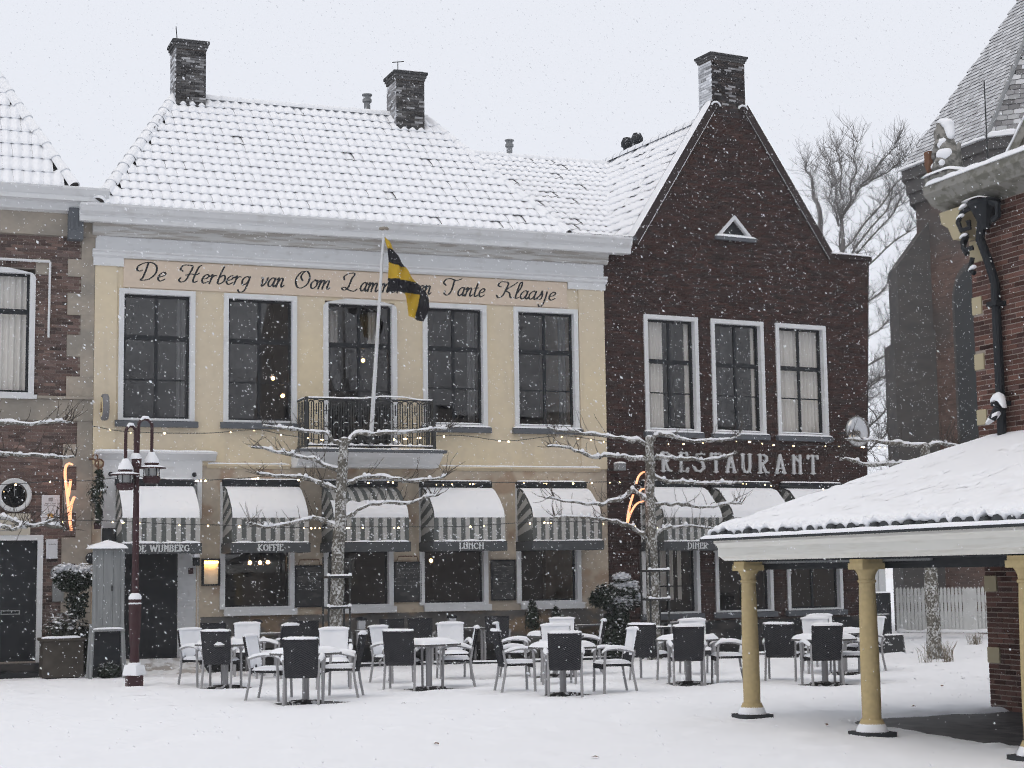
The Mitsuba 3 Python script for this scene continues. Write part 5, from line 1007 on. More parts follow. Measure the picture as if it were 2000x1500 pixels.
for i, yv in enumerate((-14.78, -17.44, -20.2, -22.7)):
    k = numbered(ar + '__column'); cx = 6.12
    put(k, None, MB().lathe([(0.104, 0.2), (0.106, 0.5), (0.104, 0.9), (0.095, 1.45), (0.088, 1.68)], cx, yv, 0, 28), 'm_column', smooth=40)
    put(k, 'capital', MB().lathe([(0.088, 1.68), (0.102, 1.69), (0.102, 1.71), (0.088, 1.72), (0.094, 1.76), (0.112, 1.8), (0.132, 1.83)], cx, yv, 0, 28).box(cx - 0.145, cx + 0.145, yv - 0.145, yv + 0.145, 1.83, 1.9).box(cx - 0.13, cx + 0.13, yv - 0.13, yv + 0.13, 1.9, 1.945), 'm_column', smooth=30)
    put(k, 'base', MB().lathe([(0.15, 0.06), (0.165, 0.09), (0.15, 0.13), (0.13, 0.17), (0.118, 0.2)], cx, yv, 0, 28), 'm_column', smooth=40)
    put(k, 'foot_slab', MB().box(cx - 0.19, cx + 0.19, yv - 0.19, yv + 0.19, 0.0, 0.065), 'm_dark_soft')
    an = np.linspace(math.radians(110), math.radians(318), 20)
    m = MB(); P_ = np.array([[(cx + r_ * math.cos(t), yv + r_ * math.sin(t), z) for r_, z in ((0.178, 0.066), (0.172, 0.09), (0.16, 0.115), (0.143, 0.145), (0.12, 0.18), (0.106, 0.19))] for t in an])
    a_, b_ = np.meshgrid(np.arange(19), np.arange(5), indexing='ij'); m.add(P_.reshape(-1, 3), np.stack([a_ * 6 + b_, (a_ + 1) * 6 + b_, (a_ + 1) * 6 + b_ + 1, a_ * 6 + b_ + 1], -1).reshape(-1, 4)); put(k, 'snow', m, 'm_snow', smooth=True)
# ================================================================ CHURCH BEHIND
ch = thing('church', 'brick church with a steep octagonal slate roof dusted with snow behind the town hall', 'church')
def church_brick(p, n, uv):
    row = dr.floor(p.z / 0.075); a = (p.x * 0.7 + p.y) / 0.24 + 0.5 * (row - 2 * dr.floor(row / 2))
    c = mix((0.13, 0.085, 0.073), (0.2, 0.135, 0.115), cell_rand(a, row)) * (0.75 + 0.5 * tfbm(p.x * 2, p.y * 2, p.z * 2))
    joint = smoothstep(0.8, 0.95, dr.abs(2 * (p.z / 0.075 - row) - 1))
    c = mix(c, (0.22, 0.19, 0.17), 0.5 * joint)
    return mix(c, (0.1, 0.098, 0.097), 0.75 * smoothstep(0.45, 0.7, tfbm(p.x * 0.6, p.y * 0.6, p.z * 0.35)))
diffuse('m_church_brick', mikit.proc(church_brick))
diffuse('m_church_dark', mikit.proc(lambda p, n, uv: mix((0.085, 0.087, 0.09), (0.15, 0.14, 0.135), tfbm(p.x * 3, p.y * 3, p.z * 6))))
cc = np.array([28.74, 5.23]); ze = 13.31; za = 20.6
R8 = 3.84 / (2 * math.sin(math.pi / 8)); vs = np.array([[cc[0] + R8 * math.cos(math.radians(157.5 + 45 * i)), cc[1] + R8 * math.sin(math.radians(157.5 + 45 * i))] for i in range(8)])
octo = sg.Polygon(vs)
put(ch, 'wall', MB().slab(octo.buffer(-0.12, join_style='mitre'), 0, ze - 0.1), 'm_church_brick')
put(ch, 'eaves', MB().slab(octo.buffer(0.22, join_style='mitre'), ze - 0.3, ze).slab(octo.buffer(0.12, join_style='mitre'), ze - 0.7, ze - 0.3).slab(octo.buffer(0.04, join_style='mitre'), ze - 1.0, ze - 0.7), 'm_church_dark', label='dark corbelled eaves')
apex = np.array([*cc, za]); E3 = np.c_[np.array(octo.buffer(0.24, join_style='mitre').exterior.coords)[:-1], np.full(8, ze)]
E3 = np.array(sorted(E3.tolist(), key=lambda q: (math.atan2(q[1] - cc[1], q[0] - cc[0]) % (2 * math.pi))))
put(ch, 'roof', MB().add(np.vstack([E3, apex]), [[i, (i + 1) % 8, 8] for i in range(8)]), 'm_slate')
rs8 = np.random.default_rng(12)
def slates(a, b, apex, w, h, pal, snowy, name):
    mid = (a + b) / 2; es = apex - mid; L = np.linalg.norm(es); es /= L; W_ = np.linalg.norm(b - a); eu = (b - a) / W_; en = np.cross(eu, es)
    if en @ (mid - np.r_[cc, ze]) < 0: en = -en
    m = MB()
    for j in range(int(L / h)):
        half = W_ / 2 * (1 - j * h / L); n = int(2 * half / w)
        for i in range(-n // 2 - 1, n // 2 + 2):
            u = (i + 0.5 * (j % 2)) * w
            if abs(u) > half: continue
            c = np.array(pal[rs8.integers(0, len(pal))]) * rs8.uniform(0.85, 1.15)
            o = mid + eu * u + es * (j * h) + en * 0.03; t = rs8.normal() * 0.004
            q = [o - eu * w * 0.48 + en * (0.02 + t), o + en * (0.024 + t) - es * h * 0.12, o + eu * w * 0.48 + en * (0.02 + t), o + eu * w * 0.48 + es * h * 1.15, o - eu * w * 0.48 + es * h * 1.15]
            lip = [v - en * 0.035 for v in q[:3]]
            m.add(q, [[0, 1, 2], [0, 2, 3], [0, 3, 4]], c); m.add(q[:3] + lip, [[0, 3, 4, 1], [1, 4, 5, 2]], (0.05, 0.05, 0.055))
    put(ch + '__roof', name, m, 'm_vertex', kind='stuff')
ang = [math.degrees(math.atan2(q[1] - cc[1], q[0] - cc[0])) % 360 for q in E3]
iL = int(np.argmin([abs(a - 157.5) for a in ang])); iC = (iL + 1) % 8; iR = (iL + 2) % 8
slates(E3[iL], E3[iC], apex, 0.2, 0.16, [(0.5, 0.515, 0.54), (0.55, 0.565, 0.59), (0.47, 0.48, 0.5), (0.58, 0.595, 0.62)], 0.5, 'slate_rows')
slates(E3[iC], E3[iR], apex, 0.3, 0.2, [(0.25, 0.25, 0.26), (0.16, 0.16, 0.165), (0.36, 0.37, 0.38), (0.5, 0.51, 0.53)], 0.3, 'slate_rows')
put(ch + '__roof', 'hip_lead', MB().tube([E3[iC] + [-.02, -.02, 0.02], apex], 0.07, 6), 'm_gutter')
m = MB(); snow_strip(m, [E3[iL] + [0, 0, 0.0], E3[iC]], 0.25, 0.1, 2); snow_strip(m, [E3[iC], E3[iR]], 0.25, 0.16, 3); put(ch, 'eaves_snow', m, 'm_snow', smooth=60)
d = (vs[0] - cc) / np.linalg.norm(vs[0] - cc); d = np.array([-0.93, 0.36]); nrm = np.array([-d[1], d[0]]); o = vs[0] - d * 0.5
def buttress(o, d, steps):
    nrm = np.array([-d[1], d[0]]); m = MB()
    for r0, r1, w, z0, z1, z2 in steps:
        q = [o + d * r0 - nrm * w / 2, o + d * r1 - nrm * w / 2, o + d * r1 + nrm * w / 2, o + d * r0 + nrm * w / 2]
        v = [(*p, z0) for p in q] + [(*q[0], z2), (*q[1], z1), (*q[2], z1), (*q[3], z2)]
        m.add(v, [[0, 1, 5, 4], [1, 2, 6, 5], [2, 3, 7, 6], [4, 5, 6, 7]])
    put(ch, 'buttress', m, 'm_church_dark')
buttress(o, d, [(0, 1.3, 1.3, 0, 8.2, 8.6), (0, 1.12, 1.15, 8.0, 10.4, 11.9)])
ac = (vs[0] + vs[1]) / 2; e = (vs[1] - vs[0]) / 3.84
arch_c = ac + e * 0.55
for rr3, dep, mat in ((0.85, 0.0, 'm_church_dark'), (0.68, -0.05, 'm_slate')):
    pts = [(-rr3, 2.4), (rr3, 2.4)] + [(rr3 * math.cos(t), 9.2 + rr3 * 1.15 * math.sin(t)) for t in np.linspace(0, math.pi, 13)]
    g = MB().wall(sg.Polygon(pts), 0, 0.06)
    put(ch, 'blind_arch', g.move(lambda v, dep=dep: np.stack([arch_c[0] + e[0] * v[:, 0] + (v[:, 1] + 0.09 + dep), arch_c[1] + e[1] * v[:, 0], v[:, 2]], 1)), mat)
# ================================================================ TREES
def path3(pts, y, seed=0, wob=0.05):
    p = catmull(np.array([(a, y, b) for a, b in pts]), 4); r = np.random.default_rng(seed)
    return p + np.c_[r.normal(size=len(p)) * 0.012, wob * np.sin(np.arange(len(p)) * 1.3 + seed), r.normal(size=len(p)) * 0.012]
def twigs(mb, p, r, n, L, seed, up=1.0, spread=0.8, levels=1, start=0.35, thin=0.008):
    """Shoots from along a limb, each with its own finer side shoots."""
    g = np.random.default_rng(seed)
    for _ in range(n):
        i = int(len(p) * g.uniform(start, 1)) - 1; o = p[i]; t = p[min(i + 1, len(p) - 1)] - p[max(i - 1, 0)]; t = t / (np.linalg.norm(t) + 1e-9)
        d = t * g.uniform(0.2, 1) + g.normal(size=3) * spread * [1, 1, 0.6] + [0, 0, up]; d /= np.linalg.norm(d)
        l = L * g.uniform(0.5, 1.2); q = [o]
        for k in range(4): d = d + g.normal(size=3) * 0.18 + [0, 0, 0.1 * up]; d /= np.linalg.norm(d); q.append(q[-1] + d * l / 4)
        q = np.array(q); mb.tube(q, np.linspace(thin, thin * 0.4, 5), 3, caps=False)
        if levels > 1: twigs(mb, q, r, 5, L * 0.5, int(g.integers(1e9)), up, spread, levels - 1, 0.25, thin * 0.6)
def espalier(label, trunk, limbs, y, r0, r1, seed, guard=None):
    k = thing('espalier_tree', label, 'tree', 'espalier trees with snowy level branches in front of the houses')
    tp = path3(trunk, y, seed, 0.015)
    put(k, 'trunk', MB().tube(tp, np.linspace(r0, r1, len(tp)) * (1 + 0.07 * np.sin(np.arange(len(tp)) * 2.1)), 12), 'm_bark', smooth=True)
    sn = MB(); snow_strip(sn, [tp[-1] + [-0.06, 0, -0.02], tp[-1] + [0.06, 0, -0.02]], 0.14, 0.06, seed)
    tw = MB()
    for i, l in enumerate(limbs):
        p = path3(l, y, seed * 10 + i, 0.04); rr_ = np.linspace(0.04, 0.017, len(p)) * (1 + 0.5 * (np.random.default_rng(seed * 3 + i).random(len(p)) > 0.78))
        put(k, 'branch', MB().tube(p, rr_, 7), 'm_bark', smooth=True)
        snow_strip(sn, p + np.c_[np.zeros((len(p), 2)), rr_ * 0.55], (0.075, 0.045), (0.046, 0.03), seed + i, 0.7)
        g = np.random.default_rng(seed * 7 + i)
        for q in g.uniform(0.2, 0.95, 4):
            o = p[int(q * (len(p) - 1))]; snow_strip(sn, [o + [-0.04, 0, 0.03], o + [0.04, 0, 0.03]], 0.09, 0.05 + 0.03 * g.random(), i)
        twigs(tw, p, 0.01, 12, 0.5, seed * 31 + i, 0.9, 0.5, 1, 0.3, 0.009)
        twigs(tw, p[-3:], 0.01, 9, 0.45, seed * 37 + i, 0.6, 0.6, 1, 0.0, 0.009)
    put(k, 'twigs', tw, 'm_twig', kind='stuff'); put(k, 'snow', sn, 'm_snow', smooth=60)
    return k
espalier('espalier tree in front of the balcony with seven snowy branches', [(4.367, -0.002), (4.431, 1.583), (4.497, 3.068), (4.562, 4.068), (4.584, 4.490)], [
    [(4.583, 4.390), (4.356, 4.467), (4.202, 4.605), (3.843, 4.628), (3.436, 4.671), (2.963, 4.742)], [(4.625, 4.430), (4.823, 4.605), (5.295, 4.613), (5.932, 4.654), (6.470, 4.715), (6.774, 4.741)],
    [(4.509, 3.887), (4.252, 3.945), (4.047, 4.062), (3.639, 4.157), (3.235, 4.222), (2.735, 4.314)], [(4.581, 3.567), (4.788, 3.679), (5.081, 3.761), (5.501, 3.734), (5.925, 3.686), (6.460, 3.721), (6.699, 3.804)],
    [(4.477, 3.467), (4.303, 3.556), (4.046, 3.644), (3.741, 3.751), (3.337, 3.748), (2.836, 3.803)], [(4.538, 2.929), (4.765, 3.058), (5.078, 3.209), (5.498, 3.239), (5.921, 3.260), (6.242, 3.342), (6.457, 3.394)],
    [(4.434, 2.770), (4.250, 2.870), (3.964, 2.949), (3.741, 2.881), (3.338, 2.813), (3.038, 2.765), (2.641, 2.854)]], -1.6, 0.15, 0.085, 1)
espalier('espalier tree in front of the dark restaurant beside the orange light figure', [(11.129, -0.054), (11.122, 1.474), (11.103, 3.060), (11.119, 4.619)], [
    [(11.068, 4.469), (10.728, 4.560), (10.319, 4.607), (9.625, 4.680), (9.168, 4.714), (8.851, 4.772)], [(11.164, 4.534), (11.323, 4.687), (11.621, 4.649), (11.979, 4.568), (12.403, 4.553), (12.955, 4.605), (13.304, 4.698)],
    [(11.059, 4.137), (10.660, 4.185), (10.077, 4.210), (9.846, 4.187), (9.503, 4.288), (9.275, 4.358), (8.822, 4.384)], [(11.174, 3.999), (11.262, 4.160), (11.394, 4.205), (11.728, 4.187), (12.209, 4.149), (12.697, 4.187), (12.944, 4.256), (13.193, 4.324)],
    [(11.038, 3.294), (10.853, 3.432), (10.703, 3.516), (10.524, 3.367), (10.172, 3.260), (9.825, 3.207), (9.255, 3.290), (8.747, 3.361)], [(11.170, 3.828), (11.417, 3.723), (11.834, 3.682), (12.315, 3.653), (12.681, 3.655), (13.296, 3.681)],
    [(11.154, 3.188), (11.463, 3.231), (11.821, 3.210), (12.422, 3.168), (12.911, 3.212), (13.281, 3.245)], [(10.995, 2.509), (10.800, 2.680), (10.568, 2.786), (10.222, 2.871), (9.819, 2.935), (9.249, 2.956), (8.909, 2.936)],
    [(11.136, 2.509), (11.330, 2.677), (11.569, 2.740), (12.048, 2.750), (12.773, 2.715)]], -1.8, 0.15, 0.09, 2)
espalier('espalier tree rising behind the arcade roof, its trunk seen between the columns', [(15.739, -0.021), (15.725, 1.411), (15.728, 3.451), (15.684, 4.294)], [
    [(15.657, 4.253), (15.197, 4.287), (14.659, 4.341), (14.185, 4.354), (13.832, 4.379)], [(15.656, 3.974), (15.241, 3.929), (14.638, 3.872), (14.165, 3.897), (13.874, 3.975), (13.723, 3.993)],
    [(15.694, 4.253), (16.114, 4.311), (16.606, 4.256)], [(15.716, 3.965), (16.217, 3.918), (16.841, 3.977)]], -5, 0.15, 0.1, 3)
espalier('espalier tree of which only the snowy branch ends reach in at the left edge', [(-2.510, 0.141), (-2.553, 2.153), (-2.609, 3.989), (-2.640, 4.591)], [
    [(-2.639, 4.563), (-2.252, 4.663), (-1.896, 4.689), (-1.355, 4.689), (-0.899, 4.717), (-0.651, 4.731)], [(-2.629, 4.082), (-2.153, 4.143), (-1.885, 4.128), (-1.435, 4.096), (-0.981, 4.092), (-0.558, 4.069)],
    [(-2.590, 3.068), (-2.131, 3.041), (-1.863, 2.976), (-1.594, 2.892), (-1.323, 2.808), (-1.052, 2.872), (-0.826, 2.965)], [(-2.582, 2.702), (-2.125, 2.755), (-1.860, 2.791), (-1.636, 2.762), (-1.323, 2.817)],
    [(-1.097, 2.854), (-0.915, 2.797), (-0.796, 2.797), (-0.686, 2.740)]], -1.6, 0.15, 0.09, 4)
def tree_guard(label, x, y, r, zs_, h):
    k = thing('tree_guard', label, 'tree guard')
    for sx in (-1, 1):
        for sy in (-1, 1): put(k, 'post', MB().box(x + sx * r - 0.015, x + sx * r + 0.015, y + sy * r - 0.015, y + sy * r + 0.015, 0, h), 'm_iron')
    sn = MB()
    for z in zs_:
        m = MB()
        for s in (-1, 1): m.box(x - r, x + r, y + s * r - 0.01, y + s * r + 0.01, z - 0.02, z + 0.02).box(x + s * r - 0.01, x + s * r + 0.01, y - r, y + r, z - 0.02, z + 0.02)
        put(k, 'rail', m, 'm_iron'); snow_strip(sn, [(x - r - 0.03, y - r, z + 0.02), (x + r + 0.03, y - r, z + 0.02)], 0.04, 0.03, int(z * 9), 0.6)
        for s in (-1, 1): snow_strip(sn, [(x + s * r - 0.035, y - r, z + 0.02), (x + s * r + 0.035, y - r, z + 0.02)], 0.06, 0.06, 2)
    put(k, 'snow', sn, 'm_snow', smooth=60)
tree_guard('black iron tree guard with snow on its rails round the tree before the balcony', 4.421, -1.6, 0.21, (1.810, 1.223, 0.55), 2.2)
tree_guard('black iron tree guard with snow on its rails round the tree before the restaurant', 11.169, -1.8, 0.21, (1.842, 1.256, 0.673), 2.3)
# the bare tree between restaurant and church
bt = thing('bare_tree', 'tall bare winter tree rising behind the right shoulder of the restaurant', 'tree')
YB = 9.0
tr = path3([(22.629, 1.688), (22.863, 6.482), (22.920, 9.535), (22.913, 11.076), (22.940, 12.164)], YB, 5, 0.03)
put(bt, 'trunk', MB().tube(tr, np.linspace(0.15, 0.045, len(tr)), 9), 'm_far_bark', smooth=True)
crown = MB(); rb_ = np.random.default_rng(77)
LIMBS = [[(22.895, 11.075), (22.905, 12.161), (22.896, 13.251), (22.779, 13.868), (22.704, 14.206)], [(22.940, 12.164), (23.241, 12.963), (23.417, 13.759), (23.444, 14.391), (23.419, 15.067)],
    [(23.036, 12.325), (23.462, 13.135), (23.804, 13.552), (24.380, 14.307), (24.708, 14.714)], [(23.462, 13.135), (24.072, 13.493), (24.633, 13.851), (25.206, 14.371)], [(22.902, 11.231), (23.933, 12.383), (24.604, 13.216), (24.992, 13.719), (25.290, 14.187)],
    [(23.070, 11.008), (24.107, 12.238), (24.685, 12.984), (25.173, 13.653)], [(23.060, 10.775), (24.656, 12.351), (25.609, 13.127)], [(22.946, 10.152), (23.875, 11.052), (25.003, 11.979), (25.492, 12.611)], [(22.880, 12.004), (22.427, 12.596), (22.272, 13.129)], [(22.851, 12.158), (23.068, 13.107), (23.078, 14.204), (23.169, 14.683)],
    [(22.925, 9.228), (23.817, 9.730), (24.755, 10.553), (25.333, 11.211)], [(22.880, 8.155), (23.773, 8.724), (24.699, 9.334), (25.542, 9.808)], [(22.866, 7.393), (23.921, 8.037), (24.849, 8.657), (25.592, 8.950)], [(22.835, 6.633), (23.894, 7.422), (25.354, 7.805), (26.480, 8.279), (27.310, 9.176)],
    [(22.828, 6.481), (23.702, 7.111), (24.804, 7.680), (26.098, 8.031)], [(22.778, 5.272), (23.649, 5.890), (24.480, 6.517), (25.491, 6.849), (26.794, 7.161)], [(22.770, 4.670), (23.623, 5.283), (24.453, 5.935), (25.282, 6.304)], [(22.714, 3.323), (23.658, 4.074), (24.221, 4.759), (24.485, 5.447)], [(22.854, 7.088), (23.512, 6.801), (24.032, 6.508), (24.438, 5.599)]]
for i, l in enumerate(LIMBS):
    p = path3(l, YB, 50 + i, 0.1); p[:, 1] += np.linspace(0, rb_.uniform(-1.3, 0.9), len(p))
    put(bt, 'limb', MB().tube(p, np.linspace(0.034, 0.009, len(p)), 5), 'm_far_bark')
    twigs(crown, p, 0.02, 46, 0.9, 900 + i, 0.5, 0.6, 2, 0.12, 0.0095)
put(bt, 'twigs', crown, 'm_far_bark', kind='stuff')
b2 = thing('bare_tree', 'thin bare tree top showing over the right slope of the restaurant gable', 'tree')
crown = MB()
p = path3([(24.154, 10.702), (24.094, 12.511), (23.892, 13.574), (23.695, 14.306), (23.559, 14.662)], 12, 3, 0.1)
put(b2, 'trunk', MB().tube(np.vstack([[p[0][0] + 0.3, 12, 0], p]), np.linspace(0.12, 0.012, len(p) + 1), 6), 'm_far_bark'); twigs(crown, p, 0.02, 60, 0.9, 77, 0.5, 0.6, 2, 0.1, 0.008); put(b2, 'twigs', crown, 'm_far_bark', kind='stuff')
# ================================================================ LAMP POST
lp = thing('street_lamp', 'dark red cast iron street lamp with two gooseneck arms and snow covered shades', 'street lamp')
lx, ly = 0.109, -4.582
put(lp, 'plinth', MB().box(lx - 0.13, lx + 0.13, ly - 0.13, ly + 0.13, 0, 0.23).lathe([(0.17, 0.23), (0.12, 0.33), (0.11, 0.36)], lx, ly, 0, 4), 'm_red_iron')
put(lp, 'lower_shaft', MB().lathe([(0.11, 0.34), (0.085, 0.42), (0.07, 0.7), (0.085, 0.78), (0.1, 1.1), (0.105, 1.42), (0.1, 1.44), (0.105, 1.46), (0.1, 1.48), (0.1, 1.5), (0.05, 1.56)], lx, ly, 0, 18), 'm_red_iron', smooth=40)
put(lp, 'upper_shaft', MB().lathe([(0.06, 1.5), (0.05, 3.1), (0.05, 3.7), (0.08, 3.72), (0.085, 3.85), (0.06, 3.9), (0.05, 3.95), (0.055, 4.35), (0.03, 4.38)], lx, ly, 0, 14), 'm_red_iron', smooth=40)
sn = MB()
sn.lathe([(0.108, 1.49), (0.11, 1.53), (0.08, 1.58), (0.05, 1.6)], lx, ly, 0, 18); sn.lathe([(0.195, 0.228), (0.195, 0.26), (0.175, 0.35), (0.165, 0.4)], lx, ly, 0, 4); sn.lathe([(0.112, 0.39), (0.11, 0.43), (0.09, 0.44)], lx, ly, 0, 12); sn.lathe([(0.09, 3.85), (0.08, 3.92), (0.05, 3.95)], lx - 0.02, ly - 0.02, 0, 12)
sn.lathe([(0.108, 1.41), (0.112, 1.43), (0.1, 1.435)], lx, ly, 0, 18)
for nm, dx, dy, z in (('left', -0.2, -0.1, 3.84), ('right', 0.27, 0.1, 3.97)):
    an = np.linspace(math.pi, 0, 9); x1 = lx + dx
    top = z + 0.4
    pts = [(lx + dx * 0.12, ly, 4.25)] + [(lx + dx * (0.55 - 0.45 * math.cos(math.pi - a)), ly + dy * (0.55 - 0.45 * math.cos(math.pi - a)), top + 0.05 + 0.12 * math.sin(a)) for a in an] + [(x1, ly + dy, z)]
    k = put(lp, 'gooseneck_arm', MB().tube(pts, 0.028, 8), 'm_red_iron', smooth=True)
    snow_strip(sn, [np.array(q) + [0, 0, 0.012] for q in pts[2:9]], 0.07, 0.05, 2)
    s = numbered(lp + '__lamp_shade')
    X_, Y_ = x1, ly + dy
    put(s, None, MB().lathe([(0.25, z - 0.27), (0.24, z - 0.258), (0.12, z - 0.235), (0.11, z - 0.2), (0.125, z - 0.19), (0.11, z - 0.13), (0.055, z - 0.05), (0.035, z)], X_, Y_, 0, 24), 'm_red_iron', smooth=30)
    put(s, 'lantern_glass', MB().lathe([(0.1, z - 0.42), (0.12, z - 0.27)], X_, Y_, 0, 12, ), 'm_lamp_glass')
    put(s, 'cage', MB().lathe([(0.12, z - 0.52), (0.15, z - 0.46), (0.15, z - 0.42), (0.12, z - 0.4)], X_, Y_, 0, 14), 'm_red_iron')
    m = MB()
    for a in np.arange(6) * math.pi / 3: m.tube([(X_ + 0.13 * math.cos(a), Y_ + 0.13 * math.sin(a), z - 0.27), (X_ + 0.13 * math.cos(a), Y_ + 0.13 * math.sin(a), z - 0.46)], 0.01, 4)
    put(s, 'cage_bars', m, 'm_iron')
    sn.lathe([(0.245, z - 0.256), (0.23, z - 0.243), (0.125, z - 0.218)], X_, Y_, 0, 24); sn.lathe([(0.128, z - 0.178), (0.12, z - 0.12), (0.065, z - 0.03), (0.045, z + 0.01)], X_, Y_, 0, 24)
put(lp, 'snow', sn, 'm_snow', smooth=60)
plastic('m_lamp_glass', (0.35, 0.36, 0.36), 0.2)
# ================================================================ CABINET, PLANTERS, SHRUBS
wc = thing('wooden_cabinet', 'tall weathered grey plank cabinet on splayed legs with a snowy cap beside the inn door', 'cabinet')
cx, cy = 0.026, -1.836
sc = 0.0103
F_ = lambda v: v + [cx, cy, 0]
zt_, zb2 = 2.387, 0.919
for i, (a, b) in enumerate(((-0.26, -0.095), (-0.09, 0.08), (0.085, 0.24))): put(wc, 'plank', MB().box(a, b, -0.16 + 0.004 * i, -0.12, zb2, zt_).move(F_), 'm_weathered')
put(wc, 'body', MB().box(-0.25, 0.25, -0.125, 0.14, zb2 + 0.01, zt_ - 0.01).move(F_), 'm_weathered')
for s in (-1, 1):
    for y in (-0.15, 0.12): put(wc, 'leg', MB().bar((s * 0.26, y, zb2 + 0.1), (s * 0.31, y * 1.4, 0), 0.05, 0.05).move(F_), 'm_weathered')
    put(wc, 'corner_post', MB().box(s * 0.255 - 0.03, s * 0.255 + 0.03, -0.19, -0.13, zb2, zt_).move(F_), 'm_weathered')
put(wc, 'lower_panel', MB().box(-0.26, 0.26, 0.06, 0.1, 0.02, zb2).move(F_), 'm_dark', label='dark board between the splayed legs')
put(wc, 'bottom_ledge', MB().box(-0.29, 0.3, -0.2, 0.16, zb2 - 0.03, zb2 + 0.01).move(F_), 'm_weathered')
put(wc, 'lock', MB().box(0.05, 0.08, -0.175, -0.155, zb2 + 0.7, zb2 + 0.8).move(F_), 'm_iron')
put(wc, 'roof', MB().add([[-0.36, -0.25, 0], [0.33, -0.25, 0], [0.33, 0.25, 0], [-0.36, 0.25, 0], [0, 0, 0.12]], [[0, 1, 4], [1, 2, 4], [2, 3, 4], [3, 0, 4], [0, 2, 1], [0, 3, 2]]).move(lambda v: F_(v + [0, 0, zt_])), 'm_weathered')
m = MB(); snow_pad(m, -0.37, 0.34, -0.26, 0.26, 0, 0.05, 3, 15, fn=lambda v: F_(v + np.c_[0 * v[:, 0], 0 * v[:, 0], zt_ + 0.11 * np.clip(1 - np.maximum(np.abs(v[:, 0]) / 0.37, np.abs(v[:, 1]) / 0.26), 0, 1)])); snow_strip(m, [(cx - 0.27, cy - 0.18, zb2 + 0.01), (cx + 0.28, cy - 0.18, zb2 + 0.01)], 0.05, 0.03, 2); put(wc, 'snow', m, 'm_snow', smooth=60)
k = thing('wall_speaker', 'dark square lantern box on the door surround above the plank cabinet', 'lantern')
x, z = 0.291, 2.650; put(k, 'case', MB().wall(sg.box(x - 0.13, z - 0.16, x + 0.13, z + 0.16).difference(sg.box(x - 0.1, z - 0.12, x + 0.1, z + 0.12)), -0.22, -0.06).box(x - 0.1, x + 0.1, -0.1, -0.06, z - 0.12, z + 0.12), 'm_dark'); put(k, 'pane', MB().box(x - 0.1, x + 0.1, -0.2, -0.196, z - 0.12, z + 0.12), 'm_glass')
def leaves(mb, centers, size, green, seed, snow=0.4, top=None, flat=0.6):
    """Leaf-sized faces at the given centres; leaves that lie open to the sky carry a pat of snow."""
    r = np.random.default_rng(seed); n = len(centers)
    nrm = r.normal(size=(n, 3)) + [0, 0, flat]; nrm /= np.linalg.norm(nrm, axis=1, keepdims=True)
    a = np.cross(nrm, r.normal(size=(n, 3))); a /= np.linalg.norm(a, axis=1, keepdims=True); b = np.cross(nrm, a)
    s = size * r.uniform(0.6, 1.3, (n, 1))
    v = np.stack([centers - a * s, centers + b * s * 0.45 + nrm * s * 0.1, centers + a * s, centers - b * s * 0.45 + nrm * s * 0.1], 1)
    c = np.asarray(green) * r.uniform(0.6, 1.5, (n, 1))
    white = (r.random(n) < (snow if top is None else snow * top))
    c = np.where(white[:, None], [0.82, 0.84, 0.87], c)
    v = np.where(white[:, None, None], centers[:, None] + (v - centers[:, None]) * [1.1, 1.1, 0.5] + [0, 0, 0.012], v)
    return mb.add(v.reshape(-1, 3), np.arange(4 * n).reshape(-1, 4), np.repeat(c, 4, 0))
def blob_points(n, c, r, seed, shell=0.5, cone=False):
    g = np.random.default_rng(seed); p = g.normal(size=(n, 3)); p /= np.linalg.norm(p, axis=1, keepdims=True)
    k = g.uniform(shell, 1, (n, 1)) * (1 + 0.5 * (meshkit.fbm(p * 2.2 + seed, 2) - 0.5))[:, None]
    q = p * k
    if cone: h = (q[:, 2:] + 1) / 2; q = np.c_[q[:, :2] * (1.15 - 0.95 * h), q[:, 2:]]
    return np.asarray(c) + q * r, np.clip(0.45 + 0.75 * p[:, 2], 0, 1)
def shrub(name, label, cat, c, r, n, size, green, seed, snow=0.6, stem=None, pot=None, cone=False, group=None):
    k = thing(name, label, cat, group); p, top = blob_points(n, c, r, seed, 0.35, cone)
    put(k, 'foliage', leaves(MB(), p, size, green, seed, snow, top), 'm_leaf')
    if stem: put(k, 'stem', MB().tube([(c[0], c[1], c[2]), (c[0] + 0.02, c[1], (c[2] + stem) / 2), (c[0], c[1], stem)], 0.03, 6), 'm_twig')
    if pot: put(k, 'pot', MB().lathe([(pot[0] * 0.72, 0.0), (pot[0], pot[1] * 0.86), (pot[0] * 1.1, pot[1] * 0.87), (pot[0] * 1.1, pot[1]), (pot[0] * 0.9, pot[1]), (pot[0] * 0.85, pot[1] - 0.05)], c[0], c[1], 0, 16), 'm_pot')
    return k
diffuse('m_pot', (0.1, 0.1, 0.095))
GR = (0.022, 0.03, 0.022)
k = thing('snowy_bush', 'dark spreading bush capped with snow beside the plank cabinet', 'bush'); m = MB()
for i, ((x, z), r, n, sn_) in enumerate((((-0.605, 1.967), (0.26, 0.3, 0.17), 700, 1.1), ((-0.324, 1.925), (0.24, 0.3, 0.2), 700, 1.05), ((-0.462, 1.737), (0.36, 0.3, 0.15), 700, 0.1), ((-0.410, 1.376), (0.22, 0.25, 0.35), 500, 0.08), ((-0.715, 1.873), (0.16, 0.2, 0.1), 240, 0.9))):
    p, top = blob_points(n, (x, -1.0, z), r, 160 + i, 0.35); leaves(m, p, 0.05, GR, 170 + i, sn_, np.clip(top * 1.3 - 0.15, 0, 1))
put(k, 'foliage', m, 'm_leaf'); x, z = -0.462, 1.756
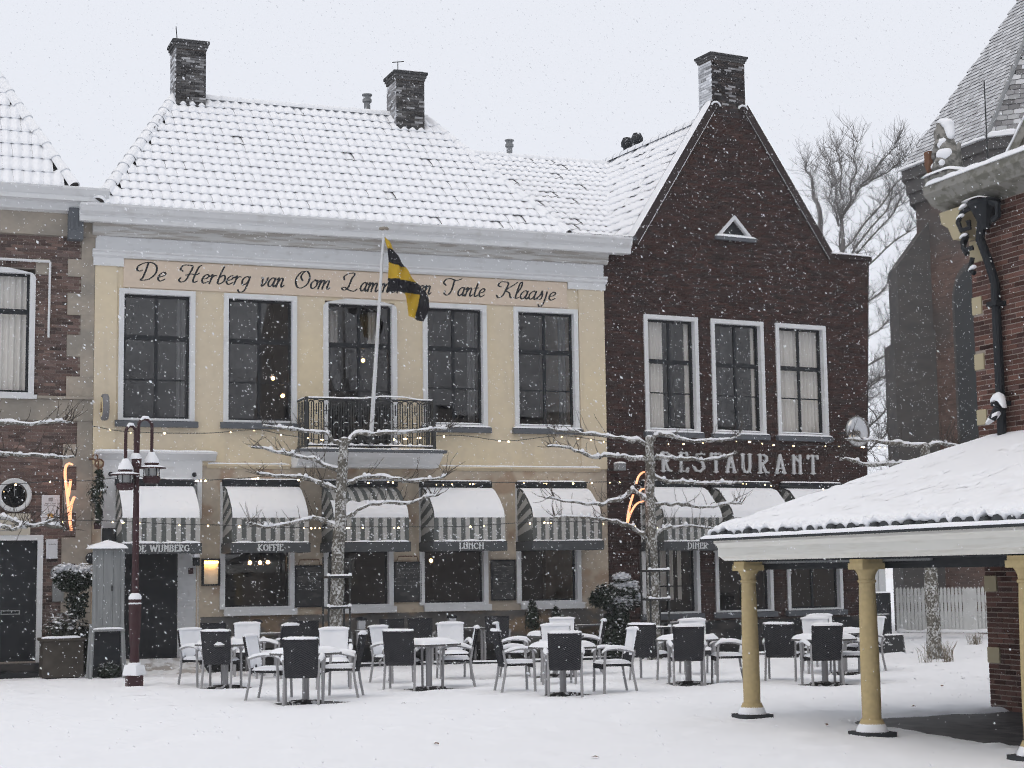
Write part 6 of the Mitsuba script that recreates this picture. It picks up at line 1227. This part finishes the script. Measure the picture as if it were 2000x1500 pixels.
put(k, 'stem', MB().tube([(x, -1.0, z), (x + 0.02, -1.0, (z + 0.5) / 2), (x, -1.0, 0.4)], 0.03, 6), 'm_twig')
x, z = -0.659, 0.989; shrub('planter_shrub', 'straggly snow flecked shrub growing in the square stone planter', 'shrub', (x, -1.2, z - 0.08), (0.42, 0.36, 0.38), 900, 0.05, (0.03, 0.032, 0.025), 5, 0.6, stem=0.6)
x = -0.696
k = thing('planter', 'square brown stone planter below the straggly shrub at the left house', 'planter')
put(k, 'box', MB().wall(sg.box(x - 0.36, 0.06, x + 0.36, 0.72), -1.5, -1.44).wall(sg.box(x - 0.36, 0.06, x + 0.36, 0.72), -0.9, -0.84).box(x - 0.36, x - 0.3, -1.44, -0.9, 0.06, 0.72).box(x + 0.3, x + 0.36, -1.44, -0.9, 0.06, 0.72).box(x - 0.3, x + 0.3, -1.44, -0.9, 0.06, 0.6), 'm_planter')
put(k, 'rim', MB().wall(sg.box(x - 0.4, -1.54, x + 0.4, -0.8), 0, 0.05).move(lambda v: np.stack([v[:, 0], v[:, 2], 0.72 + v[:, 1]], 1)), 'm_planter'); put(k, 'foot', MB().box(x - 0.3, x + 0.3, -1.45, -0.9, 0, 0.06), 'm_plinth')
diffuse('m_planter', mikit.proc(lambda p, n, uv: mix((0.045, 0.04, 0.034), (0.09, 0.08, 0.07), tfbm(p.x * 6, p.y * 6, p.z * 6))))
m = MB(); snow_strip(m, [(x - 0.39, -1.5, 0.77), (x + 0.3, -1.5, 0.77)], 0.08, 0.04, 3); put(k, 'snow', m, 'm_snow', smooth=60)
shrub('box_hedge_ball', 'low dark evergreen with snow specks under the plank cabinet', 'shrub', (cx + 0.05, cy + 0.0, 0.17), (0.27, 0.2, 0.17), 700, 0.035, GR, 8, 0.3)
shrub('box_hedge', 'dark evergreen bush filling the gap between planter and plank cabinet', 'shrub', (-0.277, -1.0, 0.55), (0.2, 0.3, 0.55), 1600, 0.05, (0.018, 0.022, 0.018), 9, 0.06)
k = thing('hanging_garland', 'dark evergreen garland with snow hanging from an iron bracket at the inn corner', 'garland')
x, z = 0.034, 3.411
pts = np.array([(x + 0.03 * math.sin(t * 9), -0.35, z + 0.5 - t) for t in np.linspace(0, 1.05, 40)]); g = np.random.default_rng(4); cen = np.repeat(pts, 22, 0); cen = cen + g.normal(size=cen.shape) * [0.055, 0.05, 0.03] * np.repeat(0.6 + 0.9 * np.exp(-((np.linspace(0, 1, 40) - 0.42) / 0.22) ** 2), 22)[:, None]
put(k, 'foliage', leaves(MB(), cen, 0.045, GR, 4, 0.12), 'm_leaf'); put(k, 'bracket', MB().tube([(x - 0.12, 0, z + 0.75), (x - 0.1, -0.35, z + 0.72), (x, -0.38, z + 0.68), (x, -0.35, z + 0.48)], 0.018, 6), 'm_rust')
m = MB(); ring(m, x + 0.02, -0.36, z + 0.64, 0.16, 0.018); ring(m, x - 0.06, -0.36, z + 0.76, 0.1, 0.014); put(k, 'scroll_rings', m, 'm_rust')
put(k, 'ribbon', MB().box(x - 0.06, x + 0.06, -0.4, -0.32, z - 0.62, z - 0.5), 'm_red_iron')
k = thing('round_wall_disc', 'small round black disc on the stone corner above the snowy bush', 'disc')
x, z = -0.030, 2.240; put(k, None, MB().lathe([(0, 0), (0.11, 0), (0.11, 0.12), (0.08, 0.16), (0, 0.17)], sides=20).move(lambda v: np.stack([v[:, 0] + x, -v[:, 2], v[:, 1] + z], 1)), 'm_dark')
k = thing('snowy_bush', 'big evergreen bush, right half plastered with snow, at the inn and restaurant joint', 'bush')
m = MB()
for i, ((x, z), r, n, sn_) in enumerate((((10.481, 1.321), (0.3, 0.3, 0.26), 900, 0.2), ((10.280, 1.271), (0.2, 0.25, 0.18), 400, 0.05), ((10.924, 1.474), (0.3, 0.3, 0.24), 1100, 1.15), ((10.750, 1.155), (0.34, 0.32, 0.22), 1000, 0.9), ((11.134, 1.255), (0.16, 0.22, 0.2), 420, 1.1), ((10.846, 1.690), (0.2, 0.22, 0.14), 420, 1.2), ((10.707, 0.835), (0.3, 0.3, 0.22), 700, 0.15))):
    p, top = blob_points(n, (x, -0.9, z), r, 60 + i, 0.4); leaves(m, p, 0.055, GR, 70 + i, sn_, np.clip(top + 0.15, 0, 1))
put(k, 'foliage', m, 'm_leaf'); x, z = 10.657, 1.211
put(k, 'stem', MB().tube([(x, -0.9, 0), (x + 0.03, -0.9, 0.6), (x, -0.9, z)], 0.03, 6), 'm_twig')
x, z = 10.579, 0.412; shrub('dark_shrub', 'dark lower shrub under the snowy bush between inn and restaurant', 'shrub', (x, -0.95, 0.38), (0.5, 0.35, 0.42), 1500, 0.05, GR, 12, 0.1)
for lab, px, ph, s in (('conical dark shrub in a pot before the last shop window, left one', 8.954, 1.28, 21), ('conical dark shrub in a pot before the last shop window, right one', 9.475, 1.1, 22)):
    shrub('conical_shrub', lab, 'shrub', (px, -0.5, ph - 0.3), (0.24, 0.22, 0.42), 900, 0.04, GR, s, 0.12, pot=(0.16, 0.55), cone=True, group='conical shrubs in pots')
k = thing('tapered_planter', 'pale grey tapered planter standing behind the chairs at the foot of the snowy bush', 'planter')
x, y = 11.106, -1.095; put(k, None, MB().lathe([(0.2, 0.0), (0.13, 0.5), (0.15, 0.5), (0.15, 0.53), (0.0, 0.53)], x, y, 0, 4), 'm_paper_white')
# dark menu case on a stone block, fence, low plants
k = thing('stone_block', 'snow flecked rough stone block at the end of the terrace', 'block')
x, y = 16.420, -2.476; put(k, None, MB().add(np.array([[sx * a, sy * a * 0.8, z] for z, a in ((0, 0.36), (0.4, 0.33)) for sy in (-1, 1) for sx in (-1, 1)]) + [x, y + 0.3, 0], [[0, 2, 3, 1], [0, 1, 5, 4], [1, 3, 7, 5], [3, 2, 6, 7], [2, 0, 4, 6], [4, 5, 7, 6]]), 'm_block')
diffuse('m_block', mikit.proc(lambda p, n, uv: mix((0.05, 0.052, 0.055), (0.6, 0.61, 0.63), smoothstep(0.6, 0.7, tfbm(p.x * 12, p.y * 12, p.z * 12)))))
m = MB(); snow_pad(m, x - 0.32, x + 0.33, y + 0.05, y + 0.56, 0.4, 0.03); put(k, 'snow', m, 'm_snow', smooth=True)
k = thing('menu_case', 'black two panel menu case standing on the stone block', 'sign')
for a, b in ((0.43, 0.82), (0.86, 1.28)): put(k, 'panel', MB().box(x - 0.42, x + 0.13, y + 0.2, y + 0.24, a, b), 'm_dark')
put(k, 'frame', MB().wall(sg.box(x - 0.44, 0.4, x + 0.15, 1.3).difference(shapely.union_all([sg.box(x - 0.41, 0.44, x + 0.12, 0.82), sg.box(x - 0.41, 0.86, x + 0.12, 1.27)])), y + 0.19, y + 0.3), 'm_dark_soft')
m = MB(); snow_strip(m, [(x - 0.44, y + 0.24, 1.3), (x + 0.15, y + 0.24, 1.3)], 0.1, 0.03, 3); snow_strip(m, [(x - 0.4, y + 0.19, 0.845), (x + 0.1, y + 0.19, 0.845)], 0.03, 0.014, 4); put(k, 'snow', m, 'm_snow', smooth=60)
k = thing('white_gate_post', 'tall pale painted gate post beyond the menu case', 'post')
x, y = 18.389, 0.879; put(k, None, MB().box(x - 0.18, x + 0.12, y, y + 0.25, 0, 2.1).box(x - 0.02, x + 0.16, y - 0.03, y + 0.05, 0.9, 2.4), 'm_white_flat')
fn = thing('picket_fence', 'white picket fence in front of the church wall', 'fence')
f0, f1 = np.array([20.613, 3.514]), np.array([22.311, 1.653]); fd = (f1 - f0) / np.linalg.norm(f1 - f0); fl_ = np.linalg.norm(f1 - f0); fnr = np.array([fd[1], -fd[0]])
if fnr @ (np.array(CAM[:2]) - f0) < 0: fnr = -fnr
npk = 27
for i in range(npk):
    o = f0 + fd * (fl_ * (i + 0.5) / npk); w = 0.035 if i != 19 and i != 20 else 0.06
    q = [o - fd * w + fnr * 0.02, o + fd * w + fnr * 0.02, o + fd * w + fnr * 0.045, o - fd * w + fnr * 0.045]
    tz = 1.28 + rng.uniform(-0.01, 0.01)
    mid = (q[0] + q[1]) / 2, (q[2] + q[3]) / 2
    v = [(*p, 0.18) for p in q] + [(*p, tz) for p in q] + [(*mid[0], tz + 0.06), (*mid[1], tz + 0.06)]
    put(fn, 'picket', MB().add(v, [[0, 1, 5, 4], [1, 2, 6, 5], [2, 3, 7, 6], [3, 0, 4, 7], [4, 5, 8, 8], [6, 7, 9, 9], [5, 6, 9, 8], [7, 4, 8, 9]]), 'm_fence')
plastic('m_fence', mikit.proc(lambda p, n, uv: mix((0.62, 0.64, 0.64), (0.5, 0.51, 0.5), tfbm(p.x * 7, p.y * 7, p.z * 3))), 0.6)
for z0, z1 in ((0.95, 1.13), (0.2, 0.72)): put(fn, 'rail', MB().bar((*f0, (z0 + z1) / 2), (*f1, (z0 + z1) / 2), 0.03, z1 - z0), 'm_fence')
m = MB(); snow_strip(m, [(*(f0 + fnr * 0.03), 0.2), (*(f1 + fnr * 0.03), 0.2)], 0.1, 0.07, 6, 0.7); put(fn, 'snow', m, 'm_snow', smooth=60)
def grassy(label, x, y, n, h, seed):
    k = thing('dry_grass_tuft', label, 'grass'); m = MB(); g = np.random.default_rng(seed)
    for _ in range(n):
        a = g.uniform(0, 6.28); d = np.array([math.cos(a), math.sin(a)]) * g.uniform(0.05, 0.5) * h; o = np.array([x, y]) + g.normal(size=2) * 0.07
        m.tube([(*o, 0), (*(o + d * 0.4), h * 0.6), (*(o + d), h * g.uniform(0.7, 1.1))], [0.006, 0.005, 0.002], 3, caps=False)
    put(k, 'stalks', m, 'm_straw', kind='stuff')
diffuse('m_straw', (0.2, 0.17, 0.13))
grassy('dry stalks at the foot of the tree behind the arcade, right of its trunk', 15.274, -6.038, 34, 0.42, 3); grassy('dry stalks at the foot of the tree behind the arcade, left of its trunk', 14.864, -5.959, 14, 0.4, 4); grassy('low dry tuft in the snow before the fence', 20.047, -0.473, 40, 0.3, 5)
# ================================================================ STRING LIGHTS AND LIGHT FIGURES
def string_lights(label, pts, y, bulbs):
    k = thing('string_lights', label, 'string lights', 'strings of warm bulbs hung across the fronts')
    p = catmull(np.array([(a, y, b) for a, b in pts]), 8); put(k, 'wire', MB().tube(p, 0.007, 4), 'm_iron')
    m = MB()
    for a, b, s in bulbs:
        g = trimesh.creation.icosphere(subdivisions=1, radius=s); m.tm(g); m.v[-1] = m.v[-1] + [a, y - 0.01, b - 0.02]
    put(k, 'bulbs', m, 'm_paper', kind='stuff', emitter=emitter((5.0, 3.4, 1.6)))
def zs_on(pts, xs, r):
    q = np.array(pts); o = []
    for x in xs: o.append((x, float(np.interp(x, q[:, 0], q[:, 1])), float(r.choice([0.01, 0.013, 0.019]))))
    return o
gb = np.random.default_rng(15)
for lab, pts, y in (('upper string of warm bulbs running below the first floor window sills', [(-0.161, 4.724), (0.511, 4.629), (1.983, 4.624), (2.991, 4.712), (3.608, 4.611), (4.865, 4.508), (7.039, 4.668), (8.276, 4.571), (9.550, 4.698), (10.733, 4.575), (12.317, 4.577), (13.827, 4.667), (14.725, 4.578), (16.039, 4.585), (17.935, 4.566)], -0.9),
                    ('middle string of warm bulbs running along the tops of the awnings', [(-2.023, 3.571), (-1.298, 3.622), (-0.746, 3.673), (-0.280, 3.667), (0.590, 3.750), (1.440, 3.688), (2.426, 3.715), (3.331, 3.781), (4.463, 3.638), (5.517, 3.696), (6.595, 3.651), (8.261, 3.692), (9.404, 3.689), (10.932, 3.731), (12.141, 3.739), (13.630, 3.715), (15.291, 3.624), (16.873, 3.541)], -1.2),
                    ('lower string of warm bulbs crossing the striped awning fronts', [(-2.030, 2.794), (-1.042, 2.894), (-0.400, 2.921), (0.440, 2.891), (1.393, 2.841), (2.367, 2.819), (3.463, 2.776), (4.793, 2.782), (5.950, 2.778), (7.027, 2.785), (8.131, 2.844), (8.806, 2.873), (9.952, 2.860), (11.480, 2.750)], -1.5)):
    x0, x1 = pts[0][0], pts[-1][0]; xs = np.sort(gb.uniform(x0, x1, int((x1 - x0) * 2.3)))
    string_lights(lab, pts, y, zs_on(pts, xs, gb))
def light_figure(label, strokes, y, post):
    k = thing('light_figure', label, 'light decoration', 'orange glowing rope light figures')
    for s in strokes:
        p = catmull(np.array([(a, y, b) for a, b in s]), 6); g = np.random.default_rng(int(abs(p[0][0]) * 99)); m = MB(); w = 0.03
        m.tube(p, 0.017, 6); m.tube(p + [0.03, 0.02, 0.0], 0.013, 5)
        put(k, 'glowing_rope', m, 'm_paper', emitter=emitter((0.62, 0.165, 0.05)))
    put(k, 'frame', MB().tube([(a, y + 0.03, b) for a, b in post], 0.012, 5), 'm_iron')
light_figure('orange glowing figure shaped like a sprig on the corner of the left house', [[(-0.482, 4.007), (-0.530, 4.036), (-0.596, 3.987), (-0.613, 3.840), (-0.590, 3.597), (-0.547, 3.256), (-0.514, 2.965), (-0.483, 2.761)], [(-0.507, 3.724), (-0.524, 3.597), (-0.549, 3.402)], [(-0.435, 3.402), (-0.481, 3.285), (-0.507, 3.110), (-0.505, 2.965)]], -0.5, [(-0.605, 2.722), (-0.640, 3.791)])
light_figure('orange glowing figure shaped like a bent sprig beside the restaurant tree', [[(11.054, 3.894), (10.959, 3.882), (10.862, 3.786), (10.812, 3.647)], [(11.045, 3.552), (10.927, 3.530), (10.842, 3.423)], [(10.736, 3.423), (10.661, 3.221), (10.609, 3.009), (10.581, 2.830)], [(10.968, 3.286), (10.849, 3.253), (10.753, 3.168), (10.656, 3.009), (10.593, 2.830)]], -1.75, [(11.084, 3.222), (10.778, 3.221), (10.592, 2.787), (10.825, 3.700)])
# ================================================================ TERRACE FURNITURE
def chair_parts():
    P = []
    def seg(z): return 0.20 + (z - 0.42) * 0.16 + 0.02 * math.sin((z - 0.4) * 3)
    nz, nx = 9, 7; z = np.linspace(0.38, 0.9, nz); x = np.linspace(-0.235, 0.235, nx); X_, Z_ = np.meshgrid(x, z, indexing='ij')
    w = 0.92 + 0.08 * (Z_ - 0.38) / 0.5
    yb = np.vectorize(seg)(Z_) + 0.03 * (1 - (X_ / 0.235) ** 2)
    def panel(off, c=None):
        front = np.stack([X_ * w, yb - 0.018, Z_], -1).reshape(-1, 3); back = np.stack([X_ * w, yb + 0.018, Z_], -1).reshape(-1, 3)
        i, j = np.meshgrid(np.arange(nx - 1), np.arange(nz - 1), indexing='ij'); f = np.stack([i * nz + j, (i + 1) * nz + j, (i + 1) * nz + j + 1, i * nz + j + 1], -1).reshape(-1, 4)
        m = MB(); n = nx * nz; rim = [i * nz for i in range(nx)] + [(nx - 1) * nz + j for j in range(1, nz)] + [i * nz + nz - 1 for i in range(nx - 2, -1, -1)] + [j for j in range(nz - 2, 0, -1)]
        e = np.array([[rim[q], rim[(q + 1) % len(rim)], rim[(q + 1) % len(rim)] + n, rim[q] + n] for q in range(len(rim))])
        return m.add(np.vstack([front, back]), np.vstack([f, f[:, ::-1] + n, e]))
    P.append(('backrest', panel(0), 'm_wicker_back', True))
    P.append(('seat', MB().box(-0.225, 0.225, -0.235, 0.215, 0.395, 0.435).box(-0.215, 0.215, -0.24, -0.225, 0.36, 0.43), 'm_wicker', False))
    for s in (-1, 1):
        P.append(('front_leg', MB().tube([(s * 0.25, -0.225, 0.0), (s * 0.25, -0.215, 0.4), (s * 0.25, -0.2, 0.61)], 0.02, 7), 'm_alu', True))
        P.append(('rear_leg', MB().tube([(s * 0.232, 0.27, 0.0), (s * 0.228, 0.22, 0.25), (s * 0.225, 0.2, 0.42), (s * 0.232, 0.235, 0.62)], 0.019, 7), 'm_alu', True))
        arm = catmull([(s * 0.25, -0.25, 0.575), (s * 0.255, -0.19, 0.62), (s * 0.255, 0.0, 0.635), (s * 0.25, 0.16, 0.6), (s * 0.238, 0.24, 0.585)], 4)
        P.append(('armrest', MB().tube(arm, 0.026, 7, squash=0.5), 'm_alu', True))
    def snow(seed, full):
        m = MB()
        i, j = np.meshgrid(np.linspace(0, 1, 13), np.linspace(0, 1, 13), indexing='ij')
        Xs = (i - 0.5) * 0.45; Zs = 0.46 + 0.46 * j
        t = 0.012 + 0.026 * np.clip(meshkit.fbm(np.stack([Xs * 8 + seed, Zs * 7, Xs * 0 + seed], -1), 2) - 0.3, 0, 1) * (0.5 + 0.8 * j)
        t = t * np.clip((0.5 - np.abs(i - 0.5)) * 14, 0, 1) ** 0.5 * np.clip(j * 9 - (0.5 if full else 2.2) + 2.5 * (meshkit.fbm(np.stack([Xs * 14, Zs * 14, Xs * 0 + seed], -1), 2) - 0.4), 0, 1)
        ys = np.vectorize(seg)(np.minimum(Zs, 0.9)) + 0.03 * (1 - (Xs / 0.235) ** 2) - 0.0175 - t
        ys = np.where(j > 0.97, ys + 0.012, ys)
        v = np.stack([Xs * (0.92 + 0.08 * (Zs - 0.38) / 0.5), ys, Zs], -1).reshape(-1, 3); a, b = np.meshgrid(np.arange(12), np.arange(12), indexing='ij')
        m.add(v, np.stack([a * 13 + b, a * 13 + b + 1, (a + 1) * 13 + b + 1, (a + 1) * 13 + b], -1).reshape(-1, 4))
        snow_pad(m, -0.23, 0.23, -0.245, 0.2, 0.43, 0.05, seed, 11)
        xx = np.linspace(-0.235, 0.235, 9); snow_strip(m, np.stack([xx, seg(0.9) + 0.03 * (1 - (xx / 0.235) ** 2) - 0.012, 0 * xx + 0.89], 1), 0.085, 0.046, seed, 0.3)
        for s in (-1, 1):
            arm = catmull([(s * 0.25, -0.25, 0.585), (s * 0.255, -0.19, 0.63), (s * 0.255, 0.0, 0.645), (s * 0.25, 0.16, 0.61), (s * 0.238, 0.22, 0.595)], 4); snow_strip(m, arm, 0.07, 0.046, seed + s, 0.35)
        return m
    return P, [snow(q, q != 2) for q in range(4)]
CH, SN = chair_parts()
CHP = [(n_, mikit.ply(m.get()[0], b, smooth=True, uv=np.asarray(m.get()[0].vertices)[:, [0, 2]]) if n_ == 'backrest' else mikit.ply(m.get()[0], b, smooth=40 if s else False)) for n_, m, b, s in CH]
SNP = [mikit.ply(m.get()[0], 'm_snow', smooth=50) for m in SN]
def chair(label, x, y, a, i, snow=True, group='wicker armchairs of the terrace'):
    k = thing('wicker_chair', label, 'chair', group); tw = T().translate([x, y, 0.0]).rotate([0, 0, 1], 180 - a).scale(1.07)
    for n_, p in CHP: scene[numbered(k + '__' + n_)] = {**p, 'to_world': tw}
    if snow: scene[k + '__snow'] = {**SNP[i % 4], 'to_world': tw}
def cafe_table(label, x, y, a, r, seed):
    k = thing('cafe_table', label, 'table', 'square cafe tables of the terrace'); F = rot(math.radians(a), (x, y, 0))
    put(k, 'top', MB().box(-r, r, -r, r, 0.7, 0.735).move(F), 'm_table')
    put(k, 'pedestal', MB().tube([(0, 0, 0.05), (0, 0, 0.7)], 0.052, 10).box(-0.16, 0.16, -0.02, 0.02, 0.67, 0.7).box(-0.02, 0.02, -0.16, 0.16, 0.67, 0.7).move(F), 'm_alu')
    m = MB()
    for q in range(4):
        c, s = math.cos(q * math.pi / 2), math.sin(q * math.pi / 2); m.add(np.array([[c * a_ - s * b_, s * a_ + c * b_, z] for a_, b_, z in ((0.03, -0.06, 0.06), (0.03, 0.06, 0.06), (0.3, 0.05, 0.035), (0.3, -0.05, 0.035), (0.03, -0.06, 0.0), (0.03, 0.06, 0.0), (0.3, 0.05, 0.0), (0.3, -0.05, 0.0))]), [[0, 3, 2, 1], [0, 4, 7, 3], [1, 2, 6, 5], [2, 3, 7, 6]])
    put(k, 'cast_base', m.move(F), 'm_cast')
    m = MB(); snow_pad(m, -r - 0.01, r + 0.01, -r - 0.01, r + 0.01, 0.73, 0.085, seed, 15, fn=F); put(k, 'snow', m, 'm_snow', smooth=60)
for i, (lab, xy, a) in enumerate((('snow topped cafe table at the left end of the terrace nearest the lamp', TABLES[0], 20), ('snow topped cafe table standing furthest forward, third chair group side', TABLES[1], 30), ('snow topped cafe table in front of the LUNCH window', TABLES[2], 18), ('snow topped cafe table in the forward group right of centre', TABLES[3], 15),
                                  ('snow topped cafe table just behind the forward group right of centre', TABLES[4], 12), ('snow topped cafe table before the restaurant tree', TABLES[5], 20), ('snow topped cafe table between the first two arcade columns', TABLES[6], 10), ('snow topped cafe table half hidden by the second arcade column', TABLES[7], 10))):
    cafe_table(lab, xy[0], xy[1], a, 0.37, i)
CHAIRS = [('snowy chair facing the square, leftmost of the terrace', 1.227, -4.566, 150), ('dark backed chair second from the left, its back to the viewer', 1.428, -5.289, 27), ('chair with half bare back behind the front left table', 2.857, -3.215, -40), ('snowy chair behind the leftmost table, back to the KOFFIE window', 2.546, -2.295, 185),
    ('dark backed chair nearest the viewer at the front left table', 1.692, -9.697, 22), ('snowy chair at the left of the front left table, turned to the right', 1.506, -8.464, 128), ('chair at the right of the front left table with snow streaked back', 2.593, -8.548, -62), ('snowy chair behind the front left table facing the viewer', 3.001, -6.591, 197),
    ('dark backed chair at the left front of the LUNCH table', 3.903, -7.449, 32), ('snowy chair behind the dark one at the left of the LUNCH table', 4.243, -5.778, 150), ('chair at the right of the LUNCH table seen edge on', 4.892, -7.247, -72), ('snowy chair behind the LUNCH table facing the viewer', 5.502, -5.331, 192),
    ('dark backed chair in front of the right of centre table', 5.553, -10.163, 20), ('chair at the left of the right of centre table seen edge on', 5.286, -8.869, 100), ('chair at the right of the right of centre table in clear profile', 6.487, -9.891, -84), ('snowy chair behind the right of centre table', 6.531, -7.586, 200),
    ('snowy chair at the left of the rear table right of centre', 6.563, -5.540, 118), ('snowy chair behind the rear table right of centre', 8.251, -3.751, 198), ('chair at the right of the rear table right of centre, seen edge on', 8.046, -5.320, -70),
    ('dark backed chair in front of the table by the restaurant tree', 8.202, -8.972, 18), ('dark backed chair at the left of the table by the restaurant tree', 8.197, -7.615, 48), ('chair at the right of the table by the restaurant tree, touching the first column', 8.997, -8.909, -72), ('snowy chair behind the table by the restaurant tree', 9.489, -6.836, 196),
    ('dark chair with slanting back between the two columns', 9.996, -10.144, 14), ('dark backed chair left of the slanting one between the columns', 9.973, -8.951, 42), ('chair just left of the second column, its arm in view', 10.746, -9.915, -60), ('snowy chair behind the table between the columns', 11.548, -7.544, 195), ('rearmost snowy chair between the columns', 12.615, -6.022, 190), ('chair hidden in part by the second column', 12.420, -7.606, -80)]
for i, (lab, x, y, a) in enumerate(CHAIRS): chair(lab, x, y, a + rng.uniform(-3, 3), i)
def wall_table(label, x0, x1, y, pot=None):
    k = thing('wall_table', label, 'table', 'narrow tables along the sheltered fronts')
    put(k, 'top', MB().box(x0, x1, y - 0.25, y + 0.25, 0.7, 0.73), 'm_table')
    for x in (x0 + 0.06, x1 - 0.06):
        for yy in (y - 0.2, y + 0.2): put(k, 'leg', MB().box(x - 0.02, x + 0.02, yy - 0.02, yy + 0.02, 0, 0.7), 'm_alu')
    m = MB(); snow_strip(m, [(x0, y - 0.23, 0.73), (x1, y - 0.23, 0.73)], 0.06, 0.016, int(x0 * 7)); put(k, 'snow', m, 'm_snow', smooth=60)
    if pot:
        q = thing('table_lantern', pot, 'lantern', 'small grey lanterns on the narrow tables'); xx = x0 + 0.28 * (x1 - x0)
        put(q, 'body', MB().box(xx - 0.07, xx + 0.07, y - 0.07, y + 0.07, 0.75, 0.93), 'm_paper_white'); put(q, 'lid', MB().lathe([(0.12, 0.93), (0.11, 0.97), (0.05, 1.0)], xx, y, 0, 4), 'm_dark')
wall_table('narrow table below the KOFFIE window', 2.930, 3.709, -0.32, 'small lantern on the table below the KOFFIE window')
wall_table('narrow table below the second shop window', 5.093, 5.791, -0.32, 'small lantern on the table below the second shop window')
wall_table('narrow table below the LUNCH window', 6.983, 7.867, -0.32, 'small lantern on the table below the LUNCH window')
wall_table('narrow table at the right end of the inn front', 9.906, 10.832, -0.32)
wall_table('narrow table in front of the restaurant plinth', 12.206, 13.142, -0.1)
for i, (lab, x, a) in enumerate((('bare dark chair against the wall beside the inn door', 2.336, 30), ('bare dark chair under the first menu board', 4.124, 21), ('bare dark chair under the second menu board, left one', 5.886, 21), ('bare dark chair under the second menu board, right one', 6.495, 24), ('bare dark chair under the third menu board', 8.133, 20))):
    chair(lab, x, -0.55, a, i, snow=False)
# ================================================================ HOUSES ACROSS THE SQUARE (behind the viewer, seen mirrored in the panes)
for i, (x0, x1, h, c, lab) in enumerate(((-34, -22, 8.2, 0, 'brick house across the square, leftmost of the row facing the inn'), (-21.8, -9, 9.4, 1, 'plastered house across the square, second of the row facing the inn'), (-8.8, 4, 8.6, 0, 'brick house across the square directly opposite the inn'),
                                         (4.2, 17, 9.8, 1, 'plastered house across the square opposite the restaurant'), (17.2, 30, 8.4, 0, 'brick house across the square, rightmost of the row facing the inn'))):
    k = thing('row_house', lab, 'building', 'houses across the square'); yf = -58.0
    ws = [sg.box(x0 + 1.2 + j * 2.6, z, x0 + 2.5 + j * 2.6, z + 1.9) for j in range(4) for z in (1.1, 4.8)]
    put(k, 'wall', MB().wall(sg.box(x0, 0, x1, h).difference(shapely.union_all(ws)), -0.4, 0.0).move(lambda v: v + [0, yf, 0]).box(x0, x1, yf - 8, yf - 0.4, 0, h), 'm_far_house' if c == 0 else 'm_far_plaster')
    put(k, 'roof', MB().add([[x0, yf + 0.3, h], [x1, yf + 0.3, h], [x1, yf - 8, h], [x0, yf - 8, h], [x0, yf - 4, h + 4], [x1, yf - 4, h + 4]], [[0, 1, 5, 4], [2, 3, 4, 5]]).add([[x0, yf + .3, h], [x0, yf - 8, h], [x0, yf - 4, h + 4], [x1, yf + .3, h], [x1, yf - 8, h], [x1, yf - 4, h + 4]], [[0, 2, 1], [3, 4, 5]]), 'm_snow_thin')
    for w in ws: put(k, 'window', MB().wall(w.difference(w.buffer(-0.1)), -0.12, 0.03).move(lambda v: v + [0, yf, 0]), 'm_white_flat')
# a few wind-blown leaves on the snow
for lab, x, y in (('small brown leaf on the snow left of the second column', 6.170, -16.423), ('small dark leaf on the snow between column and tree', 11.058, -11.787), ('two leaves on the snow before the dark arcade floor', 8.515, -14.745), ('tiny leaf on the foreground snow', 1.478, -16.267), ('tiny leaf at the lower edge of the foreground snow', 2.429, -18.260)):
    k = thing('fallen_leaf', lab, 'leaf'); t = rng.uniform(0, 3)
    put(k, None, MB().add([[0.05, 0, 0.0], [0.01, 0.025, 0.015], [-0.045, 0.0, 0.004], [0.0, -0.028, 0.012], [0, 0, 0.022]], [[0, 1, 4], [1, 2, 4], [2, 3, 4], [3, 0, 4]]).move(rot(t, (x, y, 0.05))), 'm_rust')
# ================================================================ FALLING SNOW
fs = structure('falling_snow', 'falling snowflakes in the air over the square', 'stuff')
g = np.random.default_rng(99); NF = 90000
pos = np.c_[g.uniform(-14, 26, NF), -24 + 25 * g.random(NF) ** 0.85, g.uniform(0.15, 15, NF)]
octa = np.array([[1, 0, 0], [-1, 0, 0], [0, 1, 0], [0, -1, 0], [0, 0, 1], [0, 0, -1.0]]); of = np.array([[0, 2, 4], [2, 1, 4], [1, 3, 4], [3, 0, 4], [2, 0, 5], [1, 2, 5], [3, 1, 5], [0, 3, 5]])
wind = np.array([0.62, -0.1, -0.78]) + g.normal(size=(NF, 3)) * 0.16; wind /= np.linalg.norm(wind, axis=1, keepdims=True)
a = np.cross(wind, [0, 1.0, 0.2]); a /= np.linalg.norm(a, axis=1, keepdims=True); b = np.cross(wind, a)
s = 0.0047 * g.uniform(0.6, 1.5, NF); el = g.uniform(1.0, 2.8, NF)
M3 = np.stack([wind * (s * el)[:, None], a * s[:, None], b * s[:, None]], 1)
v = pos[:, None] + np.einsum('kj,njc->nkc', octa * g.uniform(0.75, 1.25, (NF, 6, 1))[0], M3)
put(fs, None, MB().add(v.reshape(-1, 3), (np.arange(NF)[:, None, None] * 6 + of).reshape(-1, 3)), 'm_snow')
# ================================================================ THE SNOW-LADEN AIR
scene['air'] = {'type': 'homogeneous', 'albedo': rgb((0.95, 0.955, 0.96)), 'sigma_t': 0.0006}
scene['haze'] = {'type': 'cube', 'to_world': T().translate([15, 0, 12.0]).scale([230, 230, 13.3]), 'bsdf': {'type': 'null'}, 'interior': {'type': 'ref', 'id': 'air'}}
labels['haze'] = {'kind': 'stuff', 'label': 'thin veil of snow laden air over the square'}
scene['camera']['medium'] = {'type': 'ref', 'id': 'air'}
